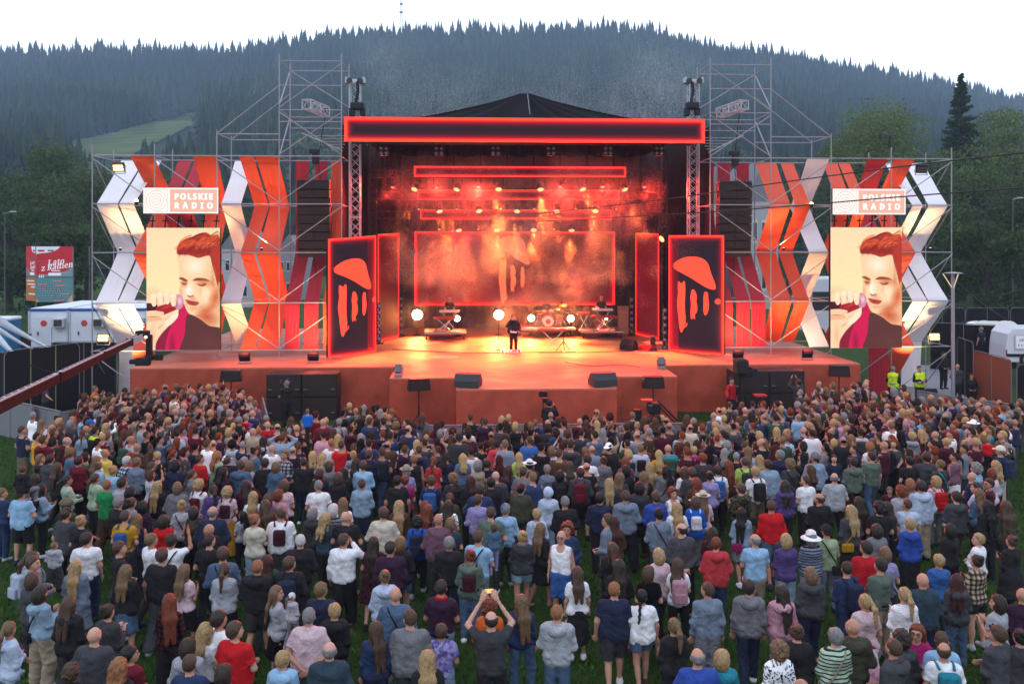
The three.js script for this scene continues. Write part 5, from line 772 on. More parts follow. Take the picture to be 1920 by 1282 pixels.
const LODS = [{ body: 0.031, head: 0.0098, hand: 0.0062, cloth: 0.0185, hair: 0.0125, leg: 0.028 }, { body: 0.037, head: 0.0155, hand: 0, cloth: 0.03, hair: 0.021, leg: 0.042 }, { body: 0.06, head: 0.036, hand: 0, cloth: 0.07, hair: 0.05, leg: 0.14 }];
const geoCache = new Map(), cached = (k, f) => { let g = geoCache.get(k); if (!g) geoCache.set(k, g = f()); return g; };
const bounds = (k) => { const r = [[-0.42, -0.01, -0.42], [0.42, 2.0, 0.42]]; return r; };
function bodyGeo(sex, pose, st, ht, lod) {
return cached(['body', sex, pose, st, ht, lod].join(), () => {
const k = skeleton(sex, pose), L = LODS[lod], lo = [-0.5, -0.02, -0.5], hi = [0.5, 2.05, 0.42], a = ht * 0.5;
const f = (x, y, z) => { let d = y < 0.78 ? 9 : torsoField(k, x, y, z, 0); d = smin(d, neckField(x, y, z), 0.03); for (const s of [1, -1]) { d = smin(d, armField(k, x, y, z, s, lod === 2 ? 0.012 : 0), 0.03); if (y < 1.05 && lod < 2) { d = smin(d, legField(k, x, y, z, s, st, 0), 0.03); d = smin(d, footField(k, x, y, z, s, st, 0), 0.03); } if (!L.hand) { const q = k.arm[s], h = V(...q.H).normalize(); d = smin(d, cone(x, y, z, q.W, [q.W[0] + h.x * 0.13, q.W[1] + h.y * 0.13, q.W[2] + h.z * 0.13], 0.032, 0.022), 0.02); } } if (lod === 2) return Math.max(d, 0.82 - y); if (st !== 'sit') d = Math.max(d, -y); return d; };
const parts = [surfaceNet(f, lo, hi, L.body)];
parts.push(surfaceNet((x, y, z) => { let d = smin(headField(x, y, z, a, k.w), neckField(x, y, z), 0.02); return Math.max(d, 1.47 - y); }, [-0.13, 1.45, -0.13], [0.13, 1.78, 0.15], L.head));
if (L.hand) for (const s of [1, -1]) { const b = handBones(k.arm[s], s), w = k.arm[s].W, r = 0.2; parts.push(surfaceNet((x, y, z) => { let d = 9; for (let i = 0; i < b.length; i++) { const e = cone(x, y, z, b[i][0], b[i][1], b[i][2], b[i][3]); d = i % 3 === 0 || i > 11 ? smin(d, e, 0.014) : smin(d, e, 0.005); } return d; }, [w[0] - r, w[1] - r, w[2] - r], [w[0] + r, w[1] + r, w[2] + r], L.hand)); }
return toGeo(parts.filter(Boolean), (x, y, z) => { // eyes, brows and lips
let [hx, hz] = headTurn(x, z, a); hx /= HS; y = (y - 1.638) / HS + 1.655; hz = (hz - 0.02) / HS + 0.02; if (hz > -0.045 || y < 1.55) return [1, 1, 1]; const ex = Math.abs(hx) - 0.031;
if (Math.hypot(ex, (y - 1.645) * 1.4) < 0.012) return [0.16, 0.12, 0.12]; if (Math.abs(ex) < 0.022 && Math.abs(y - 1.672) < 0.007) return [0.28, 0.2, 0.17]; if (Math.abs(hx) < 0.024 && Math.abs(y - 1.59) < 0.008) return [0.85, 0.45, 0.42]; return [1, 1, 1];
});
});
}
const folds = (x, y, z, q) => 0.011 * noise(x * 7 + q, y * 9, z * 7) + 0.011 * noise(x * 13 + y * 9, y * 11 - x * 6, z * 13 + q) * (0.6 + 0.8 * noise(x * 4, y * 4 + q, z * 4)) + 0.006 * Math.sin(y * 34 + x * 22 + 5 * noise(x * 6, y * 5, q)) * sstep(1.25, 0.95, y);
// kinds of garment: sleeve 0 none .. 1 wrist, looseness, hem height, hood
const TOPS = { tee: [0.36, 0.022, 0.83], polo: [0.36, 0.024, 0.82], tank: [0, 0.018, 0.85], shirt: [0.96, 0.024, 0.82], sweater: [0.97, 0.03, 0.85], hoodie: [0.98, 0.038, 0.82, 1], jacket: [0.98, 0.036, 0.8], coat: [0.98, 0.04, 0.5], hooded: [0.98, 0.034, 0.8, 1], dress: [0.34, 0.02, 0.5], vest: [0, 0.036, 0.84], hoodup: [0.98, 0.038, 0.8, 2] };
function topGeo(sex, pose, type, lod) {
return cached(['top', sex, pose, type, lod].join(), () => {
const k = skeleton(sex, pose), [sl, t, hem, hood] = TOPS[type], L = LODS[lod], q = sex.charCodeAt(0) + pose.length * 3 + type.length;
const f = (x, y, z) => {
let d = torsoField(k, x, y, z, t, 0.07), flare = y < 1.0 ? (1.0 - y) * (hem < 0.7 ? 0.16 : -0.02) : 0;
d = smin(d, cone(x, y, z / 0.9, [-k.hipw + 0.02, Math.max(hem - 0.1, 0.4), 0.01], [k.hipw - 0.02, Math.max(hem - 0.1, 0.4), 0.01], 0.09 + t * 0.85 + k.f, 0.09 + t * 0.85 + k.f), 0.06);
if (hem < 0.75) d = smin(d, Math.min(cone(x, y, z / 0.9, [-0.06, 0.95, 0.01], [-0.08, 0.4, 0.01], 0.11 + t, 0.12 + t), cone(x, y, z / 0.9, [0.06, 0.95, 0.01], [0.08, 0.4, 0.01], 0.11 + t, 0.12 + t)), 0.08);
d -= flare; d = Math.max(d, hem - y + 0.006 * Math.sin(x * 20));
if (sl) for (const s of [1, -1]) {
const a = k.arm[s], m = k.w ? 0.85 : 1; let e;
if (sl < 0.6) { const C = [lerp(a.S[0], a.E[0], sl * 1.9), lerp(a.S[1], a.E[1], sl * 1.9), lerp(a.S[2], a.E[2], sl * 1.9)], dir = V(a.E[0] - a.S[0], a.E[1] - a.S[1], a.E[2] - a.S[2]).normalize(); e = cone(x, y, z, a.S, a.E, 0.052 * m + t * 0.6 + k.f * 0.2, 0.052 * m + t * 0.8 + k.f * 0.2); e = Math.max(e, (x - C[0]) * dir.x + (y - C[1]) * dir.y + (z - C[2]) * dir.z); }
else { const C = [lerp(a.E[0], a.W[0], sl), lerp(a.E[1], a.W[1], sl), lerp(a.E[2], a.W[2], sl)], dir = V(a.W[0] - a.E[0], a.W[1] - a.E[1], a.W[2] - a.E[2]).normalize(); e = smin(cone(x, y, z, a.S, a.E, 0.051 * m + t * 0.6 + k.f * 0.2, 0.042 * m + t * 0.6), Math.max(cone(x, y, z, a.E, a.W, 0.042 * m + t * 0.6, 0.031 * m + t * 0.45), (x - C[0]) * dir.x + (y - C[1]) * dir.y + (z - C[2]) * dir.z), 0.03); e += 0.005 * Math.sin(36 * (x - a.E[0] + y - a.E[1]) + 8 * z); }
d = smin(d, e, 0.045);
} else for (const s of [1, -1]) d = Math.max(d, -cone(x, y, z, [s * (k.sw + 0.075), 1.39, 0.015], [s * (k.sw + 0.07), 1.3, 0.015], 0.075, 0.07));
if (hood === 1) d = smin(d, smax(ell(x, y, z, [0, 1.405, 0.13], [0.15, 0.1, 0.085]), -ell(x, y, z, [0, 1.5, 0.075], [0.085, 0.075, 0.075]), 0.02), 0.02);
if (hood === 2) d = smin(d, smax(ell(x, y, z, [0, 1.64, 0.03], [0.115, 0.15, 0.125]), -ell(x, y, z, [0, 1.63, -0.09], [0.085, 0.12, 0.11]), 0.03), 0.05);
if (type === 'polo' || type === 'shirt' || type === 'jacket') d = smin(d, smax(cone(x, y, z, [0, 1.445, 0.03], [0, 1.475, 0.02], 0.078, 0.072), y - 1.49, 0.01), 0.012);
d = Math.max(d, -cone(x, y, z, [0, 1.43, 0.01], [0, 1.62, -0.02], 0.052, 0.1)); if (type === 'tank') d = Math.max(d, -ell(x, y, z, [0, 1.46, -0.06], [0.085, 0.11, 0.11]));
return d + folds(x, y, z, q);
};
return toGeo([surfaceNet(f, [-0.52, Math.min(hem, 0.75) - 0.06, -0.46], [0.52, type === 'hoodup' ? 1.84 : pose === 'phone' || pose === 'one' ? 1.86 : pose === 'head' ? 1.8 : 1.64, 0.32], L.cloth, 1.7)]);
});
}
const BOTTOMS = { jeans: [0.085, 0.02], trousers: [0.07, 0.034], shorts: [0.5, 0.036], hotpants: [0.68, 0.026], skirt: [0.52, 0, 1], midi: [0.34, 0, 1], leggings: [0.1, 0.01], maxi: [0.05, 0, 1] };
function bottomGeo(sex, type, st, lod) {
return cached(['bottom', sex, type, st, lod].join(), () => {
const k = skeleton(sex, 'down'), [hem, t, skirt] = BOTTOMS[type], L = LODS[lod];
const f = (x, y, z) => {
let d = torsoField(k, x, y, z, 0.012); d = Math.max(d, y - 1.0);
if (skirt) { const h = clamp((1.0 - y) / (1.0 - hem)), r = lerp(0.13, 0.14 + 0.09 * (1 - hem) + (hem < 0.1 ? 0.05 : 0), h) + k.f; const e = (Math.sqrt(x * x * 0.72 + z * z) - r) * 0.85 + 0.012 * Math.sin(Math.atan2(z, x) * 9) * h; d = smin(d, Math.max(e, y - 0.95), 0.06); }
else for (const s of [1, -1]) { const l = legPts(k, s, st), w = type === 'trousers' ? 0.02 : 0; let e = smin(cone(x, y, z, l.H, l.K, 0.094 + t + k.f * 0.25, 0.06 + t + w), cone(x, y, z, l.K, l.A, 0.06 + t + w, 0.045 + t + w), 0.04); d = smin(d, e, 0.03); }
return Math.max(d, st === 'sit' ? -9 : hem - y) + folds(x, y, z, 3) * 0.8 + (skirt ? 0 : 0.004 * Math.sin(y * 60 + x * 12) * sstep(0.35, 0.1, y));
};
return toGeo([surfaceNet(f, [-0.36, st === 'sit' ? 0.4 : hem - 0.04, st === 'sit' ? -0.55 : -0.36], [0.36, 1.06, 0.36], L.leg, 1.5)]);
});
}
const shoeGeo = (sex, st, s, lod) => cached(['shoe', st, s, lod].join(), () => toGeo([surfaceNet((x, y, z) => { const k = skeleton('m', 'down'); return Math.max(footField(k, x, y, z, s, st, 0.011), legPts(k, s, st).A[1] - 0.084 - y + 0.002); }, [s > 0 ? 0.02 : -0.3, -0.04, -0.62], [s > 0 ? 0.3 : -0.02, st === 'sit' ? 0.7 : 0.16, 0.4], lod ? 0.026 : 0.016)]));
const HAIRS = ['short', 'crop', 'bald', 'ring', 'long', 'vlong', 'pony', 'bun', 'bob', 'curly', 'wavy', 'braid'];
function hairGeo(style, lod) {
return cached(['hair', style, lod].join(), () => {
const t = { short: 0.016, crop: 0.008, ring: 0.009, long: 0.016, vlong: 0.016, pony: 0.012, bun: 0.012, bob: 0.022, curly: 0.038, wavy: 0.026, braid: 0.012 }[style] ?? 0.01, q = style.length * 2.3;
const cap = (x, y, z) => { let d = ell(x, y, z, [0, 1.662, 0.026], [0.078 + t, 0.1 + t, 0.096 + t]); const line = 1.70 - 0.75 * (z + 0.05); d = smax(d, (z < 0.0 ? line - y : lerp(1.64, 1.565, sstep(0.0, 0.07, z)) - y), 0.012); return d; };
const f = (x, y, z) => {
let d = cap(x, y, z), st = 0.008 * noise(x * 60 + q, y * 8, z * 60) + 0.011 * noise(x * 27, y * 7 + q, z * 27);
if (style === 'ring') d = smax(d, y - 1.69 + (z < 0 ? 0.02 : -0.0), 0.01);
if (style === 'long' || style === 'vlong' || style === 'wavy') { const low = style === 'vlong' ? 1.08 : style === 'wavy' ? 1.27 : 1.2, W = style === 'wavy' ? 0.075 : 0.06; for (const e of [-1, 1]) { d = smin(d, cone(x, y, z / 0.62, [e * W * 0.55, 1.64, 0.13], [e * W * 0.85, 1.42, 0.245], 0.06, 0.05), 0.05); d = smin(d, cone(x, y, z / 0.62, [e * W * 0.85, 1.42, 0.245], [e * W * 0.8, low, 0.305], 0.05, 0.032), 0.05); } d = smin(d, Math.min(cone(x, y, z, [-0.078, 1.66, 0.02], [-0.088, 1.42, 0.05], 0.026, 0.03), cone(x, y, z, [0.078, 1.66, 0.02], [0.088, 1.42, 0.05], 0.026, 0.03)), 0.035); if (style === 'wavy') st += 0.016 * noise(x * 20, y * 14, z * 20); d += 0.006 * noise(x * 45 + q, 1, 2) * (y < 1.5 ? 1 : 0.3); }
if (style === 'pony') { d = smin(d, cone(x, y, z, [0, 1.69, 0.13], [0.005, 1.6, 0.195], 0.028, 0.04), 0.02); d = smin(d, cone(x, y, z, [0.005, 1.6, 0.195], [0, 1.34, 0.215], 0.04, 0.02), 0.03); }
if (style === 'braid') for (let i = 0; i < 7; i++) d = smin(d, ell(x, y, z, [0.006 * (i % 2 ? 1 : -1), 1.57 - i * 0.045, 0.13 + i * 0.013], [0.028 - i * 0.0015, 0.032, 0.026]), 0.012);
if (style === 'bun') { d = smin(d, ell(x, y, z, [0, 1.735, 0.11], [0.052, 0.05, 0.048]), 0.015); st += 0.008 * noise(x * 40, y * 40, z * 40); }
if (style === 'bob') { d = smin(d, ell(x, y, z, [0, 1.6, 0.045], [0.1, 0.125, 0.1]), 0.04); d = smax(d, -cone(x, y, z, [0, 1.62, -0.1], [0, 1.45, -0.1], 0.062, 0.07), 0.02); d = smax(d, 1.475 - y, 0.02); }
if (style === 'curly') { d = smin(d, ell(x, y, z, [0, 1.63, 0.05], [0.105, 0.11, 0.1]), 0.04); d = smax(d, -cone(x, y, z, [0, 1.62, -0.11], [0, 1.5, -0.11], 0.062, 0.07), 0.02); st += 0.022 * noise(x * 26, y * 26, z * 26) + 0.01 * noise(x * 55, y * 55, z * 55); }
return d + st;
};
const g = toGeo([surfaceNet(f, [-0.2, style === 'vlong' ? 1.02 : 1.12, -0.14], [0.2, 1.84, 0.27], LODS[lod].hair, 1.9)]);
g.translate(0, 0, -0.02); return g;
});
}
// ---- accessories as geometries in the same frame
const hatGeo = (kind) => cached('hat' + kind, () => {
const g = new Geo(), tilt = -0.12, crown = (r0, r1, h, y) => g.add(lathe([[0, h], [r1 * 0.6, h - 0.004], [r1, h - 0.03], [r0, 0.0], [r0 - 0.006, 0]], 22), 0, y, 0.022);
if (kind === 'cap' || kind === 'backcap') { g.add(new THREE.SphereGeometry(0.104, 20, 10, 0, 6.3, 0, 1.6).scale(0.9, 1.05, 1.05), 0, 1.668, 0.022); const s = kind === 'cap' ? -1 : 1; g.add(new THREE.CylinderGeometry(0.075, 0.08, 0.012, 18).scale(1, 1, 1.1), 0, 1.675, 0.022 + s * 0.1, s * 0.18, 0, 0); }
if (kind === 'beanie') g.add(new THREE.SphereGeometry(0.11, 20, 12, 0, 6.3, 0, 1.75).scale(0.9, 1.1, 1.02), 0, 1.665, 0.022);
if (kind === 'sunhat') { crown(0.1, 0.085, 0.11, 1.69); g.add(lathe([[0.095, 0.004], [0.13, -0.012], [0.185, -0.045], [0.187, -0.05], [0.13, -0.02], [0.095, -0.004]], 26), 0, 1.69, 0.022); }
if (kind === 'fedora') { crown(0.098, 0.075, 0.11, 1.69); g.add(lathe([[0.095, 0.008], [0.13, 0.0], [0.17, 0.016], [0.172, 0.01], [0.13, -0.008], [0.095, -0.004]], 26), 0, 1.69, 0.022); }
if (kind === 'bigcap') g.add(new THREE.SphereGeometry(0.13, 20, 10).scale(1.1, 0.75, 1.1), 0, 1.71, 0.05);
return g.geo();
});
const packGeo = cached('pack', () => new Geo().add(new RoundedBoxGeometry(0.3, 0.44, 0.16, 4, 0.065), 0, 1.2, 0.235).add(new RoundedBoxGeometry(0.23, 0.2, 0.08, 3, 0.035), 0, 1.1, 0.33).geo());
const smallPackGeo = cached('spack', () => new Geo().add(new RoundedBoxGeometry(0.24, 0.32, 0.12, 4, 0.05), 0, 1.2, 0.2).add(new RoundedBoxGeometry(0.2, 0.12, 0.04, 3, 0.018), 0, 1.28, 0.27).geo());
const strapGeo = (s) => cached('strap' + s, () => new THREE.TubeGeometry(new THREE.CatmullRomCurve3([V(s * 0.1, 1.42, 0.14), V(s * 0.115, 1.465, 0.05), V(s * 0.12, 1.44, -0.07), V(s * 0.13, 1.25, -0.145), V(s * 0.165, 1.08, -0.06), V(s * 0.15, 1.04, 0.14)]), 22, 0.019, 5));
const sashGeo = (s) => cached('sash' + s, () => new THREE.TubeGeometry(new THREE.CatmullRomCurve3([V(s * 0.13, 1.46, 0.0), V(s * 0.1, 1.42, 0.11), V(0, 1.25, 0.15), V(-s * 0.12, 1.05, 0.145), V(-s * 0.2, 0.92, 0.06), V(-s * 0.2, 0.92, -0.08), V(0, 1.2, -0.17), V(s * 0.11, 1.4, -0.11), V(s * 0.13, 1.46, 0.0)]), 40, 0.014, 5));
const pouchGeo = cached('pouch', () => new RoundedBoxGeometry(0.24, 0.18, 0.09, 3, 0.03).translate(0, 0.9, 0));
const bandGeo = cached('band', () => new THREE.TorusGeometry(0.075, 0.024, 8, 22).rotateX(Math.PI / 2).translate(0, 1.475, 0.012));
const glassesGeo = cached('glasses', () => { const g = new Geo(); for (const s of [-1, 1]) { g.add(new THREE.TorusGeometry(0.022, 0.004, 5, 14), s * 0.031, 1.645, -0.088); g.box(0.003, 0.006, 0.11, s * 0.072, 1.65, -0.04); } g.box(0.02, 0.004, 0.004, 0, 1.648, -0.092); return g.geo(); });
const shadesGeo = cached('shades', () => { const g = new Geo(); for (const s of [-1, 1]) { g.add(new THREE.SphereGeometry(0.026, 10, 6).scale(1, 0.75, 0.25), s * 0.032, 1.735, -0.066, 0, 0, 0); g.box(0.005, 0.007, 0.12, s * 0.082, 1.715, 0.0, -0.25); } g.box(0.024, 0.006, 0.006, 0, 1.738, -0.07); return g.geo(); });
const beltGeo = cached('belt', () => new THREE.TorusGeometry(0.15, 0.012, 6, 26).rotateX(Math.PI / 2).scale(1.1, 1.6, 0.86).translate(0, 0.975, 0.005));

// colours by name (linear reflectance)
const COLORS = { black: [0.018, 0.018, 0.02], charcoal: [0.04, 0.041, 0.046], 'dark grey': [0.055, 0.057, 0.064], grey: [0.16, 0.165, 0.18], 'light grey': [0.34, 0.36, 0.4], white: [0.78, 0.79, 0.82], cream: [0.55, 0.52, 0.42], beige: [0.34, 0.28, 0.2], khaki: [0.13, 0.11, 0.07], olive: [0.055, 0.055, 0.035], brown: [0.075, 0.04, 0.022], navy: [0.018, 0.024, 0.055], 'dark blue': [0.022, 0.04, 0.1], blue: [0.035, 0.11, 0.33], 'bright blue': [0.012, 0.1, 0.45], 'royal blue': [0.03, 0.07, 0.33], denim: [0.07, 0.12, 0.2], 'light denim': [0.22, 0.32, 0.42], 'light blue': [0.27, 0.46, 0.66], 'pale blue': [0.42, 0.5, 0.64], 'blue-grey': [0.16, 0.2, 0.27], teal: [0.02, 0.2, 0.28], turquoise: [0.03, 0.35, 0.42], 'dark teal': [0.028, 0.05, 0.068], green: [0.015, 0.21, 0.06], 'mint green': [0.36, 0.47, 0.35], 'pale green': [0.27, 0.37, 0.22], 'dark green': [0.03, 0.065, 0.04], 'grey-green': [0.1, 0.14, 0.11], lime: [0.38, 0.55, 0.12], yellow: [0.62, 0.5, 0.08], mustard: [0.5, 0.26, 0.02], 'neon yellow': [0.6, 0.8, 0.03], orange: [0.62, 0.12, 0.02], red: [0.42, 0.012, 0.02], 'dark red': [0.13, 0.01, 0.02], maroon: [0.055, 0.012, 0.022], 'bright red': [0.5, 0.01, 0.015], coral: [0.45, 0.04, 0.05], pink: [0.5, 0.26, 0.33], 'pale pink': [0.6, 0.44, 0.48], magenta: [0.32, 0.015, 0.11], mauve: [0.15, 0.075, 0.11], purple: [0.08, 0.05, 0.17], 'dark purple': [0.035, 0.014, 0.035], lilac: [0.28, 0.25, 0.48] };
const HAIRC = { black: [0.008, 0.007, 0.007], 'dark brown': [0.03, 0.018, 0.012], brown: [0.07, 0.039, 0.023], 'light brown': [0.16, 0.095, 0.048], blond: [0.36, 0.24, 0.11], 'red': [0.16, 0.035, 0.012], 'dark red': [0.05, 0.012, 0.01], 'red-blond': [0.26, 0.11, 0.045], grey: [0.2, 0.19, 0.19], white: [0.5, 0.49, 0.48] };
const SKINS = [[0.42, 0.225, 0.155], [0.38, 0.195, 0.13], [0.46, 0.26, 0.19], [0.34, 0.17, 0.11]];
const patTex = {};
function pattern(p) {
if (patTex[p]) return patTex[p];
const c = canvas(256, 256), g = c.getContext('2d'); g.fillStyle = '#fff'; g.fillRect(0, 0, 256, 256); reseed(p.length * 31 + p.charCodeAt(0));
if (p === 'plaid') { for (let i = 0; i < 5; i++) { g.fillStyle = 'rgba(40,30,35,0.62)'; g.fillRect(i * 51.2, 0, 22, 256); g.fillRect(0, i * 51.2, 256, 22); g.fillStyle = 'rgba(255,255,255,0.75)'; g.fillRect(i * 51.2 + 36, 0, 5, 256); g.fillRect(0, i * 51.2 + 36, 256, 5); } }
if (p === 'gingham') { for (let i = 0; i < 10; i++) { g.fillStyle = 'rgba(10,14,40,0.6)'; g.fillRect(i * 25.6, 0, 13, 256); g.fillRect(0, i * 25.6, 256, 13); } }
if (p === 'striped') { g.fillStyle = 'rgba(20,24,36,0.85)'; for (let i = 0; i < 8; i++) g.fillRect(0, i * 32, 256, 11); }
if (p === 'floral') { for (let i = 0; i < 150; i++) { g.fillStyle = pick(['rgba(20,20,30,0.9)', 'rgba(30,30,50,0.8)', 'rgba(90,80,90,0.7)']); g.beginPath(); g.ellipse(rnd() * 256, rnd() * 256, rr(5, 14), rr(3, 8), rnd() * 3, 0, 7); g.fill(); } }
if (p === 'spotted') { g.fillStyle = '#2a2a2a'; g.fillRect(0, 0, 256, 256); for (let i = 0; i < 120; i++) { g.fillStyle = 'rgba(255,245,245,0.9)'; g.beginPath(); g.arc(rnd() * 256, rnd() * 256, rr(2, 6), 0, 7); g.fill(); } }
if (p === 'tie-dyed') { for (let i = 0; i < 90; i++) { g.fillStyle = pick(['rgba(255,255,255,0.5)', 'rgba(90,80,140,0.45)', 'rgba(150,130,200,0.4)']); g.beginPath(); g.ellipse(rnd() * 256, rnd() * 256, rr(10, 40), rr(8, 24), rnd() * 3, 0, 7); g.fill(); } }
if (p === 'lace') { for (let i = 0; i < 20; i++) for (let j = 0; j < 20; j++) { g.fillStyle = 'rgba(90,80,90,0.6)'; g.beginPath(); g.arc(i * 12.8 + (j % 2) * 6, j * 12.8, 3.4, 0, 7); g.fill(); } }
if (p === 'camouflage') { for (let i = 0; i < 120; i++) { g.fillStyle = pick(['rgba(60,55,40,0.8)', 'rgba(120,110,90,0.7)', 'rgba(30,30,26,0.8)']); g.beginPath(); g.ellipse(rnd() * 256, rnd() * 256, rr(6, 22), rr(4, 12), rnd() * 3, 0, 7); g.fill(); } }
if (p === 'dip-dyed') { const gr = g.createLinearGradient(0, 0, 0, 256); gr.addColorStop(0, '#fff'); gr.addColorStop(0.45, '#e6a0b8'); gr.addColorStop(1, '#a01048'); g.fillStyle = gr; g.fillRect(0, 0, 256, 256); }
const t = tex(c); const k = p === 'dip-dyed' ? 1 : 2.2; t.repeat.set(k, p === 'dip-dyed' ? 1 / 0.95 : k); if (p === 'dip-dyed') t.offset.set(0, 0.0); return patTex[p] = t;
}
const wearTex = noiseTex(128, 128, (u, v) => 0.86 + 0.2 * tileNoise(u, v, 4) + 0.12 * tileNoise(u, v, 17, 3) + 0.08 * (rnd() - 0.5)); wearTex.repeat.set(2, 2);
const foldTex = noiseTex(256, 256, (u, v) => { const a = tileNoise(u, v, 5, 1) * 0.25, w = (f, s) => 1 - Math.abs(2.2 * tileNoise(u + a * 0.12, v - a * 0.1, f, s)); return 0.25 + 0.42 * Math.pow(clamp(w(5, 7)), 2) + 0.33 * Math.pow(clamp(w(10, 3)), 2); }); foldTex.repeat.set(1.7, 1.2);
const clothM = (c, p) => cached('cm' + c + p, () => { const m = new THREE.MeshPhysicalMaterial({ color: lin(...(COLORS[c] ?? COLORS.grey)), roughness: 0.92, specularIntensity: 0.35, map: p ? pattern(p) : wearTex, bumpMap: foldTex, bumpScale: 0.014 }); m.name = (p ? p + ' ' : '') + c + ' cloth'; return m; });
const hairTex = noiseTex(128, 128, (u, v) => 0.74 + 0.4 * tileNoise(u, v + 0.3, 16) + 0.18 * tileNoise(u, v, 9, 2)); hairTex.repeat.set(5, 2);
const hairM = (c) => cached('hm' + c, () => { const m = new THREE.MeshPhysicalMaterial({ color: lin(...HAIRC[c]), roughness: 0.6, specularIntensity: 0.6, map: hairTex, bumpMap: hairTex, bumpScale: 0.007 }); m.name = c + ' hair'; return m; });
const skinM = (i) => cached('sm' + i, () => { const m = new THREE.MeshPhysicalMaterial({ color: lin(...SKINS[i]), roughness: 0.65, specularIntensity: 0.5, vertexColors: true }); m.name = 'skin'; return m; });
const shoeC = ['white', 'black', 'charcoal', 'brown', 'light grey', 'navy'];

function dress(t, p, lod) { // build the parts of a person under t
const sex = p.heavy ? (p.sex === 'w' ? 'f' : 'h') : p.sex, st = p.stance ?? 'stand';
const bs = sex === 'f' ? 'f' : sex;
mesh('body', bodyGeo(bs, p.pose, st, p.ht ?? 0, lod), skinM(p.skin ?? 0), t);
mesh(p.top, topGeo(bs, p.pose, p.top, lod), clothM(p.topC, p.topP), t).name = { tee: 't_shirt', polo: 'polo_shirt', tank: 'sleeveless_top', hooded: 'hooded_jacket', hoodup: 'hoodie' }[p.top] ?? p.top;
if (p.top !== 'dress' || lod === 0) mesh(({ hotpants: 'shorts', midi: 'skirt', maxi: 'skirt' }[p.bottom]) ?? p.bottom, bottomGeo(bs, p.bottom, st, lod), clothM(p.bottomC, p.bottomP), t);
if (!p.barefoot) for (const s of [1, -1]) mesh('shoe', shoeGeo(bs, st, s, lod), clothM(p.shoe ?? 'charcoal'), t);
const turn = -(p.ht ?? 0) * 0.5;
const onHead = (name, g, m) => { const o = mesh(name, g, m, t); o.rotation.y = turn; o.scale.setScalar(HS); o.position.set(0, HY, 0.02); return o; };
if (p.hair !== 'bald' && p.top !== 'hoodup') onHead('hair', hairGeo(p.hair, lod), hairM(p.hairC));
if (p.hat) { const o = onHead(({ backcap: 'cap', bigcap: 'hood', fedora: 'hat', sunhat: 'sun_hat' })[p.hat] ?? p.hat, hatGeo(p.hat), clothM(p.hatC)); o.position.z = 0.02 * (1 - HS); }
if (p.pack) { mesh('backpack', p.smallpack ? smallPackGeo : packGeo, clothM(p.pack), t); for (const s of [1, -1]) mesh('strap', strapGeo(s), clothM(p.pack), t); }
if (p.sash) { mesh('bag_strap', sashGeo(p.sashS ?? 1), clothM(p.sash), t); if (p.pouch) mesh('bag', pouchGeo, clothM(p.sash), t).position.set(-(p.sashS ?? 1) * 0.16, 0, 0.17); }
if (p.scarf) mesh('neckerchief', bandGeo, clothM(p.scarf), t);
if (p.glasses) onHead('glasses', glassesGeo, black).position.z = 0.02 * (1 - HS); if (p.shades) onHead('sunglasses', shadesGeo, black).position.z = 0.02 * (1 - HS); if (p.belt) mesh('belt', beltGeo, clothM('black'), t);
return t;
}
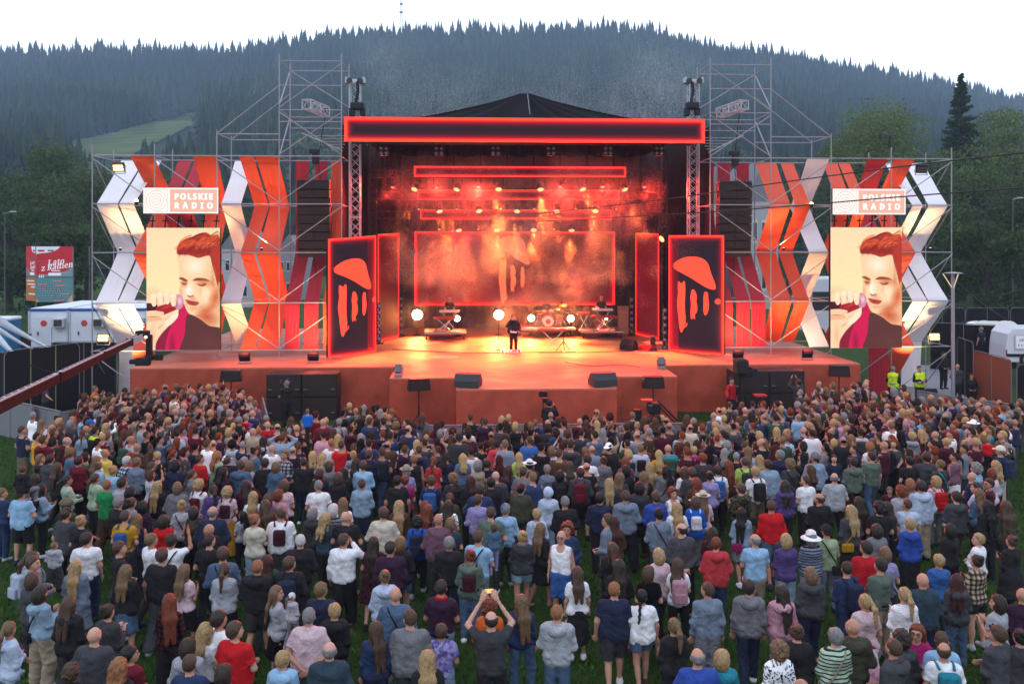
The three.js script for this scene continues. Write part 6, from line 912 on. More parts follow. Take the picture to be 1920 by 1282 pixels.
const CROWD = `
4.09 -10.53 1.81 0.00 m bald sweater:dark_grey jeans:charcoal front 0
-3.30 -11.41 1.70 0.00 w bob-dark_brown sweater:black jeans:black front 10
-4.73 -11.57 1.73 0.00 w wavy-red-blond sweater:black jeans:charcoal front 0
-3.82 -11.63 1.74 0.00 m crop-brown tee:dark_blue jeans:charcoal front 5
3.02 -11.46 1.77 0.00 m ring-grey polo:royal_blue jeans:charcoal front 0 heavy
-5.51 -11.92 1.50 0.00 b curly-brown sweater:black jeans:black down 10
-0.65 -11.73 1.68 0.00 w vlong-blond sweater:black jeans:black front 0
-2.64 -11.88 1.64 0.00 w short-blond hoodie:light_blue jeans:denim front 0
-2.00 -11.86 1.77 0.00 m ring-grey jacket:dark_teal jeans:charcoal front 0
3.41 -11.64 1.64 0.00 w bob-blond hoodie:teal jeans:charcoal front 0
5.78 -11.57 1.78 0.00 m crop-brown hoodie:dark_grey jeans:charcoal front -40
6.49 -11.54 1.74 0.00 m ring-brown tee:white jeans:charcoal front 5 pack:teal
-4.78 -12.08 1.66 0.00 w short-black hooded:dark_red jeans:black front 25
4.25 -11.77 1.68 0.00 w curly-light_brown jacket:white:floral jeans:charcoal front -10
-4.06 -12.29 1.65 0.00 w bob-dark_brown hooded:light_grey jeans:charcoal front 5 shades
6.62 -11.83 1.75 0.00 m crop-brown tee:light_blue jeans:charcoal front 0
-5.46 -12.51 1.75 0.00 m bald tee:dark_grey jeans:charcoal front 10 heavy
-3.44 -12.43 1.82 0.00 m short-brown tee:bright_red jeans:charcoal cross 20 heavy
7.50 -11.95 1.76 0.00 m short-brown sweater:dark_grey jeans:charcoal cross -35 shades
5.18 -12.06 1.72 0.00 w short-grey sweater:mint_green:striped trousers:olive cross 0 sash:beige
6.15 -12.04 1.67 0.00 w curly-dark_brown hoodie:dark_grey jeans:charcoal front 10
7.90 -12.04 1.66 0.00 w bun-black jacket:charcoal jeans:black front -10 shades
5.50 -12.19 1.80 0.00 m bald hooded:olive jeans:charcoal front 10
4.69 -12.24 1.71 0.00 w bun-brown jacket:black jeans:black front 10 sash:black pouch
6.49 -12.25 1.65 0.00 w long-red hoodie:magenta jeans:charcoal hold 215 glasses
-3.94 -12.72 1.68 0.00 w long-blond tee:white jeans:black front 35
0.24 -12.62 1.82 0.00 m ring-dark_brown tee:charcoal jeans:black phone 0
-3.77 -12.80 1.82 0.00 m short-dark_brown tee:white jeans:navy front 40
-1.47 -12.71 1.65 0.00 w vlong-brown sweater:dark_blue jeans:navy down 0
-6.88 -12.95 1.65 0.00 w pony-light_brown hoodie:pale_blue jeans:denim cross 45
-0.96 -12.72 1.82 0.00 m crop-brown tee:grey jeans:charcoal cross 5 heavy
-2.47 -12.85 1.82 0.00 m crop-grey polo:pale_pink trousers:dark_grey back 0 heavy
2.97 -12.63 1.65 0.00 w pony-light_brown jacket:black jeans:black cross -20
-0.50 -12.82 1.55 0.00 b short-brown tee:lilac:tie-dyed jeans:light_denim front 8
1.26 -12.99 1.73 0.00 m crop-red-blond hoodie:light_grey jeans:denim hold 0
-5.64 -13.39 1.70 0.00 w bun-dark_brown jacket:charcoal jeans:black hold 20
-2.18 -13.38 1.65 0.00 w short-blond hoodie:black jeans:black front 10
-2.84 -13.42 0.85 0.95 g pony-light_brown hoodie:light_grey jeans:grey front 20 hat:beanie:white
0.23 -13.31 1.70 0.00 w curly-red sweater:orange jeans:denim front 0
-6.33 -13.63 1.72 0.00 w long-brown hoodie:black jeans:charcoal front 20 scarf:lilac
6.14 -13.17 1.73 0.00 w pony-blond tee:pale_pink maxi:white:dip-dyed front 0
8.22 -13.09 1.71 0.00 w bob-dark_brown tee:light_grey jeans:grey hold -15
-4.82 -13.71 1.71 0.00 w vlong-red shirt:maroon:plaid trousers:black hold 10
-1.25 -13.56 1.83 0.00 m bald shirt:denim jeans:denim front 0 sash:black heavy
0.74 -13.61 1.64 0.00 w vlong-light_brown shirt:dark_blue jeans:denim down 0
8.77 -13.30 1.74 0.00 m bald sweater:dark_purple jeans:black front 0
6.90 -13.43 1.72 0.00 w pony-blond sweater:white:lace jeans:charcoal hold 5
3.75 -13.61 1.79 0.00 m crop-brown shirt:blue-grey trousers:grey down 0
-0.54 -13.84 1.81 0.00 m crop-dark_brown tee:dark_purple jeans:light_denim hold 0 scarf:bright_red
2.26 -13.75 1.76 0.00 m crop-red-blond tee:navy shorts:charcoal down 0 heavy
2.71 -13.74 1.63 0.00 w braid-black tee:white hotpants:denim down 0 heavy
-2.50 -14.02 1.73 0.00 m short-light_brown polo:navy jeans:charcoal front 10
-7.07 -14.23 1.65 0.00 w bob-dark_brown hooded:light_denim trousers:beige hold 25 sash:black pouch
-3.22 -14.07 1.66 0.00 w long-light_brown sweater:light_grey skirt:navy:spotted carry 60
4.47 -13.74 1.76 0.00 m short-dark_brown hoodie:grey jeans:navy down 0
5.01 -13.74 1.66 0.00 w vlong-dark_brown hoodie:pink jeans:grey hold 0
7.40 -13.80 1.81 0.00 m bald sweater:dark_teal jeans:navy front 0 heavy
-7.45 -14.72 1.70 0.00 w bob-brown jacket:dark_grey jeans:charcoal front 15
-1.53 -14.55 1.71 0.00 w bun-light_brown hoodie:pale_blue jeans:charcoal hold -10
8.17 -14.13 1.64 0.00 w long-dark_red hoodie:dark_grey jeans:denim front 0
5.77 -14.44 1.67 0.00 w bob-light_brown hoodie:dark_grey jeans:navy down 0
3.00 -14.60 1.68 0.00 w bob-brown dress:navy:spotted leggings:black front 0
6.42 -14.49 1.75 0.00 m crop-dark_brown shirt:dark_blue jeans:dark_blue cross -10 pack:navy
7.02 -14.50 1.80 0.00 m short-dark_brown shirt:grey-green trousers:beige cross -10 belt
-3.77 -15.00 1.75 0.00 m crop-red-blond hoodie:black shorts:charcoal front 0
1.78 -14.76 1.63 0.00 w long-brown tee:white midi:black down 0 shoe:white
-6.06 -15.11 1.66 0.00 w long-light_brown jacket:black skirt:denim hold 8
-4.35 -15.04 1.69 0.00 w pony-brown sweater:light_grey trousers:black hold 0
-7.68 -15.22 1.80 0.00 m short-brown sweater:grey jeans:charcoal carry 60
-5.06 -15.14 1.64 0.00 w long-light_brown tee:pale_pink shorts:black hold 15
-3.25 -15.13 1.75 0.00 m short-brown jacket:black jeans:black front 0 pack:navy
2.54 -14.92 1.68 0.00 w vlong-dark_brown sweater:black midi:black front 0
-7.05 -15.40 1.65 0.00 w vlong-blond coat:blue-grey jeans:charcoal hold 0
3.62 -15.05 1.64 0.00 w long-brown tee:white jeans:black hold 0 pack:pink
-5.56 -15.45 1.82 0.00 m short-brown tee:black trousers:dark_grey down 0 heavy
8.92 -14.82 1.70 0.00 w bun-dark_brown shirt:beige:plaid hotpants:black hold -10
-4.51 -15.50 1.81 0.00 m short-brown shirt:denim jeans:denim front 0 sash:black
-7.95 -15.69 1.71 0.00 w pony-brown hooded:light_grey jeans:denim front 30 pack:pale_blue
-3.73 -15.52 1.64 0.00 w long-dark_red jacket:dark_green jeans:charcoal front 0
8.36 -15.03 1.64 0.00 w short-blond tee:blue jeans:charcoal front 0
-7.58 -15.74 0.90 0.95 b short-light_brown hoodie:light_grey trousers:dark_grey front 0
3.31 -15.28 1.73 0.00 w bob-blond jacket:pale_pink jeans:charcoal hold -10
-0.08 -15.48 1.70 0.00 w bun-red hooded:grey-green jeans:denim hold 0 pack:maroon small shoe:white
7.12 -15.24 1.83 0.00 m short-dark_brown polo:red trousers:grey cross 10 heavy
-1.54 -15.64 1.82 0.00 m crop-dark_brown sweater:dark_purple jeans:black down 0
7.48 -15.24 1.71 0.00 w bob-light_brown tee:lilac jeans:charcoal front 10 sash:black
-6.49 -15.92 1.79 0.00 m short-brown tee:black jeans:charcoal front 50
-3.26 -16.10 1.81 0.00 m crop-white jacket:black jeans:dark_grey front 0
2.57 -15.86 1.65 0.00 w long-brown sweater:black jeans:black front 0
-0.48 -16.04 1.74 0.00 m short-grey jacket:black jeans:navy front 0
-2.46 -16.14 1.80 0.00 m crop-brown sweater:white trousers:black face 0
-5.71 -16.34 1.77 0.00 m short-dark_brown tee:white jeans:charcoal one 0 sash:black
-5.00 -16.33 1.76 0.00 m crop-dark_brown tee:black jeans:black front 0
4.55 -15.91 1.70 0.00 w short-red hooded:coral jeans:dark_blue front 0 heavy
-1.40 -16.18 1.70 0.00 w bob-light_brown jacket:black hotpants:denim front 10
-6.09 -16.39 1.77 0.00 m short-light_brown tee:white jeans:charcoal cross 40
0.07 -16.13 1.82 0.00 m crop-brown tee:light_blue jeans:blue-grey carry 20 sash:black
-1.91 -16.22 1.70 0.00 w vlong-dark_brown dress:maroon:floral leggings:black front 0
5.31 -15.95 1.75 0.00 m ring-grey polo:light_blue shorts:beige cross 0
-7.35 -16.50 1.77 0.00 m short-dark_brown tee:white jeans:dark_blue down 0 shades
1.64 -16.17 1.78 0.00 m bald tank:white shorts:blue down 195 glasses barefoot
5.91 -15.98 1.72 0.00 w bob-blond sweater:purple jeans:light_denim cross 0
10.28 -15.93 1.64 0.00 w bun-brown coat:black jeans:black hold -20
0.36 -16.39 0.95 0.90 g bob-brown jacket:denim jeans:lilac front -5
6.47 -16.17 1.69 0.00 w bob-grey sweater:blue-grey:striped jeans:light_grey hold 0 hat:sunhat:white
9.71 -16.07 1.64 0.00 w short-blond jacket:white jeans:light_grey cross -40
4.01 -16.41 1.82 0.00 m ring-dark_brown sweater:dark_grey trousers:black back 0 heavy
0.92 -16.58 1.65 0.00 w bun-blond sweater:charcoal hotpants:light_denim hold 0 scarf:grey
6.87 -16.39 1.75 0.00 m crop-dark_brown tank:pale_green jeans:blue-grey cross 0 hat:cap:black sash:black pouch
-5.22 -16.97 1.75 0.00 m bald tee:black jeans:black front -60
4.67 -16.58 1.66 0.00 w long-dark_brown sweater:maroon jeans:black front 0
1.82 -16.76 1.72 0.00 w curly-red jacket:dark_blue jeans:charcoal front 190
9.38 -16.48 1.69 0.00 w bob-black jacket:black jeans:maroon front -20
7.96 -16.59 1.67 0.00 w bob-dark_brown jacket:grey jeans:charcoal front 0
1.32 -16.92 1.68 0.00 w long-light_brown jacket:black skirt:black front 60 barefoot
-0.73 -17.18 1.83 0.00 m bald shirt:mauve jeans:charcoal front 0 heavy
2.65 -17.04 1.80 0.00 m short-brown shirt:blue-grey jeans:light_denim front -60 glasses
2.80 -17.10 1.73 0.00 w vlong-dark_red sweater:brown jeans:black front 0
8.78 -16.85 1.69 0.00 w short-blond hooded:royal_blue trousers:black front 0
-0.49 -17.28 1.69 0.00 w bob-light_brown tee:dark_teal jeans:black front 0
-7.99 -17.70 1.72 0.00 w bun-blond tee:black jeans:black front 0 shades
-7.11 -17.70 1.81 0.00 m crop-brown tee:mustard trousers:charcoal front 5 pack:blue small
-4.48 -17.61 1.72 0.00 w bun-red-blond tee:cream jeans:light_denim hold 0
-6.93 -17.82 1.69 0.00 w long-light_brown tank:navy jeans:black front 5
-2.66 -17.64 1.75 0.00 m bald tee:black jeans:black cross 5
-2.62 -17.64 1.74 0.00 m bald tee:black jeans:charcoal front 0 heavy
-1.17 -17.59 1.63 0.00 w curly-black jacket:bright_blue jeans:black front 0 pack:navy
0.33 -17.57 1.82 0.00 m crop-brown tee:grey-green jeans:charcoal front 0 heavy
-6.41 -17.87 1.64 0.00 w bob-dark_brown tee:bright_red jeans:black front 5
-8.42 -17.98 1.79 0.00 m short-brown tee:dark_grey jeans:black side 20 hat:backcap:black heavy
-5.40 -17.85 1.83 0.00 m ring-grey jacket:navy jeans:black front 5 heavy
-3.07 -17.76 1.66 0.00 w wavy-blond sweater:dark_teal jeans:black front 10
3.80 -17.48 1.77 0.00 m short-black sweater:blue-grey jeans:charcoal front 0 sash:navy
-4.01 -17.84 1.77 0.00 m crop-brown tee:white trousers:charcoal cross 0 pack:maroon small heavy
-1.89 -17.76 1.78 0.00 m short-brown shirt:cream jeans:charcoal front 0 heavy
1.30 -17.86 1.67 0.00 w short-blond jacket:pale_blue jeans:charcoal front 0 sash:beige
7.92 -17.66 1.72 0.00 w long-blond jacket:dark_grey midi:black front 0 sash:mustard pouch
6.25 -17.74 1.83 0.00 m crop-brown sweater:bright_red shorts:denim front 0
0.65 -17.99 1.75 0.00 m short-grey shirt:light_blue jeans:charcoal front 5 hat:cap:blue
8.54 -17.66 1.78 0.00 m curly-black tee:black jeans:black front 0
-3.41 -18.18 1.65 0.00 w bob-grey hooded:charcoal jeans:black front 10 hat:cap:white
-2.99 -18.20 1.72 0.00 w bob-white tee:grey:striped jeans:black front 5
5.65 -17.84 1.64 0.00 w vlong-black jacket:light_denim skirt:grey hold 0 sash:magenta pouch
-5.98 -18.43 1.64 0.00 w bob-dark_brown tank:olive jeans:black front 5 pack:brown small
-7.60 -18.59 1.83 0.00 m short-grey jacket:black jeans:black front 30
4.32 -18.09 1.69 0.00 w vlong-blond tee:white jeans:black front 5 sash:black
1.93 -18.21 1.83 0.00 m crop-grey sweater:black shorts:black front 0
11.38 -17.82 1.72 0.00 w vlong-brown jacket:olive jeans:black front -10
10.99 -17.85 1.72 0.00 w vlong-black jacket:black jeans:black front -10
-1.00 -18.38 1.63 0.00 w vlong-red shirt:mauve:plaid jeans:black front 0
8.86 -17.98 1.68 0.00 w vlong-dark_brown tee:white:spotted jeans:black front 0
-0.57 -18.42 1.70 0.00 w vlong-dark_brown tee:white:floral jeans:black front 0
-1.63 -18.46 1.70 0.00 w vlong-blond jacket:brown jeans:black front 0
9.32 -18.01 1.73 0.00 m crop-brown polo:pale_blue jeans:black front 0
-6.32 -18.70 1.70 0.00 w bun-blond tee:light_grey jeans:black front 5 sash:black
-4.53 -18.64 1.70 0.00 w long-brown jacket:brown jeans:black front 0
-9.76 -18.87 1.10 1.32 b short-brown hoodie:black jeans:grey front 10
-1.08 -18.53 1.66 0.00 w long-red sweater:maroon jeans:black front 0
-7.21 -18.88 1.63 0.00 w bob-black sweater:dark_purple jeans:black front 20
-2.86 -18.71 1.70 0.00 w long-light_brown tee:white jeans:black front 10
-8.89 -19.05 1.63 0.00 w bob-brown hooded:olive jeans:black front 10 hat:bigcap:khaki
-7.49 -19.00 1.68 0.00 w bun-brown tee:light_grey jeans:black front 15
7.53 -18.35 1.78 0.00 m ring-brown sweater:black jeans:black front 0
4.82 -18.51 1.68 0.00 w bob-brown jacket:bright_blue jeans:grey front 0 hat:cap:white pack:white small
0.07 -18.72 1.73 0.00 m short-brown shirt:lilac jeans:charcoal front 0
3.31 -18.59 1.82 0.00 m crop-brown hoodie:blue-grey trousers:black front 0
2.75 -18.63 1.76 0.00 m short-black jacket:navy jeans:black front 0
8.42 -18.39 1.67 0.00 w vlong-dark_brown jacket:black jeans:black front 0
-5.11 -18.99 1.35 0.00 g long-black tee:light_grey jeans:black front -40
10.59 -18.34 1.78 0.00 m short-dark_brown hoodie:dark_grey jeans:brown hold 0
3.98 -18.64 1.77 0.00 m short-brown jacket:royal_blue jeans:black front 0
-4.56 -19.07 1.70 0.00 w long-brown sweater:mauve jeans:black front 10 shades
-4.93 -19.23 1.71 0.00 w vlong-blond tee:white jeans:black front 5
5.08 -18.80 1.70 0.00 w long-light_brown tee:pale_pink jeans:grey front 10 hat:fedora:cream
-0.56 -19.13 1.65 0.00 w pony-brown sweater:olive jeans:black front 0
-10.16 -19.61 1.75 0.00 m short-brown tee:light_blue shorts:black hold 10 heavy
-4.40 -19.40 1.68 0.00 w curly-red tee:pink jeans:black front 10
0.12 -19.23 1.81 0.00 m crop-dark_brown sweater:dark_blue jeans:charcoal front 0 heavy
-7.77 -19.65 1.73 0.00 w bob-black sweater:black jeans:black front 20
11.43 -18.88 1.66 0.00 w wavy-light_brown shirt:denim jeans:black front 0
1.67 -19.31 1.69 0.00 w bald hoodup:pale_blue jeans:light_denim front 0
9.68 -18.99 1.72 0.00 w curly-red sweater:light_grey jeans:black front 0
4.51 -19.23 1.66 0.00 w curly-red tank:white jeans:black front 160
-10.74 -19.89 1.67 0.00 w pony-light_brown jacket:dark_blue jeans:dark_blue front 30
10.16 -19.02 1.83 0.00 m short-dark_brown hoodie:pale_blue trousers:beige front 0 heavy
6.06 -19.23 1.76 0.00 m short-brown hoodie:olive:camouflage jeans:black hold -20 hat:cap:khaki sash:black pouch
1.06 -19.53 1.73 0.00 m short-black sweater:olive jeans:charcoal front 0 hat:cap:red heavy
-5.68 -19.86 1.64 0.00 w curly-blond tee:pale_pink trousers:mustard front 5 pack:maroon small
-6.02 -19.92 1.67 0.00 w pony-dark_brown sweater:purple jeans:black front 0
-9.96 -20.10 1.69 0.00 w long-black shirt:light_denim jeans:black hold 50
3.79 -19.51 1.73 0.00 w bob-black jacket:charcoal jeans:black front 0 scarf:magenta
-8.47 -20.06 1.79 0.00 m crop-red-blond polo:green trousers:brown front 10
-3.61 -19.87 1.77 0.00 m crop-grey tee:white shorts:black front 0 shades
-8.12 -20.07 1.83 0.00 m short-dark_brown hoodie:light_grey jeans:black front 30
-6.87 -20.04 1.71 0.00 w bob-light_brown sweater:grey jeans:black front 10 heavy
11.62 -19.32 1.68 0.00 w bob-dark_brown tee:pale_blue jeans:black front -40
-4.44 -20.09 1.72 0.00 w bob-brown tee:pale_pink jeans:black front 10
0.38 -19.92 1.77 0.00 m short-black jacket:black jeans:black front 0
-2.63 -20.05 1.74 0.00 m crop-brown sweater:light_denim jeans:navy hold 0
-1.01 -19.99 1.81 0.00 m short-brown tee:navy jeans:black front 0 pack:blue
-5.34 -20.18 1.70 0.00 w vlong-dark_brown sweater:maroon jeans:black face 0
12.01 -19.46 1.73 0.00 m short-dark_brown sweater:maroon jeans:black front -60 glasses
-6.45 -20.27 1.70 0.00 w curly-blond tee:white trousers:beige front 10 pack:dark_red small
7.28 -19.74 1.67 0.00 w long-dark_brown hooded:purple jeans:black front 0
10.24 -19.66 1.69 0.00 w bob-red-blond tee:grey jeans:black front 0
-7.46 -20.45 1.63 0.00 w vlong-blond jacket:black jeans:grey front 10
3.18 -20.04 1.68 0.00 w long-blond jacket:dark_teal jeans:black front 0 sash:beige
-1.83 -20.29 1.73 0.00 m short-black tee:black jeans:charcoal down 0 heavy
5.24 -20.00 1.67 0.00 w wavy-red jacket:brown jeans:black front 0
7.84 -19.91 1.74 0.00 m crop-brown tee:white jeans:black front -10
10.92 -19.78 1.71 0.00 w bob-blond tee:pale_pink leggings:grey front 0 pack:bright_red
-0.11 -20.33 1.70 0.00 w vlong-dark_red jacket:black jeans:black front 0 sash:beige
-1.67 -20.47 1.69 0.00 w short-red tee:magenta jeans:black front 0
8.60 -20.06 1.75 0.00 m ring-grey tee:light_grey jeans:black front 0 heavy
-9.74 -20.87 1.68 0.00 w pony-dark_brown sweater:mint_green jeans:denim carry 60
-9.11 -20.93 1.70 0.00 w pony-brown shirt:mint_green jeans:black hold 20
3.50 -20.46 1.69 0.00 w wavy-light_brown jacket:charcoal jeans:black front 0
-0.53 -20.68 1.66 0.00 w curly-light_brown sweater:charcoal jeans:black front 0 pack:black
-3.30 -20.82 1.68 0.00 w bob-brown sweater:black jeans:black front 0
-10.63 -21.14 1.65 0.00 w long-dark_brown jacket:black jeans:black front 40
5.70 -20.49 1.70 0.00 w bun-dark_brown tee:lilac jeans:black front 0
2.57 -20.66 1.77 0.00 m short-dark_red jacket:dark_grey shorts:black front 0 pack:dark_red
4.11 -20.59 1.67 0.00 w wavy-light_brown jacket:black jeans:black front 0
5.27 -20.54 1.78 0.00 m short-brown shirt:dark_grey jeans:black front 0
1.19 -20.77 1.79 0.00 m crop-brown tee:grey jeans:black waist 0 heavy
2.09 -20.82 1.67 0.00 w bob-black sweater:black jeans:black front 0 pack:black
6.87 -20.62 1.75 0.00 m short-blond tee:white trousers:khaki front 0 pack:black
10.17 -20.49 1.25 0.00 b short-light_brown tee:maroon jeans:black front 200
12.67 -20.41 1.70 0.00 w bob-red shirt:pale_pink jeans:black front -10
-6.94 -21.30 1.67 0.00 w braid-brown sweater:grey jeans:black front 20
-3.81 -21.20 1.66 0.00 w bob-dark_red jacket:black jeans:black front 0
-6.18 -21.31 1.71 0.00 w long-black jacket:dark_purple jeans:black front 20
12.34 -20.52 1.81 0.00 m curly-grey shirt:light_blue jeans:black front -40
5.18 -20.84 1.72 0.00 w long-brown tee:white jeans:black front -10
6.01 -20.87 1.73 0.00 m short-dark_brown tee:white jeans:black down 0 pack:blue
-1.69 -21.22 1.72 0.00 w bob-grey tee:lilac jeans:grey front 0 hat:fedora:beige
3.73 -21.00 1.72 0.00 w bob-black jacket:black jeans:black front 0
5.20 -20.96 1.69 0.00 w long-red sweater:grey jeans:black front 0
0.84 -21.15 1.72 0.00 w vlong-dark_red jacket:dark_blue jeans:denim front 0
-3.26 -21.36 1.66 0.00 w long-black sweater:black jeans:black front 0
-8.97 -21.61 1.71 0.00 w bun-blond tee:light_blue jeans:denim front 15
4.75 -21.07 1.69 0.00 w long-black coat:grey jeans:black front 0 sash:black
-7.45 -21.62 1.81 0.00 m curly-black jacket:navy jeans:black front 5
-5.84 -21.57 1.82 0.00 m short-brown hooded:denim jeans:black front 10
-2.80 -21.54 1.78 0.00 m short-brown shirt:light_blue jeans:denim hold 0
-10.46 -21.91 1.72 0.00 w long-brown jacket:black jeans:black front 40
1.82 -21.39 1.66 0.00 w short-grey tee:blue-grey jeans:black front 0
7.39 -21.22 1.77 0.00 m short-dark_brown jacket:light_denim jeans:black front 0 heavy
-5.01 -21.80 1.71 0.00 w bob-light_brown jacket:denim jeans:black front 10
4.42 -21.39 1.69 0.00 w long-blond sweater:beige jeans:black front 0
1.38 -21.56 1.74 0.00 m short-dark_brown shirt:charcoal jeans:black front 0 hat:fedora:white
6.84 -21.35 1.82 0.00 m crop-brown tee:lime jeans:black front 0 pack:charcoal
13.20 -21.08 1.71 0.00 w wavy-blond shirt:light_denim jeans:black front -20
0.09 -21.68 1.72 0.00 w bob-grey tank:beige jeans:black front 0
-5.32 -21.93 1.77 0.00 m short-dark_brown shirt:black jeans:black front 5 heavy
11.83 -21.21 1.73 0.00 m crop-light_brown tee:charcoal jeans:black front -30 sash:turquoise
6.45 -21.45 1.70 0.00 w vlong-red jacket:brown jeans:black front 0
2.41 -21.65 1.67 0.00 w vlong-brown tee:light_grey jeans:black front 0
0.30 -21.76 1.73 0.00 m short-dark_brown shirt:navy:plaid jeans:black front 0
8.03 -21.43 1.72 0.00 w curly-light_brown tee:dark_grey jeans:black face 0 sash:black
-8.62 -22.19 1.76 0.00 m short-light_brown shirt:blue-grey jeans:black front 15
-8.24 -22.19 1.64 0.00 w long-brown jacket:navy jeans:black front 40
-3.74 -22.05 1.65 0.00 w bob-brown sweater:grey jeans:black front 0
9.70 -21.47 1.74 0.00 m short-dark_brown hooded:grey-green jeans:black front 0
-4.39 -22.09 1.74 0.00 m crop-dark_brown tee:black jeans:navy hold 0 heavy
-9.64 -22.33 1.63 0.00 w bun-light_brown tee:light_blue jeans:denim front 25
2.89 -21.79 1.81 0.00 m short-dark_brown tee:white jeans:black front 0
-8.92 -22.33 1.76 0.00 m short-white shirt:pale_blue:plaid jeans:black front 10 sash:brown
5.86 -21.70 1.83 0.00 m short-red tee:charcoal jeans:black front 0
-10.17 -22.41 1.76 0.00 m short-dark_red shirt:dark_red jeans:black front 15
11.18 -21.51 1.74 0.00 m short-black tee:black jeans:black front 0
-10.93 -22.49 1.79 0.00 m short-dark_brown jacket:dark_grey trousers:khaki front 20
-1.57 -22.13 1.77 0.00 m crop-red-blond tank:black jeans:black down 0
3.89 -21.92 1.69 0.00 w long-red tee:mauve jeans:black front 0
-9.77 -22.52 1.72 0.00 w long-light_brown tee:white jeans:denim front 20
-10.26 -22.54 1.30 0.00 b crop-light_brown sweater:black jeans:black front 10
11.69 -21.62 1.81 0.00 m short-dark_brown shirt:dark_grey jeans:black side 10 heavy
-1.07 -22.19 1.69 0.00 w pony-red tee:coral jeans:black front 0
-6.42 -22.42 1.73 0.00 m short-brown jacket:black jeans:black front 0 hat:cap:white
8.81 -21.77 1.80 0.00 m crop-dark_brown shirt:light_denim jeans:black front 0 hat:beanie:grey heavy
-3.08 -22.33 1.64 0.00 w long-dark_brown tee:cream jeans:black front 0
3.36 -22.15 1.67 0.00 w bun-brown tee:grey jeans:grey front 0
10.36 -21.88 1.77 0.00 m short-dark_brown tee:grey-green jeans:denim down 0
11.61 -21.91 1.68 0.00 w long-dark_red sweater:dark_grey jeans:black front 0
8.02 -22.12 1.79 0.00 m short-grey jacket:navy jeans:black front 0
7.49 -22.14 1.66 0.00 w long-blond tee:light_grey jeans:black front 0
-2.79 -22.63 1.78 0.00 m short-brown jacket:navy jeans:black front 0 pack:black
-5.02 -22.73 1.77 0.00 m short-light_brown shirt:light_grey:plaid jeans:black front 200
6.89 -22.21 1.73 0.00 m crop-grey jacket:black jeans:black front 0
-0.32 -22.60 1.67 0.00 w long-blond jacket:denim jeans:light_denim front -10
-8.39 -22.98 1.72 0.00 w short-blond sweater:black jeans:black front 10
12.69 -22.07 1.69 0.00 w pony-dark_brown tee:mauve skirt:white front -20 sash:black pouch
-6.83 -23.00 1.71 0.00 w long-red-blond coat:pale_green jeans:black front 40
-4.04 -22.91 1.64 0.00 w wavy-blond shirt:light_blue:plaid jeans:black front 0 sash:black
-2.48 -22.90 1.78 0.00 m short-brown tee:navy jeans:denim front 0 pack:black
-4.33 -22.99 1.67 0.00 w wavy-blond sweater:brown jeans:black front 0
1.18 -22.77 1.64 0.00 w vlong-blond tee:lime jeans:black front 0
4.92 -22.63 1.70 0.00 w vlong-blond jacket:mustard jeans:denim front 0
14.05 -22.25 1.81 0.00 m short-grey jacket:navy trousers:beige front -30 hat:cap:cream pack:navy
-7.76 -23.28 1.73 0.00 w curly-dark_red sweater:dark_grey jeans:black front 60
-9.93 -23.39 1.70 0.00 w bun-blond tee:yellow jeans:denim front 10
3.15 -22.86 1.80 0.00 m ring-red-blond polo:blue-grey jeans:black front 0
-0.11 -23.02 1.74 0.00 m short-dark_brown tee:white jeans:light_grey front 0
5.21 -22.80 1.82 0.00 m bald jacket:teal jeans:black front 0 pack:dark_green
6.73 -22.73 1.71 0.00 w long-grey sweater:black jeans:black front 0
9.72 -22.67 1.50 0.00 b short-brown jacket:navy jeans:black front 200
7.39 -22.82 1.72 0.00 w vlong-light_brown tee:light_grey jeans:black front 0
1.80 -23.07 1.82 0.00 m short-black tee:black jeans:black front 0
13.26 -22.59 1.77 0.00 m short-dark_brown shirt:blue-grey jeans:charcoal hold -50
2.09 -23.12 1.72 0.00 w bob-light_brown tee:pale_blue jeans:black front 0 sash:black
-10.96 -23.69 1.66 0.00 w curly-light_brown shirt:denim:plaid jeans:black front 15
4.52 -23.15 1.74 0.00 m short-light_brown shirt:pale_blue:gingham jeans:black front 0 pack:black small
-9.24 -23.76 1.77 0.00 m bald jacket:charcoal jeans:black front 20
3.68 -23.23 1.76 0.00 m short-dark_brown jacket:black jeans:black front 0 hat:backcap:white
-1.02 -23.45 1.68 0.00 w bun-brown jacket:charcoal jeans:black front 0
-11.31 -23.98 1.66 0.00 w vlong-dark_red sweater:maroon jeans:black front 20
6.04 -23.25 1.64 0.00 w short-blond hooded:magenta jeans:black front 0
-7.68 -23.86 1.75 0.00 m short-black tee:navy jeans:black front 5
11.38 -23.14 1.77 0.00 m short-dark_brown hoodie:black jeans:black front 0
10.92 -23.16 1.71 0.00 w curly-red-blond tee:white jeans:black front 0 sash:black
0.64 -23.71 1.76 0.00 m short-dark_brown hoodie:coral jeans:black front 0 heavy
2.54 -23.65 1.74 0.00 m short-dark_brown jacket:blue jeans:black front 0
-3.71 -23.94 1.73 0.00 m short-brown tee:bright_red jeans:black front 5
-9.05 -24.22 1.63 0.00 w pony-brown sweater:brown jeans:black front 20
14.35 -23.26 0.90 0.85 k short-light_brown jacket:bright_red jeans:black front 40
-4.01 -24.09 1.76 0.00 m crop-red-blond tee:white jeans:black front 5 sash:black
0.17 -23.91 1.65 0.00 w bun-dark_brown tee:black jeans:black front 0
1.53 -23.88 1.82 0.00 m crop-brown jacket:blue jeans:black front 0 heavy
-2.07 -24.08 1.65 0.00 w pony-black sweater:pale_blue jeans:denim front 0 pack:dark_blue
10.34 -23.54 1.81 0.00 m ring-black jacket:black jeans:black front 0 heavy
11.79 -23.55 1.69 0.00 w long-red tee:dark_grey jeans:black front 200
-6.86 -24.52 1.65 0.00 w curly-black sweater:pale_blue jeans:black front 20
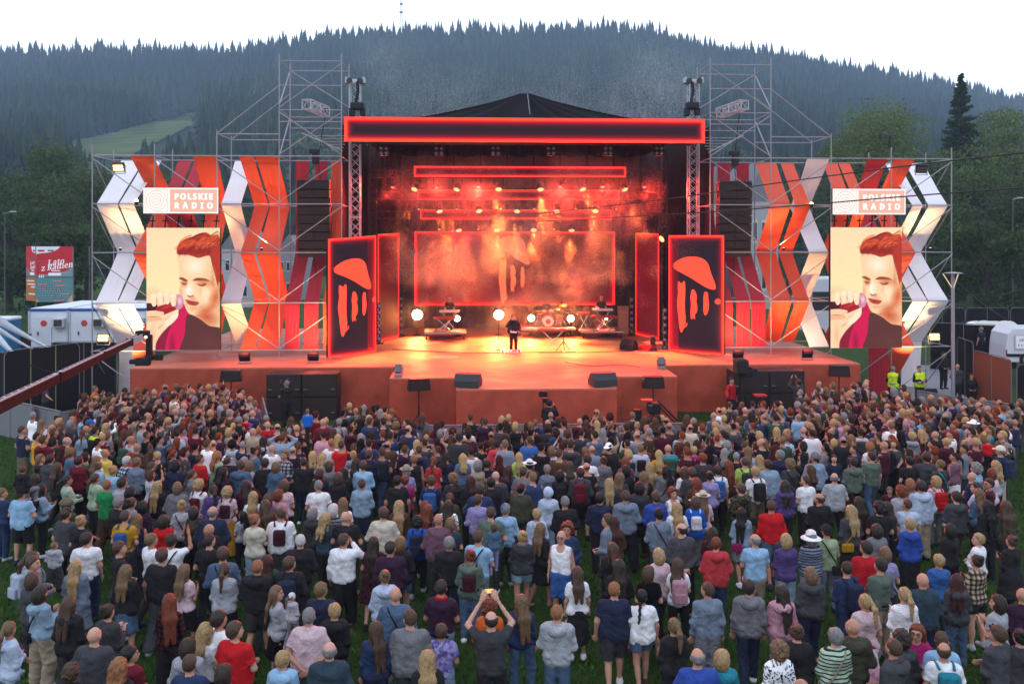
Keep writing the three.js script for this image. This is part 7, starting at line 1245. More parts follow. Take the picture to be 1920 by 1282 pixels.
10.19 -23.81 1.67 0.00 w bob-blond sweater:charcoal jeans:black front 0
-1.65 -24.34 1.65 0.00 w long-blond tee:white jeans:denim front 0
8.21 -23.91 1.67 0.00 w wavy-light_brown jacket:olive jeans:black front 0
-9.76 -24.71 1.77 0.00 m bald tee:light_grey jeans:black front 40 pack:dark_green
-0.44 -24.34 1.80 0.00 m short-brown jacket:charcoal jeans:black front 0 hat:beanie:black heavy
6.92 -24.05 1.78 0.00 m crop-red tee:black jeans:black front 0 pack:dark_purple small
-12.47 -24.91 1.82 0.00 m short-dark_brown tee:mustard jeans:denim phone 30
14.30 -23.83 1.73 0.00 m short-brown tee:navy jeans:black one -10
-1.39 -24.59 1.76 0.00 m bald tank:black jeans:black front 0 pack:cream small
-5.52 -24.80 1.74 0.00 m short-brown jacket:light_denim jeans:black head 0
-7.43 -25.17 1.72 0.00 w short-red jacket:dark_purple jeans:black front 20
-4.87 -25.09 1.05 1.35 b short-light_brown sweater:bright_blue jeans:black front 5
9.09 -24.48 1.67 0.00 w short-light_brown tee:light_blue jeans:black front 0
15.38 -24.31 1.73 0.00 w long-light_brown jacket:khaki jeans:black front -20
13.47 -24.41 1.74 0.00 m bald jacket:black jeans:black front 0 heavy
11.33 -24.60 1.79 0.00 m short-dark_brown hooded:light_grey jeans:black front 10 pack:charcoal
-8.78 -25.55 1.74 0.00 m short-dark_brown tee:pale_blue jeans:denim front 5
-11.56 -25.69 1.72 0.00 w pony-brown shirt:light_denim jeans:black front 20
9.93 -24.76 1.74 0.00 m short-dark_brown sweater:white jeans:black front 0 heavy
12.90 -24.64 1.65 0.00 w curly-blond hooded:light_grey jeans:black front 0
-13.38 -25.88 1.81 0.00 m short-brown tee:navy trousers:khaki front 30
6.09 -25.09 1.64 0.00 w curly-dark_brown coat:pale_blue jeans:black front 0
-10.91 -25.85 1.65 0.00 w bob-light_brown hoodie:grey jeans:black front 30
-11.27 -25.88 1.76 0.00 m short-dark_brown vest:neon_yellow jeans:navy front 20 pack:black
-6.48 -25.87 1.71 0.00 w short-red-blond jacket:light_denim jeans:black front 10
14.19 -25.01 1.64 0.00 w bob-red tee:light_blue jeans:black front 0
12.61 -25.31 1.82 0.00 m short-light_brown tee:white jeans:black face 0 heavy
15.22 -25.43 1.80 0.00 m short-grey jacket:black jeans:black front -20 hat:fedora:white
15.76 -25.68 1.71 0.00 w pony-dark_brown tee:yellow jeans:black front -30
-11.90 -26.98 1.75 0.00 m short-brown jacket:dark_grey jeans:black front 20 hat:cap:bright_blue
14.93 -25.88 1.74 0.00 m crop-light_brown tee:blue-grey jeans:black front -10
-10.29 -27.02 1.73 0.00 w pony-brown tee:light_grey jeans:black front 60
-13.53 -27.28 1.72 0.00 w long-light_brown tee:white jeans:denim front 10
-13.00 -27.33 1.72 0.00 w curly-blond sweater:maroon jeans:black front 50
-6.97 -27.07 1.55 0.00 b short-brown tee:white jeans:black front 5 hat:backcap:royal_blue
-11.61 -27.48 1.67 0.00 w short-dark_red tee:light_blue jeans:black front 30
-11.32 -27.67 1.72 0.00 w bob-dark_red tee:pale_green jeans:black front 40
-14.18 -28.07 1.80 0.00 m short-grey tee:white jeans:grey front 40 sash:black
17.18 -26.71 1.83 0.00 m short-grey jacket:denim jeans:black front -20 pack:black
-10.10 -28.03 1.68 0.00 w long-brown tee:pink jeans:black front 10
-12.71 -28.32 1.66 0.00 w bun-dark_brown sweater:light_blue jeans:denim front 30
-13.33 -28.96 1.68 0.00 w wavy-brown tank:pale_blue jeans:denim front 40
`;
// ---------------------------------------------------------------- the crowd: one line per person as x, z, height, lift | sex hair top bottom pose turn | extras
const KIND = { m: 'man', w: 'woman', b: 'boy', g: 'girl', k: 'toddler' };
const un = (s) => s.replace(/_/g, ' ');
function parsePerson(line) {
const t = line.trim().split(/\s+/), p = { x: +t[0], z: +t[1], h: +t[2], lift: +t[3], kind: t[4], sex: t[4] === 'w' || t[4] === 'g' ? 'w' : 'm' };
const hc = t[5].match(/^([a-z]+)(?:-(.+))?$/); p.hair = hc[1]; p.hairC = un(hc[2] ?? 'brown'); const T = t[6].split(':'), B = t[7].split(':'); p.top = T[0]; p.topC = un(T[1]); p.topP = T[2]; p.bottom = B[0]; p.bottomC = un(B[1]); p.bottomP = B[2]; p.pose = t[8]; p.turn = +t[9];
for (const e of t.slice(10)) { const [a, b, c] = e.split(':'); if (a === 'hat') { p.hat = b; p.hatC = un(c); } else if (['pack', 'sash', 'scarf', 'shoe'].includes(a)) p[a] = un(b); else if (a === 'small') p.smallpack = true; else p[a] = true; }
return p;
}
const hairWords = (p) => p.top === 'hoodup' ? 'hood pulled up' : ({ bald: 'bald head', ring: `balding ${p.hairC} head`, crop: `cropped ${p.hairC} hair`, short: `short ${p.hairC} hair`, long: `long ${p.hairC} hair`, vlong: `very long ${p.hairC} hair`, pony: `${p.hairC} ponytail`, bun: `${p.hairC} hair bun`, bob: `bobbed ${p.hairC} hair`, curly: `curly ${p.hairC} hair`, wavy: `wavy ${p.hairC} hair`, braid: `${p.hairC} braid` })[p.hair];
const topWords = (p) => `${p.topC}${p.topP ? ' ' + p.topP : ''} ${({ tee: 't-shirt', polo: 'polo shirt', tank: 'sleeveless top', hooded: 'hooded jacket', hoodup: 'hoodie', vest: 'vest' })[p.top] ?? p.top}`;
const ref = (p) => `${KIND[p.kind]} in ${topWords(p)}`;
const accWords = (p) => p.hat ? `and ${p.hatC} ${({ backcap: 'cap', bigcap: 'hood', fedora: 'brimmed hat', sunhat: 'sun hat' })[p.hat] ?? p.hat}` : p.pack ? `with ${p.pack} backpack` : p.scarf ? `and ${p.scarf} neckerchief` : p.pose === 'phone' ? 'holding up a phone' : p.lift > 1.2 ? 'riding on shoulders' : p.lift > 0.5 ? 'carried in arms' : p.pose === 'one' ? 'raising one arm' : p.pose === 'head' ? 'hands on head' : p.pose === 'face' ? 'hand at face' : p.sash ? `with ${p.sash} shoulder strap` : p.shades ? 'sunglasses on head' : Math.abs(p.turn) > 140 ? 'facing the camera' : '';
const nWords = (s) => s.split(/\s+/).length;
function makeLabels(all) {
const count = (f) => { const m = new Map(); for (const p of all) { const k = f(p); m.set(k, (m.get(k) ?? 0) + 1); } return m; };
const base = (p) => `${KIND[p.kind]}, ${hairWords(p)}, in ${topWords(p)}`, full = (p) => `${base(p)} ${accWords(p)}`.trim();
const refs = count(ref), one = count(base), two = count(full), used = new Set();
for (const p of all) {
let l = full(p); if (two.get(l) === 1 && nWords(l) <= 16 && one.get(base(p)) === 1 && !accWords(p)) l = base(p);
if (two.get(full(p)) > 1 || used.has(l)) {
const near = all.filter((o) => o !== p && refs.get(ref(o)) === 1).map((o) => [Math.hypot(o.x - p.x, (o.z - p.z) * 0.8), o]).sort((a, b) => a[0] - b[0]).slice(0, 6); let done = false;
for (const [, o] of near) { const dx = p.x - o.x, dz = p.z - o.z, rel = Math.abs(dx) > Math.abs(dz) * 0.8 ? (dx < 0 ? 'left of' : 'right of') : dz > 0 ? 'nearer than' : 'just beyond'; for (const b of [base(p), `${KIND[p.kind]}, ${hairWords(p)}, ${p.topC} ${topWords(p).split(' ').pop()}`, ref(p)]) { const c = `${b}, ${rel} ${ref(o)}`; if (nWords(c) <= 16 && !used.has(c)) { l = c; done = true; break; } } if (done) break; }
}
used.add(l); p.label = l;
}
}
reseed(900);
const folk = CROWD.trim().split('\n').map(parsePerson);
const NAMED = 288, near = folk.slice(0, NAMED), rest = folk.slice(NAMED);
for (const p of folk) { p.skin = Math.floor(rnd() * 4); p.ht = p.turn > 140 ? 0 : pick([-1, 0, 0, 1]); p.stance = p.lift > 1.2 ? 'sit' : pick(['stand', 'stand', 'lean', 'walk']); p.shoe ??= pick(shoeC); p.sashS = rnd() < 0.5 ? 1 : -1; p.wide = rr(0.97, 1.08); p.jitter = rr(-9, 9); if (p.stance === 'walk' && p.turn > 100) p.stance = 'stand'; }
makeLabels(near);
function placePerson(o, p) { const s = p.h / 1.765, y = p.stance === 'sit' ? p.lift - 0.86 * s + 0.02 : p.lift; o.position.set(p.x, Math.max(p.lift ? -9 : 0, y), p.z); if (p.stance === 'sit') o.position.y = p.lift - 0.0; o.rotation.y = -THREE.MathUtils.degToRad(p.turn + p.jitter); o.scale.set(s * p.wide, s, s * p.wide); return o; }
near.forEach((p, i) => { const t = thing('person', p.label, 'person', [0, 0, 0], 0, 'people in the concert crowd'); dress(t, p, i < 56 ? 0 : 1); placePerson(t, p); p.obj = t; });
function smartphone(p, label) { p.obj.updateMatrixWorld(true); const c = p.obj.localToWorld(V(0, 1.9, -0.31)), t = thing('smartphone', label, 'smartphone', c, p.obj.rotation.y); new Geo().add(new RoundedBoxGeometry(0.15, 0.075, 0.009, 3, 0.004)).build('case', black, t); mesh('screen', new THREE.PlaneGeometry(0.138, 0.066).translate(0, 0, 0.0055), glow('phone screen', [1, 0.5, 0.14], 1.6), t); }
near.filter((p) => p.pose === 'phone').forEach((p) => smartphone(p, `lit smartphone held up sideways by the ${ref(p)}`));

// the dense rows nearer the stage, read as one crowd
{
reseed(4242);
const more = rest.slice(), taken = folk.map((p) => [p.x, p.z]);
const free = (x, z, r) => taken.every(([a, b]) => Math.abs(a - x) > r || Math.abs(b - z) > r || Math.hypot(a - x, b - z) > r);
const addRandom = (px, D) => {
const s = at(px, HORIZON, D), r = lerp(0.34, 0.5, clamp((28 - D) / 8)); if (!free(s.x, s.z, r)) return; taken.push([s.x, s.z]);
const w = rnd() < 0.52, dark = rnd() < 0.7; more.push({ x: s.x, z: s.z, h: w ? rr(1.58, 1.74) : rr(1.7, 1.88), lift: 0, kind: w ? 'w' : 'm', sex: w ? 'w' : 'm', hair: w ? pick(['long', 'vlong', 'bob', 'pony', 'bun', 'wavy', 'long', 'curly']) : pick(['short', 'short', 'crop', 'short', 'bald', 'ring']), hairC: pick(['dark brown', 'dark brown', 'brown', 'brown', 'light brown', 'blond', 'red', 'black', 'grey', 'dark red']), top: pick(['tee', 'tee', 'jacket', 'sweater', 'hoodie', 'shirt']), topC: dark ? pick(['black', 'charcoal', 'navy', 'maroon', 'dark grey', 'brown', 'dark red', 'dark green', 'dark purple', 'dark blue']) : pick(['grey', 'light grey', 'white', 'denim', 'light blue', 'red', 'pink', 'mauve', 'beige', 'teal', 'light grey', 'cream', 'blue-grey', 'denim', 'maroon']), bottom: 'jeans', bottomC: 'charcoal', pose: pick(['front', 'front', 'hold', 'cross', 'hold', rnd() < 0.25 ? 'phone' : rnd() < 0.3 ? 'one' : 'front']), turn: rr(-12, 12) + (975 - px) * -0.0 + (px < 500 ? 35 : px > 1500 ? -35 : 0), skin: Math.floor(rnd() * 4), ht: pick([-1, 0, 0, 1]), stance: 'stand', wide: rr(0.95, 1.07), jitter: rr(-12, 12) });
};
for (let k = 0; k < 14000; k++) { // main block, side blocks against the barriers
const zone = rnd(); let px, D;
if (zone < 0.62) { px = rr(60, 1890); D = rr(20, 28.0); if (D > 25.5 && (px > 1860 || px < 90)) continue; if (D < 22.5 && (px < 120 || px > 1850)) continue; if (D < 22.5 && rnd() < 0.9) continue; }
else if (zone < 0.82) { px = rr(150, 500); D = rr(27, 33.2); if (px > 470 && D > 31) continue; if (px < 230 && D > 31.5) continue; }
else { px = rr(1490, 1800); D = rr(27, 33); if (px > 1700 && D > 30.5) continue; if (px < 1530 && D > 31.5) continue; }
if (px > 480 && px < 1500 && D > 27.6) continue;
if (more.length < 570) addRandom(px, D);
}
for (let k = 0; k < 200; k++) { const px = rr(640, 740); addRandom(px, rr(27.5, 29.4)); } for (let k = 0; k < 160; k++) addRandom(rr(1800, 1915), rr(24.5, 29)); for (let k = 0; k < 120; k++) addRandom(rr(1340, 1500), rr(27.5, 29.3));
const pos = [], nor = [], col = [], idx = [], v = V(), n = V();
const put = (g, m4, color) => { const P = g.attributes.position, N = g.attributes.normal, C = g.attributes.color, base = pos.length / 3, n3 = new THREE.Matrix3().getNormalMatrix(m4); for (let i = 0; i < P.count; i++) { v.fromBufferAttribute(P, i).applyMatrix4(m4); n.fromBufferAttribute(N, i).applyMatrix3(n3).normalize(); pos.push(v.x, v.y, v.z); nor.push(n.x, n.y, n.z); if (C) col.push(color[0] * C.getX(i), color[1] * C.getY(i), color[2] * C.getZ(i)); else col.push(color[0], color[1], color[2]); } for (let i = 0; i < g.index.count; i++) idx.push(base + g.index.getX(i)); };
const dummy = new THREE.Object3D(), d2 = new THREE.Object3D(), lodFor = () => 2;
for (const p of more) {
const sex = p.heavy ? (p.sex === 'w' ? 'f' : 'h') : p.sex, L = lodFor(p); placePerson(dummy, p); dummy.updateMatrix(); const tone = rr(0.85, 1.15);
put(bodyGeo(sex, p.pose, p.stance === 'sit' ? 'sit' : 'stand', p.ht ?? 0, 2), dummy.matrix, SKINS[p.skin ?? 0]); put(topGeo(sex, p.pose, p.top, L), dummy.matrix, (COLORS[p.topC] ?? COLORS.grey).map((c) => c * tone)); put(bottomGeo(sex, p.bottom === 'jeans' ? 'jeans' : p.bottom, 'stand', 2), dummy.matrix, COLORS[p.bottomC] ?? COLORS.charcoal);
d2.position.set(0, HY, 0.02); d2.scale.setScalar(HS); d2.rotation.y = -(p.ht ?? 0) * 0.5; d2.updateMatrix(); d2.matrix.premultiply(dummy.matrix);
if (p.hair !== 'bald' && p.top !== 'hoodup') put(hairGeo(p.hair, L), d2.matrix, HAIRC[p.hairC]);
if (p.hat) { const g = hatGeo(p.hat); if (!g.index) g.setIndex([...Array(g.attributes.position.count).keys()]); d2.position.z = 0; d2.updateMatrix(); d2.matrix.premultiply(dummy.matrix); put(g, d2.matrix, COLORS[p.hatC]); }
if (p.pack && packGeo) { const g = p.smallpack ? smallPackGeo : packGeo; if (!g.index) g.setIndex([...Array(g.attributes.position.count).keys()]); put(g, dummy.matrix, COLORS[p.pack]); }
}
const g = new THREE.BufferGeometry(); g.setAttribute('position', new THREE.Float32BufferAttribute(pos, 3)); g.setAttribute('normal', new THREE.Float32BufferAttribute(nor, 3)); g.setAttribute('color', new THREE.Float32BufferAttribute(col, 3)); g.setIndex(idx);
const m = new THREE.MeshPhysicalMaterial({ roughness: 0.9, specularIntensity: 0.3, vertexColors: true }); m.name = 'crowd clothes and hair';
const o = mesh('crowd', g, m); o.userData = { kind: 'stuff', label: 'densely packed rows of people standing near the stage barrier', group: 'people in the concert crowd' };
console.log('crowd', more.length, 'triangles', idx.length / 3);
}
// ---------------------------------------------------------------- band and crew
function staff(spec, label, x, y, z, o = {}) { const p = Object.assign(parsePerson(`${x} ${z} ${o.h ?? 1.8} 0 ${spec}`), { skin: o.skin ?? 0, ht: o.ht ?? 0, stance: o.stance ?? 'stand', shoe: o.shoe ?? 'black', wide: 1, jitter: 0 }); const t = thing('person', label, 'person'); dress(t, p, o.lod ?? 0); placePerson(t, p); t.position.y += y; if (o.over) { const g = topGeo(p.sex, p.pose, 'vest', 0); const v = mesh('safety_vest', g, clothM(o.over), t); v.scale.set(1.07, 1, 1.1); if (o.stripe) { const s = mesh('reflective_band', new THREE.TorusGeometry(0.19, 0.02, 6, 24).rotateX(Math.PI / 2).scale(1.02, 2.2, 0.9).translate(0, 1.02, 0), clothM('light grey'), t); } } p.obj = t; t.updateMatrixWorld(true); return p; }
const L2W = (p, x, y, z) => p.obj.localToWorld(V(x, y, z));
{
const f = at(963, 655, 40.6), s = staff('m short-brown jacket:black jeans:black guitar 176', 'singer in black suit with hand at mouth and hollow guitar slung low', f.x, DECK, f.z, { h: 1.82 });
const g = thing('guitar', 'black hollow-body guitar with pale guard slung on the singer', 'guitar', L2W(s, 0.06, 1.0, -0.24), s.obj.rotation.y + Math.PI); // faces the crowd
const body = new THREE.Shape(); body.moveTo(-0.26, 0); body.bezierCurveTo(-0.28, 0.2, -0.06, 0.22, -0.02, 0.13); body.bezierCurveTo(0.02, 0.1, 0.06, 0.17, 0.14, 0.15); body.bezierCurveTo(0.22, 0.12, 0.2, 0.05, 0.17, 0.02); body.bezierCurveTo(0.21, -0.08, 0.2, -0.15, 0.13, -0.155); body.bezierCurveTo(0.05, -0.16, 0.02, -0.11, -0.02, -0.13); body.bezierCurveTo(-0.1, -0.23, -0.27, -0.18, -0.26, 0);
const tilt = new THREE.Group(); const bm = mesh('body', new THREE.ExtrudeGeometry(body, { depth: 0.055, bevelEnabled: true, bevelSize: 0.008, bevelThickness: 0.008, bevelSegments: 2 }).translate(0, 0, -0.03).rotateZ(-0.22), M('black lacquer', [0.012, 0.012, 0.013], 0.15), g);
new Geo().box(0.3, 0.06, 0.006, 0.02, -0.06, 0.04, 0, 0, -0.1).build('guard', M('pearl guard', [0.75, 0.72, 0.7], 0.3), g); new Geo().box(0.62, 0.045, 0.022, 0.46, -0.1, 0.02, 0, 0, -0.22).build('neck', M('maple neck', [0.3, 0.17, 0.08], 0.4), g); new Geo().box(0.15, 0.07, 0.018, 0.83, -0.185, 0.015, 0, 0, -0.22).build('headstock', black, g); new Geo().box(0.05, 0.05, 0.012, -0.1, 0.02, 0.04).box(0.05, 0.05, 0.012, 0.03, -0.01, 0.04).build('pickup', chrome, g);
const mp = thing('microphone', 'hand microphone held at the mouth of the singer', 'microphone', L2W(s, 0.03, 1.57, -0.19)); new Geo().cyl(0.014, 0.021, 0.17, 0.07, -0.07, 0.03, 0, 0, 0.9).build('handle', black, mp); new Geo().add(new THREE.SphereGeometry(0.028, 12, 10)).build('head', chrome, mp);
staff('m bald tee:black jeans:black keys 172', 'bald keyboard player in dark t-shirt behind the pale keyboard', R1.x + 0.2, R1.y, R1.z - 0.15, { h: 1.82 });
staff('m bald tee:black jeans:black keys 190', 'bald keyboard player in dark t-shirt behind the upright keyboard', R3.x + 0.1, R3.y, R3.z - 0.2, { h: 1.84, skin: 2 });
staff('m crop-brown tee:maroon jeans:black keys 180', 'drummer in maroon t-shirt sitting behind the drum kit', R2.x + 0.05, R2.y - 0.28, R2.z - 0.35, { h: 1.8, stance: 'sit' });
const c = staff('m short-black tee:charcoal jeans:black cam 215', 'cameraman filming beside the drum kit on the stage', R2.x + 1.15, DECK, R2.z - 0.2, { h: 1.85 }); camera3('shoulder camera held by the cameraman beside the drum kit', c);
}
function camera3(label, p, k = 1) { const t = thing('video_camera', label, 'video camera', L2W(p, 0.15, 1.6, -0.16), p.obj.rotation.y); new Geo().rbox(0.14, 0.22, 0.42, 0.03, 0, 0, 0).rbox(0.1, 0.08, 0.2, 0.02, 0, 0.14, -0.02).build('camera_body', black, t); new Geo().cyl(0.06, 0.055, 0.24, 0, 0.0, -0.32, Math.PI / 2, 0, 0).cyl(0.085, 0.075, 0.08, 0, 0, -0.47, Math.PI / 2, 0, 0).build('camera_lens', darkSteel, t); new Geo().rbox(0.1, 0.07, 0.14, 0.02, -0.14, 0.1, -0.14).build('viewfinder', black, t); return t; }
{
let f = at(537, 718, 33.6); const a = staff('m crop-grey tee:black jeans:black cam 318', 'cameraman in black filming in front of the crane side subwoofers', f.x, 0, f.z, { h: 1.86 }); camera3('shoulder camera held in front of the crane side subwoofers', a);
f = at(1030, 800, 29.3); const b = staff('m beanie-black jacket:black jeans:black cam 8'.replace('beanie', 'short'), 'dark clothed cameraman in the pit below the thrust', f.x, 0, f.z, { h: 1.84, lod: 1 });
const mt = thing('monitor_camera', 'small camera with monitor on a rod in front of the pit cameraman', 'video camera', [b.x - 0.2, 0, b.z - 0.15]); new Geo().bar(V(0, 0, 0), V(0, 1.85, 0), 0.02).build('rod', black, mt); new Geo().rbox(0.3, 0.2, 0.12, 0.03, 0, 1.98, 0).build('monitor', black, mt); new Geo().rbox(0.16, 0.16, 0.24, 0.03, 0.06, 1.76, -0.04).build('camera_body', black, mt);
f = at(1372, 742, 33.9); staff('m short-dark_brown sweater:red jeans:black side 150', 'crew man in red top working at the big camera before the subwoofers', f.x, 0, f.z, { h: 1.8, lod: 1 });
const bc = thing('tripod_camera', 'big black broadcast camera under a rain cover before the van side subwoofers', 'video camera', [f.x + 0.35, 0, f.z + 0.1]); new Geo().rbox(0.5, 0.62, 0.7, 0.12, 0, 2.25, 0).rbox(0.36, 0.3, 0.5, 0.1, 0.25, 2.0, 0.1).build('camera_body', rubber, bc); new Geo().cyl(0.14, 0.12, 0.4, 0.42, 2.1, 0.25, Math.PI / 2, 0.6, 0).build('camera_lens', black, bc); for (let k = 0; k < 3; k++) { const q = k * 2.09; new Geo().bar(V(0, 1.6, 0), V(Math.sin(q) * 0.6, 0.02, Math.cos(q) * 0.6), 0.03).build('leg', black, bc); } new Geo().cyl(0.08, 0.08, 0.5, 0, 1.7, 0).build('head', black, bc);
const bx = thing('equipment_case', 'red topped equipment case beside the big broadcast camera', 'case', [f.x + 1.1, 0, f.z + 0.2]); new Geo().rbox(0.45, 1.05, 0.4, 0.03, 0, 0.53, 0).build('case_body', black, bx); new Geo().rbox(0.47, 0.08, 0.42, 0.02, 0, 1.1, 0).build('lid', M('red lid', [0.4, 0.04, 0.04], 0.5), bx);
f = at(1497, 728, 33.3); staff('m short-black jacket:charcoal jeans:black phone -20 hat:cap:red', 'person in red cap raising a phone beside the van side subwoofers', f.x, 0, f.z, { h: 1.8, lod: 1 });
f = at(1218, 780, 30.6); const j = thing('jib_camera', 'camera on a small low jib in the pit beside the thrust', 'camera jib', [f.x, 0, f.z]); new Geo().rbox(0.45, 0.4, 0.5, 0.08, 0.15, 1.25, 0).build('camera_body', black, j); new Geo().rbox(0.3, 0.5, 0.3, 0.05, -0.45, 0.95, 0).build('monitor', black, j); new Geo().cyl(0.09, 0.09, 0.25, -0.02, 1.28, 0.2, 0.4, 1.2, 0).build('camera_lens', darkSteel, j); new Geo().bar(V(0.3, 1.5, 0), V(1.1, 0.7, -0.3), 0.035).bar(V(0.3, 1.35, 0), V(1.1, 0.55, -0.3), 0.03).build('arm', black, j); new Geo().bar(V(-1.0, 0.85, 0), V(-0.3, 0.95, 0), 0.02).bar(V(-1.0, 0.7, 0), V(-1.0, 1.3, 0), 0.02).build('bracket', darkSteel, j); new Geo().cyl(0.3, 0.1, 0.9, 0.2, 0.45, -0.1).build('base', black, j); new Geo().rbox(0.42, 0.05, 0.3, 0.01, -0.1, 1.53, 0).build('cover', M('red plate', [0.4, 0.05, 0.04], 0.5), j);
f = at(1676, 690, 36.6); staff('m crop-grey sweater:black jeans:black front 45', 'security man in yellow vest standing side-on below the crimson strip', f.x, 0, f.z, { h: 1.8, over: 'neon yellow', stripe: 1 });
f = at(1725, 688, 36.6); staff('m crop-dark_brown sweater:black jeans:black cross 185', 'security man in yellow vest with folded arms facing the crowd', f.x, 0, f.z, { h: 1.82, over: 'neon yellow', stripe: 1 });
f = at(178, 720, 33.5); staff('m crop-light_brown sweater:black jeans:black front 60', 'steward in orange vest at the fence below the scaffold wall', f.x, 0, f.z, { h: 1.72, over: 'orange', lod: 1 });
f = at(309, 716, 33.4); staff('m bald sweater:black jeans:black front 30', 'bald steward in orange vest before the stage corner', f.x, 0, f.z, { h: 1.78, over: 'orange', lod: 1 });
f = at(84, 722, 34.5); staff('m crop-brown tee:dark_grey jeans:black side 70', 'man leaning over the grey barrier below the camera crane', f.x, 0, f.z, { h: 1.75, lod: 1 });
f = at(1840, 626, 44.5); staff('m crop-grey tee:navy jeans:black down -20', 'man in dark t-shirt walking by the van', f.x, 0.9, f.z, { h: 1.8, lod: 1 });
f = at(1796, 680, 37.4); staff('m bald jacket:dark_grey jeans:black hold 20', 'crew man lit orange beside the lamp post foot', f.x, 0, f.z, { h: 1.78, lod: 1 });
f = at(1770, 655, 41); staff('m short-black jacket:black jeans:black front 170', 'dark figure standing behind the outer scaffold pole, van side', f.x, 0, f.z, { h: 1.82, lod: 1 });
f = at(1823, 702, 37); staff('w long-dark_red jacket:black jeans:black front 200', 'woman in black crouching at the crew barrier', f.x, -0.3, f.z, { h: 1.7, lod: 1 });
}

// ---------------------------------------------------------------- camera crane
{
const A = at(-60, 789, 13.2), B = at(262, 632, 34.0), d = B.clone().sub(A), L = d.length(), t = thing('camera_crane', 'long dark camera crane arm reaching up from the edge to the stage corner', 'camera crane', A); t.quaternion.setFromRotationMatrix(new THREE.Matrix4().lookAt(A, B, V(0, 1, 0))); // -z runs to the tip
const am = M('crane paint', [0.009, 0.0045, 0.005], 0.85, { specularIntensity: 0.15 }), pl = M('crane top plate', [0.36, 0.36, 0.38], 0.6);
const arm = new Geo(); for (const x of [-1, 1]) arm.box(0.025, 0.19, L * 0.86, x * 0.09, 0, -L * 0.43); arm.box(0.17, 0.02, L * 0.86, 0, 0.085, -L * 0.43); arm.box(0.22, 0.03, L * 0.86, 0, -0.08, -L * 0.43); arm.build('arm', am, t);
for (let k = 0; k < 3; k++) { new Geo().box(0.09, 0.03, L * 0.27, 0.03, 0.11, -L * (0.145 + k * 0.285)).build('top_plate', pl, t); const s = new Geo(); for (let i = 0; i < 11; i++) s.box(0.035, 0.012, L * 0.014, 0.03, 0.127, -L * (0.03 + k * 0.285 + i * 0.0225)); s.build('slots', black, t); new Geo().box(0.24, 0.26, 0.1, 0, 0, -L * 0.285 * (k + 1)).build('joint', am, t); }
const tip = new Geo(); for (const y of [-0.1, 0.12]) for (const x of [-0.1, 0.1]) tip.bar(V(x, y, -L * 0.86), V(x, y, -L), 0.022); for (let i = 0; i < 13; i++) for (const x of [-0.1, 0.1]) tip.bar(V(x, -0.1, -L * (0.862 + i * 0.0105)), V(x, 0.12, -L * (0.862 + i * 0.0105)), 0.02); tip.build('lattice', pl, t);
const h = thing('crane_head', 'black remote camera head hanging from the tip of the crane', 'remote camera', B); new Geo().rbox(0.5, 0.22, 0.3, 0.05, 0.1, 0.15, 0).rbox(0.22, 0.9, 0.22, 0.05, 0.35, -0.35, 0).rbox(0.34, 0.2, 0.3, 0.04, 0.38, -0.8, 0).build('bracket', black, h); new Geo().rbox(0.55, 0.3, 0.3, 0.06, 0.15, -0.95, 0.1).cyl(0.1, 0.09, 0.3, -0.2, -0.95, 0.1, 0, 0, Math.PI / 2).build('camera_body', rubber, h); new Geo().rbox(0.3, 0.26, 0.24, 0.05, 0.72, -0.78, 0).build('counterweight', rubber, h); mesh('lamp', new THREE.SphereGeometry(0.06, 12, 8).translate(0.28, 0.02, 0.17), glow('tally lamp', [1, 0.45, 0.25], 4), h);
mesh('cable', new THREE.TubeGeometry(new THREE.CatmullRomCurve3([V(-0.15, 0.05, 0.5), V(-1.2, -0.75, 1.6), V(-1.8, -0.9, 3), V(-2.2, -0.5, 4)]), 24, 0.025, 5), rubber, h);
}
// ---------------------------------------------------------------- fences and barriers
const pipe = M('fence pipe', [0.16, 0.16, 0.18], 0.7), screenMesh = M('dark fence netting', [0.013, 0.012, 0.014], 0.95, { side: THREE.DoubleSide }), sheetM = M('grey barrier sheet', [0.19, 0.2, 0.22], 0.55, { metalness: 0.3 });
function fencePanel(label, a, b, h, net, o = {}) { // a, b = [x, z]; pipe frame with netting
const A = V(a[0], o.y ?? 0, a[1]), Bv = V(b[0], o.y ?? 0, b[1]), d = Bv.clone().sub(A), t = thing('fence_panel', label, 'fence', A); const r = 0.019, k = 0.25, u = d.clone().normalize();
mesh('frame', new THREE.TubeGeometry(new THREE.CatmullRomCurve3([V(0, 0, 0), V(0, h * 0.5, 0), V(0, h - k, 0), u.clone().multiplyScalar(k * 0.3).setY(h - k * 0.3), u.clone().multiplyScalar(k).setY(h), d.clone().multiplyScalar(0.5).setY(h), d.clone().addScaledVector(u, -k).setY(h), d.clone().addScaledVector(u, -k * 0.3).setY(h - k * 0.3), d.clone().setY(h - k), d.clone().setY(h * 0.5), d.clone().setY(0)], false, 'catmullrom', 0.3), 90, r, 6), pipe, t);
for (let i = 1; i < (o.posts ?? 2); i++) new Geo().bar(d.clone().multiplyScalar(i / (o.posts ?? 2)), d.clone().multiplyScalar(i / (o.posts ?? 2)).setY(h), 0.02).build('post', o.postM ?? pipe, t);
mesh('netting', grid(20, 6, (p, q) => [d.x * p, 0.08 + (h - 0.12) * q, d.z * p + 0.03 * Math.sin(p * 30 + q * 4) * (1 - q)]), net, t); return t;
}
const gp = (px, py) => { const D = EYE.y * FOCAL / (py - HORIZON), p = at(px, HORIZON, D); return [p.x, p.z]; };
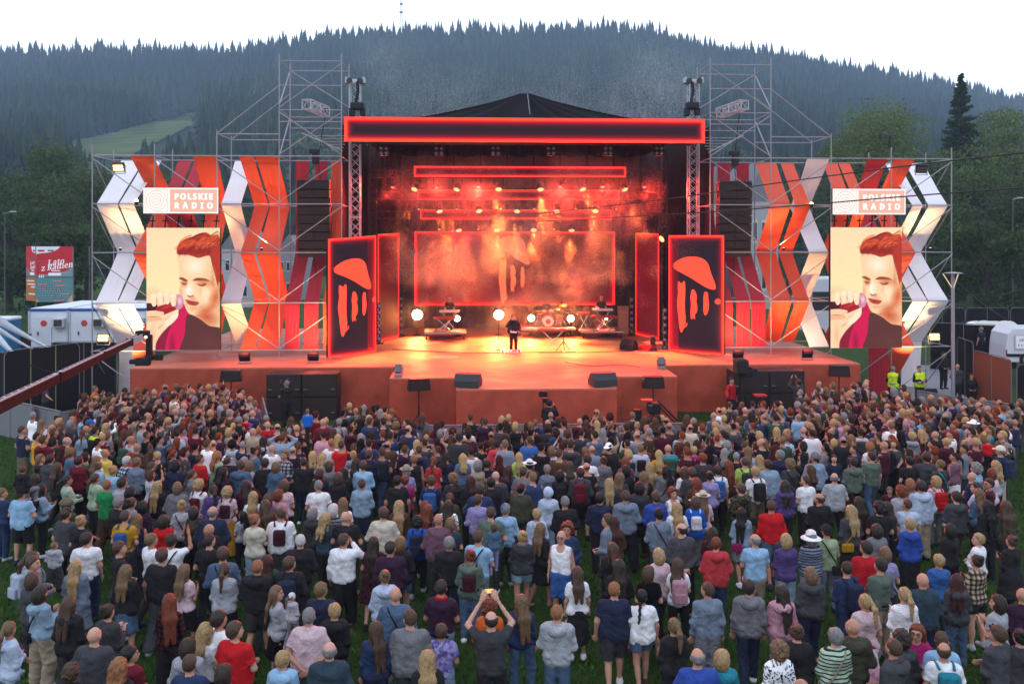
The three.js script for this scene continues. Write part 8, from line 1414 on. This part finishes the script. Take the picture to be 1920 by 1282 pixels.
{
const G = (px, D) => { const p = at(px, HORIZON, D); return [p.x, p.z]; };
fencePanel('dark netted fence panel seen behind the crane arm, with green post', G(7, 34.8), G(148, 37.6), 2.9, screenMesh, { posts: 3, postM: M('green post', [0.2, 0.3, 0.08], 0.6) });
fencePanel('dark netted fence panel between crane arm and white lower strip', G(95, 40.5), G(218, 40.5), 2.6, screenMesh); fencePanel('dark low fence panel at the edge below the white straps', G(-40, 41), G(20, 38.5), 2.3, screenMesh);
// crowd barrier sheets
const sheet = (label, a, b, h, m = sheetM) => { const d = V(b[0] - a[0], 0, b[1] - a[1]), L = d.length(), t = thing('barrier', label, 'barrier', [a[0], 0, a[1]], -Math.atan2(d.z, d.x)); const n = Math.max(1, Math.round(L / 1.3)); for (let i = 0; i < n; i++) new Geo().rbox(L / n - 0.02, h - 0.05, 0.04, 0.01, L / n * (i + 0.5), (h - 0.05) / 2, 0).build('panel', m, t); for (let i = 0; i <= n; i++) new Geo().box(0.05, h, 0.07, L / n * i, h / 2, 0).build('post', pipe, t); new Geo().cyl(0.03, 0.03, L, L / 2, h, 0, 0, 0, Math.PI / 2).build('rail', pipe, t); return t; };
sheet('grey sheet barrier below the camera crane at the edge', G(-20, 33.2), G(60, 31.5), 1.35); sheet('grey sheet barrier running from the crane to the crowd', G(60, 32.0), G(112, 30.8), 1.25); sheet('grey sheet barrier facing the crowd before the outer scaffold', G(112, 30.8), G(160, 31.3), 1.2);
sheet('grey sheet barrier beside the security men', G(1722, 33.6), G(1840, 31.2), 1.25); sheet('grey sheet barrier running on to the far edge', G(1840, 31.2), G(1950, 29.6), 1.3);
sheet('grey barrier at the side of the crowd before the crane side wing', G(492, 33.2), G(500, 30.0), 1.25); sheet('grey barrier at the side of the crowd before the van side wing', G(1512, 33.0), G(1505, 30.0), 1.25);
// pit barrier in front of the stage with treads
const tread = M('chequer plate', [0.3, 0.28, 0.28], 0.35, { metalness: 0.6 });
for (let i = 0; i < 9; i++) { const x0 = X(640 + i * 72, 28.6), x1 = X(640 + (i + 1) * 72 - 2, 28.6), t = thing('pit_barrier', `metal pit barrier with tread plate, ${['first', 'second', 'third', 'fourth', 'fifth', 'sixth', 'seventh', 'eighth', 'ninth'][i]} from the crane side`, 'barrier', [x0, 0, -28.6], 0, 'pit barriers before the thrust'); const w = x1 - x0; new Geo().box(w, 1.0, 0.03, w / 2, 0.55, 0).build('panel', sheetM, t); new Geo().cyl(0.035, 0.035, w, w / 2, 1.1, 0, 0, 0, Math.PI / 2).build('rail', pipe, t); new Geo().box(w, 0.04, 0.3, w / 2, 0.85, -0.2).box(w, 0.04, 0.9, w / 2, 0.05, -0.5).build('tread', tread, t); for (const x of [0.1, w - 0.1]) new Geo().bar(V(x, 1.05, 0), V(x, 0.05, -0.9), 0.025).build('brace', pipe, t); }
// fences beyond the van
const far = (px0, px1, D, i) => fencePanel(['far netted fence panel behind the lamp post', 'far netted fence panel above the wrapped load', 'far netted fence panel at the edge above the van'][i], G(px0, D), G(px1, D), 2.0, screenMesh, { y: 0.62 });
far(1768, 1810, 58, 0); far(1812, 1892, 58, 1); far(1896, 1990, 58, 2);
fencePanel('tall dark netted fence running behind the outer scaffold to the van', G(1745, 47), G(1872, 45.5), Y(1800, 606, 46.5), screenMesh);
const oc = M('brown fence cloth', [0.2, 0.06, 0.035], 0.9, { side: THREE.DoubleSide }); fencePanel('dark cloth fence section leaning by the crew corner', G(1796, 39.8), G(1826, 37.6), 2.7, screenMesh); fencePanel('brown cloth covered fence panel in front of the van', G(1826, 37.6), G(1897, 34.6), 2.35, oc); fencePanel('dark netted fence panel at the edge in front of the van', G(1908, 34.4), G(1985, 33), 2.2, screenMesh);
}
// ---------------------------------------------------------------- cabins, banner cube and straps on the crane side
const cabM = M('white cabin sheet', [0.62, 0.67, 0.74], 0.5, { bumpMap: noiseTex(64, 8, (u) => 0.5 + 0.5 * Math.sign(Math.sin(u * 6.283 * 16))), bumpScale: 0.008 }), cabBlue = M('blue cabin trim', [0.03, 0.09, 0.3], 0.5), doorRed = M('red round notice', [0.5, 0.06, 0.05], 0.6);
{
const D = 55, y0 = Y(100, 655, D), a = at(53, 655, D), b = at(128, 655, D), w = b.x - a.x, H = Y(100, 583, D) - y0;
[[53, 128, 'portable cabin with round red notice, nearest the blue toilet', 7.0], [129, 202, 'portable cabin with round red notice, just behind the outer scaffold pole', 6.6], [203, 276, 'portable cabin mostly hidden behind the white strips', 6.2]].forEach(([p0, p1, label, len]) => {
const x0 = X(p0, D), x1 = X(p1, D), W = x1 - x0 - 0.04, t = thing('portable_cabin', `white blue-trimmed ${label}`, 'cabin', [x0, Math.max(0, y0), -D]);
const z = -len; new Geo().box(W, H, len, W / 2, H / 2, z / 2).build('wall', cabM, t); new Geo().box(W + 0.06, 0.16, len + 0.06, W / 2, H + 0.06, z / 2).build('roof_edge', cabBlue, t); for (let i = 0; i < 3; i++) new Geo().box(W - 0.2, 0.05, len / 3 - 0.08, W / 2, H + 0.16, -len * (i + 0.5) / 3).build('roof_panel', M('cabin roof', [0.6, 0.64, 0.72], 0.6), t); new Geo().box(W + 0.04, 0.14, len + 0.04, W / 2, 0.07, z / 2).build('base_rail', cabBlue, t); for (const x of [0.03, W - 0.03]) new Geo().box(0.1, H, 0.08, x, H / 2, 0.02).build('corner_post', cabM, t);
const d = new Geo().box(0.95, H * 0.8, 0.05, 0.95, H * 0.45, 0.03).build('door', M('cabin door', [0.6, 0.64, 0.72], 0.5), t); new Geo().box(0.06, 0.22, 0.06, 0.6, H * 0.42, 0.08).build('handle', black, d); mesh('notice', new THREE.CylinderGeometry(0.2, 0.2, 0.012, 24).rotateX(Math.PI / 2).translate(0.95, H * 0.68, 0.065), doorRed, d);
const ac = mesh('air_conditioner', new Geo().rbox(0.75, 0.55, 0.4, 0.03, W - 0.5, H * 0.7, 0.2).geo(), M('air conditioner case', [0.5, 0.52, 0.52], 0.5), t); new Geo().box(0.5, 0.42, 0.02, W - 0.45, H * 0.7, 0.41).build('vent', darkSteel, ac);
});
const p = at(8, 655, 52), t = thing('portable_toilet', 'blue portable toilet with white roof at the edge', 'portable toilet', [p.x, 0, p.z]); const h = Y(8, 597, 52); new Geo().rbox(1.25, h - 0.1, 1.25, 0.06, 0, (h - 0.1) / 2, 0).build('cabin', M('blue plastic', [0.02, 0.12, 0.26], 0.5), t); new Geo().rbox(1.35, 0.22, 1.35, 0.1, 0, h, 0).build('roof', M('white plastic', [0.6, 0.63, 0.7], 0.5), t); new Geo().box(0.9, h - 0.5, 0.03, 0, h / 2 - 0.05, 0.63).build('door', M('blue plastic door', [0.025, 0.16, 0.34], 0.5), t);
const dr = at(42, 650, 53), bin = thing('waste_bin', 'dark waste bin standing beside the blue toilet', 'bin', [dr.x, 0, dr.z]); new Geo().add(lathe([[0, 0], [0.38, 0], [0.46, 1.6], [0.48, 1.62], [0, 1.7]], 18)).build('bin_body', M('dark bin', [0.05, 0.03, 0.025], 0.7), bin);
}
{ // cube of printed banners on a frame
const mk = (w, h, side) => { const c = canvas(w, h), g = c.getContext('2d'), mid = h * 0.56; reseed(side ? 61 : 62);
g.fillStyle = '#c8323c'; g.fillRect(0, 0, w, mid); g.fillStyle = '#e9edf2'; g.beginPath(); if (side) { g.moveTo(w * 0.4, 0); g.lineTo(w * 0.5, h * 0.1); g.lineTo(w, h * 0.15); g.lineTo(w, 0); } else { g.moveTo(0, 0); g.lineTo(0, h * 0.14); g.bezierCurveTo(w * 0.2, h * 0.1, w * 0.5, h * 0.14, w * 0.66, 0); } g.fill();
g.fillStyle = '#c8323c'; g.fillRect(side ? w * 0.55 : w * 0.06, h * 0.06, w * 0.17, h * 0.035); g.fillStyle = '#777'; g.fillRect(side ? w * 0.8 : w * 0.32, h * 0.06, w * 0.16, h * 0.03);
g.fillStyle = side ? '#8a7f88' : '#7e9a9e'; g.beginPath(); g.moveTo(0, mid); g.lineTo(0, h * (side ? 0.36 : 0.54)); g.bezierCurveTo(w * 0.3, h * 0.46, w * 0.6, h * 0.56, w, h * (side ? 0.5 : 0.36)); g.lineTo(w, mid); g.fill();
g.fillStyle = side ? '#b5703f' : '#5f8d92'; g.fillRect(0, mid, w, h - mid); g.fillStyle = 'rgba(60,70,80,0.5)'; g.fillRect(0, mid - h * 0.02, w, h * 0.03); g.fillStyle = '#d9a877'; if (!side) { g.beginPath(); g.moveTo(w * 0.84, h); g.lineTo(w, h * 0.84); g.lineTo(w, h); g.fill(); g.beginPath(); g.moveTo(0, h * 0.92); g.lineTo(w * 0.1, h); g.lineTo(0, h); g.fill(); }
g.fillStyle = '#fff'; g.save(); g.translate(w * (side ? 0.5 : 0.54), h * 0.33); g.rotate(-0.12); g.font = `italic bold ${Math.round(w * (side ? 0.17 : 0.2))}px serif`; g.textAlign = 'center'; g.fillText('Lato', 0, 0); g.fillText(side ? 'Radia' : 'z Radiem', w * 0.05, h * 0.08); g.restore(); g.fillRect(w * (side ? 0.32 : 0.34), h * 0.475, w * 0.34, h * 0.05); g.fillRect(w * 0.42, h * 0.43, w * 0.24, h * 0.018);
for (let i = 0; i < 4; i++) { g.fillStyle = 'rgba(255,240,240,0.4)'; g.fillRect(w * rnd() * 0.7, h * (0.18 + rnd() * 0.3), w * 0.3, 3); }
if (!side) { g.fillStyle = '#f4f6f6'; for (const q of [0.08, 0.13, 0.18]) { g.beginPath(); g.moveTo(w * q, mid); g.lineTo(w * (q + 0.02), mid - h * 0.07); g.lineTo(w * (q + 0.04), mid); g.fill(); } }
const rows = side ? [[0.06, 0.62, 0.6, '#e8ded8'], [0.1, 0.68, 0.75, '#efe8e6'], [0.4, 0.73, 0.52, '#efe8e6'], [0.2, 0.86, 0.72, '#efe8e6']] : [[0.46, 0.61, 0.26, '#c8323c'], [0.06, 0.67, 0.26, '#c8323c'], [0.08, 0.71, 0.4, '#2c3f55'], [0.52, 0.69, 0.28, '#c8323c'], [0.07, 0.75, 0.6, '#2c3f55'], [0.08, 0.79, 0.66, '#2c3f55'], [0.66, 0.84, 0.24, '#c8323c'], [0.08, 0.88, 0.66, '#2c3f55'], [0.1, 0.92, 0.58, '#2c3f55'], [0.48, 0.96, 0.3, '#c8323c']];
for (const [x, y, l, col] of rows) { g.fillStyle = col; g.fillRect(x * w, y * h, l * w, h * 0.024); g.fillStyle = '#f5f0ee'; for (let q = x + 0.01; q < x + l - 0.02; q += 0.03 + rnd() * 0.02) g.fillRect(q * w, y * h + h * 0.007, w * 0.02, h * 0.01); }
return tex(c); };
const D = 72, a = at(66, 565, D), W = X(136, D) - a.x, y0 = Y(66, 566, D), y1 = Y(66, 462, D), h = y1 - y0, t = thing('banner_cube', 'tall cube of printed red and teal festival banners behind the cabins', 'banner', [a.x, 0, a.z]);
mesh('front_banner', new THREE.PlaneGeometry(W, h).translate(W / 2, (y0 + y1) / 2, 0), M('printed banner', [0.95, 0.95, 0.95], 0.7, { map: mk(512, 700, false) }), t);
const sd = mesh('side_banner', new THREE.PlaneGeometry(W * 0.95, h), M('printed side banner', [0.95, 0.95, 0.95], 0.7, { map: mk(360, 700, true) }), t); sd.position.set(X(26, D) / 2 - a.x / 2, (y0 + y1) / 2, -W * 0.38); sd.rotation.y = -0.68; sd.scale.x = (a.x - X(26, D)) / (W * 0.95) / Math.cos(0.68) * 1.0;
for (const [x, z] of [[0, -0.03], [W, -0.03], [W, -W]]) new Geo().bar(V(x, 0, z), V(x, y1, z), 0.05).build('frame_pole', pipe, t);
const sm = M('white strap cloth', [0.66, 0.7, 0.8], 0.7, { side: THREE.DoubleSide });
const strapBand = (label, A, B, C, w0, w1) => { const pts = [at(...A), at(...B), at(...C)], cv = new THREE.CatmullRomCurve3(pts), o = pts[0].clone(), t2 = thing('tent_strap', label, 'tent strap', o); mesh('strap', grid(24, 3, (u, v) => { const p = cv.getPoint(u), w = lerp(w0, w1, u); return [p.x - o.x, p.y - o.y + (v - 0.5) * w, p.z - o.z + 0.1 * Math.sin(v * 3)]; }), sm, t2); };
strapBand('upper white cloth strap slanting down in front of the cabins', [-12, 595, 46], [40, 625, 47], [103, 659, 48], 0.55, 0.08); strapBand('middle white cloth strap slanting down past the waste bin', [-12, 612, 45], [35, 641, 46], [78, 664, 47], 0.35, 0.05); strapBand('lower white cloth strap hanging steeply at the edge', [-12, 624, 42], [12, 650, 42], [32, 670, 42], 0.6, 0.15);
}
// ---------------------------------------------------------------- van, lamp posts, cables, far buildings
{
const D = 42, p = at(1888, 672, D), t = thing('van', 'white high-roofed van with paper notice parked at the edge', 'van', [p.x, Y(1890, 686, D), p.z], -0.18), paint = M('white van paint', [0.62, 0.62, 0.68], 0.3), glass = M('dark van glass', [0.02, 0.02, 0.025], 0.1), L = 5.4, H = Y(1890, 606, D) - Y(1890, 686, D) - 0.3;
const prof = [[0, 0.25], [0.03, H * 0.55], [0.12, H * 0.85], [0.35, H], [L - 1.5, H], [L - 1.0, H * 0.93], [L - 0.3, H * 0.6], [L, H * 0.5], [L, 0.25]]; const sh = new THREE.Shape(prof.map((q) => new THREE.Vector2(q[0], q[1]))); mesh('van_body', new THREE.ExtrudeGeometry(sh, { depth: 1.9, bevelEnabled: true, bevelSize: 0.06, bevelThickness: 0.06, bevelSegments: 3 }).translate(0, 0, -1.95), paint, t);
new Geo().box(0.95, 0.75, 0.02, 0.85, H * 0.66, 0.062).build('window_panel', M('van blank panel', [0.5, 0.5, 0.57], 0.4), t); new Geo().box(0.9, 0.75, 0.02, 2.0, H * 0.66, 0.062).build('window', glass, t); new Geo().box(0.012, H * 0.75, 0.01, 1.42, H * 0.5, 0.064).box(0.012, H * 0.75, 0.01, 2.62, H * 0.5, 0.064).build('seam', black, t); new Geo().box(L, 0.14, 0.03, L / 2, H * 0.3, 0.065).build('side_strip', rubber, t); new Geo().box(0.06, 0.3, 0.18, 0.0, H * 0.36, -0.05).build('tail_light', M('red lamp glass', [0.4, 0.02, 0.02], 0.2), t);
for (const x of [0.95, L - 1.0]) { const w = mesh('wheel', new THREE.CylinderGeometry(0.34, 0.34, 0.22, 22).rotateX(Math.PI / 2), rubber, t); w.position.set(x, 0.34, -0.02); mesh('rim', lathe([[0, 0.02], [0.2, 0.03], [0.22, 0], [0, 0]], 18).rotateX(Math.PI / 2), steel, w).position.z = 0.11; }
const c = canvas(320, 220), g = c.getContext('2d'); g.fillStyle = '#f2f0f4'; g.fillRect(0, 0, 320, 220); g.fillStyle = '#35313f'; g.font = 'bold 62px sans-serif'; g.fillText('LAT', 60, 95); g.fillStyle = '#eda020'; g.beginPath(); g.arc(225, 72, 26, 0, 7); g.fill(); g.font = 'bold 46px sans-serif'; ['R', 'A', 'D', 'I', 'A'].forEach((ch, i) => { g.fillStyle = ['#8c2a4a', '#35313f', '#35313f', '#5a3a6a', '#35313f'][i]; g.fillText(ch, 34 + i * 52, 185); });
mesh('notice', new THREE.PlaneGeometry(0.86, 0.62).translate(0.85, H * 0.66, 0.08), M('paper notice', [0.95, 0.95, 0.95], 0.8, { map: tex(c) }), t);
}
function lampPost(label, px, topPy, D, lit, tri) { const p = at(px, topPy, D), t = thing('lamp_post', label, 'lamp post', [p.x, 0, p.z]), h = p.y; mesh('post', lathe([[0.0, 0], [D > 60 ? 0.06 : 0.09, 0], [D > 60 ? 0.035 : 0.055, h], [0, h]], 12), tri ? steel : M('lamp post paint', [0.1, 0.1, 0.11], 0.6), t);
if (tri) { const s = new Geo(); for (let k = 0; k < 3; k++) { const a = k * 2.094; s.bar(V(Math.sin(a) * 0.4, h, Math.cos(a) * 0.4), V(Math.sin(a) * 0.04, h - 0.62, Math.cos(a) * 0.04), 0.022); } s.build('lamp_frame', glow('lamp rods', [0.9, 0.75, 0.45], 0.9), t); new Geo().add(lathe([[0, 0.08], [0.3, 0.05], [0.46, 0], [0, 0]], 20), 0, h, 0).build('lamp_roof', steel, t); }
else { new Geo().bar(V(0, h, 0), V(0.5, h + 0.15, 0), 0.035).build('arm', steel, t); new Geo().rbox(0.5, 0.12, 0.2, 0.05, 0.7, h + 0.15, 0).build('lamp_head', lit ? glow('street lamp', [1, 0.8, 0.5], 2) : M('lamp grey', [0.4, 0.4, 0.42], 0.5), t); } return t; }
lampPost('lamp post with triangular lantern by the outer scaffold, van side', 1788, 513, 36.4, true, true); lampPost('distant street lamp before the dark bush', 1900, 374, 75, false, false); lampPost('distant street lamp at the edge before the dark trees', 8, 400, 75, false, false);
{
const cableM = M('overhead cable', [0.03, 0.03, 0.032], 0.6);
const cab = (label, pts) => { const o = pts[0].clone(), t = thing('overhead_cable', label, 'cable', o); mesh('cable', new THREE.TubeGeometry(new THREE.CatmullRomCurve3(pts.map((p) => p.clone().sub(o))), 40, 0.022, 6), cableM, t); };
cab('upper overhead cable sagging across the second radio sign side to the stage', [at(1960, 282, 24), at(1700, 311, 28), at(1450, 344, 32), at(1250, 373, 36), at(985, 403, 42)]); cab('lower overhead cable sagging across the second radio sign to the stage', [at(1960, 349, 24), at(1700, 368, 28), at(1450, 389, 32), at(1250, 402, 36), at(1000, 416, 42)]); cab('thin guy wire from the lamp post down to the fence', [at(1790, 524, 36.5), at(1838, 565, 40), at(1890, 600, 46)]);
}
{ // roofs and cars glimpsed between the strips
const house = (label, px0, px1, topPy, D, dep, wallC) => { const x0 = X(px0, D), x1 = X(px1, D), w = x1 - x0, h = Y((px0 + px1) / 2, topPy, D), t = thing('house', label, 'house', [x0, 0, -D]); new Geo().box(w, h * 0.72, dep, w / 2, h * 0.36, -dep / 2).build('wall', M('house wall', wallC, 0.8), t); new Geo().add(slab([[-0.3, h * 0.72], [w + 0.3, h * 0.72], [w / 2, h]], dep).translate(0, 0, -dep)).build('roof', M('grey roof', [0.16, 0.17, 0.19], 0.6), t); for (let r = 0; r < 2; r++) for (let i = 0; i < 3; i++) { const f = mesh('window', new THREE.BoxGeometry(w * 0.16, h * 0.16, 0.06), M('window frame', [0.5, 0.5, 0.52], 0.6), t); f.position.set(w * (0.2 + i * 0.3), h * (0.2 + r * 0.32), 0.03); mesh('pane', new THREE.PlaneGeometry(w * 0.12, h * 0.12).translate(0, 0, 0.034), M('window pane', [0.03, 0.035, 0.04], 0.15), f); } };
house('pale house glimpsed behind the inner white strip', 415, 470, 425, 95, 10, [0.4, 0.4, 0.42]); house('grey house glimpsed beside the first line array', 520, 560, 440, 105, 10, [0.25, 0.26, 0.28]); house('grey building glimpsed behind the second line array', 1405, 1460, 300, 90, 12, [0.33, 0.34, 0.36]); house('pale building glimpsed behind the roof tower and second line array', 1336, 1356, 310, 92, 8, [0.42, 0.42, 0.43]);
const D = 62, p = at(1520, 570, D), t = thing('parked_bus', 'pale bus parked behind the inner white strip on the van side', 'bus', [p.x, 0, p.z]), w = X(1600, D) - p.x, h = Y(1540, 520, D); new Geo().rbox(w, h - 0.4, 2.4, 0.2, w / 2, (h - 0.4) / 2 + 0.4, -1.2).build('bus_body', M('pale bus paint', [0.5, 0.53, 0.58], 0.4), t); new Geo().box(w * 0.9, h * 0.3, 0.04, w / 2, h * 0.62, 0.01).build('window', M('bus glass', [0.03, 0.035, 0.04], 0.1), t); for (const x of [0.2, 0.8]) new Geo().cyl(0.45, 0.45, 0.3, w * x, 0.45, -0.1, Math.PI / 2, 0, 0).build('wheel', rubber, t);
}
{ const p = at(1822, 612, 47), t = thing('shade_lamp', 'white round shade on a thin pole behind the cloth fence', 'lamp', [p.x, 0, p.z]), h = at(1816, 612, 47).y; new Geo().bar(V(0.1, 0, 0), V(0, h, 0), 0.03).build('pole', pipe, t); new Geo().add(new THREE.SphereGeometry(0.3, 20, 8, 0, 6.3, 0, 1.57).scale(1, 0.95, 1), 0, h, 0).build('shade', M('white shade', [0.7, 0.72, 0.75], 0.6, { side: THREE.DoubleSide }), t); const q = at(1855, 608, 48), w = thing('covered_load', 'white sheet covered load lying along the top of the dark fence', 'load', [q.x, 0, q.z]); new Geo().add(grid(24, 6, (u, v) => [(u - 0.5) * 2.6, at(1855, 608, 48).y + 0.28 * Math.sin(Math.PI * v) * (0.7 + 0.5 * noise(u * 6, 1, 3)), (v - 0.5) * 1.4])).build('sheet', M('dirty white sheet', [0.5, 0.48, 0.44], 0.8, { side: THREE.DoubleSide }), w); new Geo().box(2.5, at(1855, 610, 48).y, 1.2, 0, at(1855, 610, 48).y / 2, 0).build('load_body', blackMatt, w); }
// pale paths on the crane side edge and paving behind the security men
const pavedM = M('paving', [0.2, 0.2, 0.22], 0.8);
{ const poly = (name, pts, y) => { const sh = new THREE.Shape(pts.map(([px, py]) => { const [x, z] = gp(px, py); return new THREE.Vector2(x, z); })); const g = new THREE.ShapeGeometry(sh).rotateX(Math.PI / 2); g.translate(0, y, 0); const m = struct(name, g, M('paving', [0.2, 0.2, 0.22], 0.85, { side: THREE.DoubleSide })); return m; }; poly('path', [[5, 790], [45, 778], [110, 812], [75, 815]], 0.09); poly('pavement', [[1690, 690], [1800, 690], [1860, 770], [1760, 790], [1690, 760]], 0.01); }
shade(scene);
renderer.render(scene, camera);
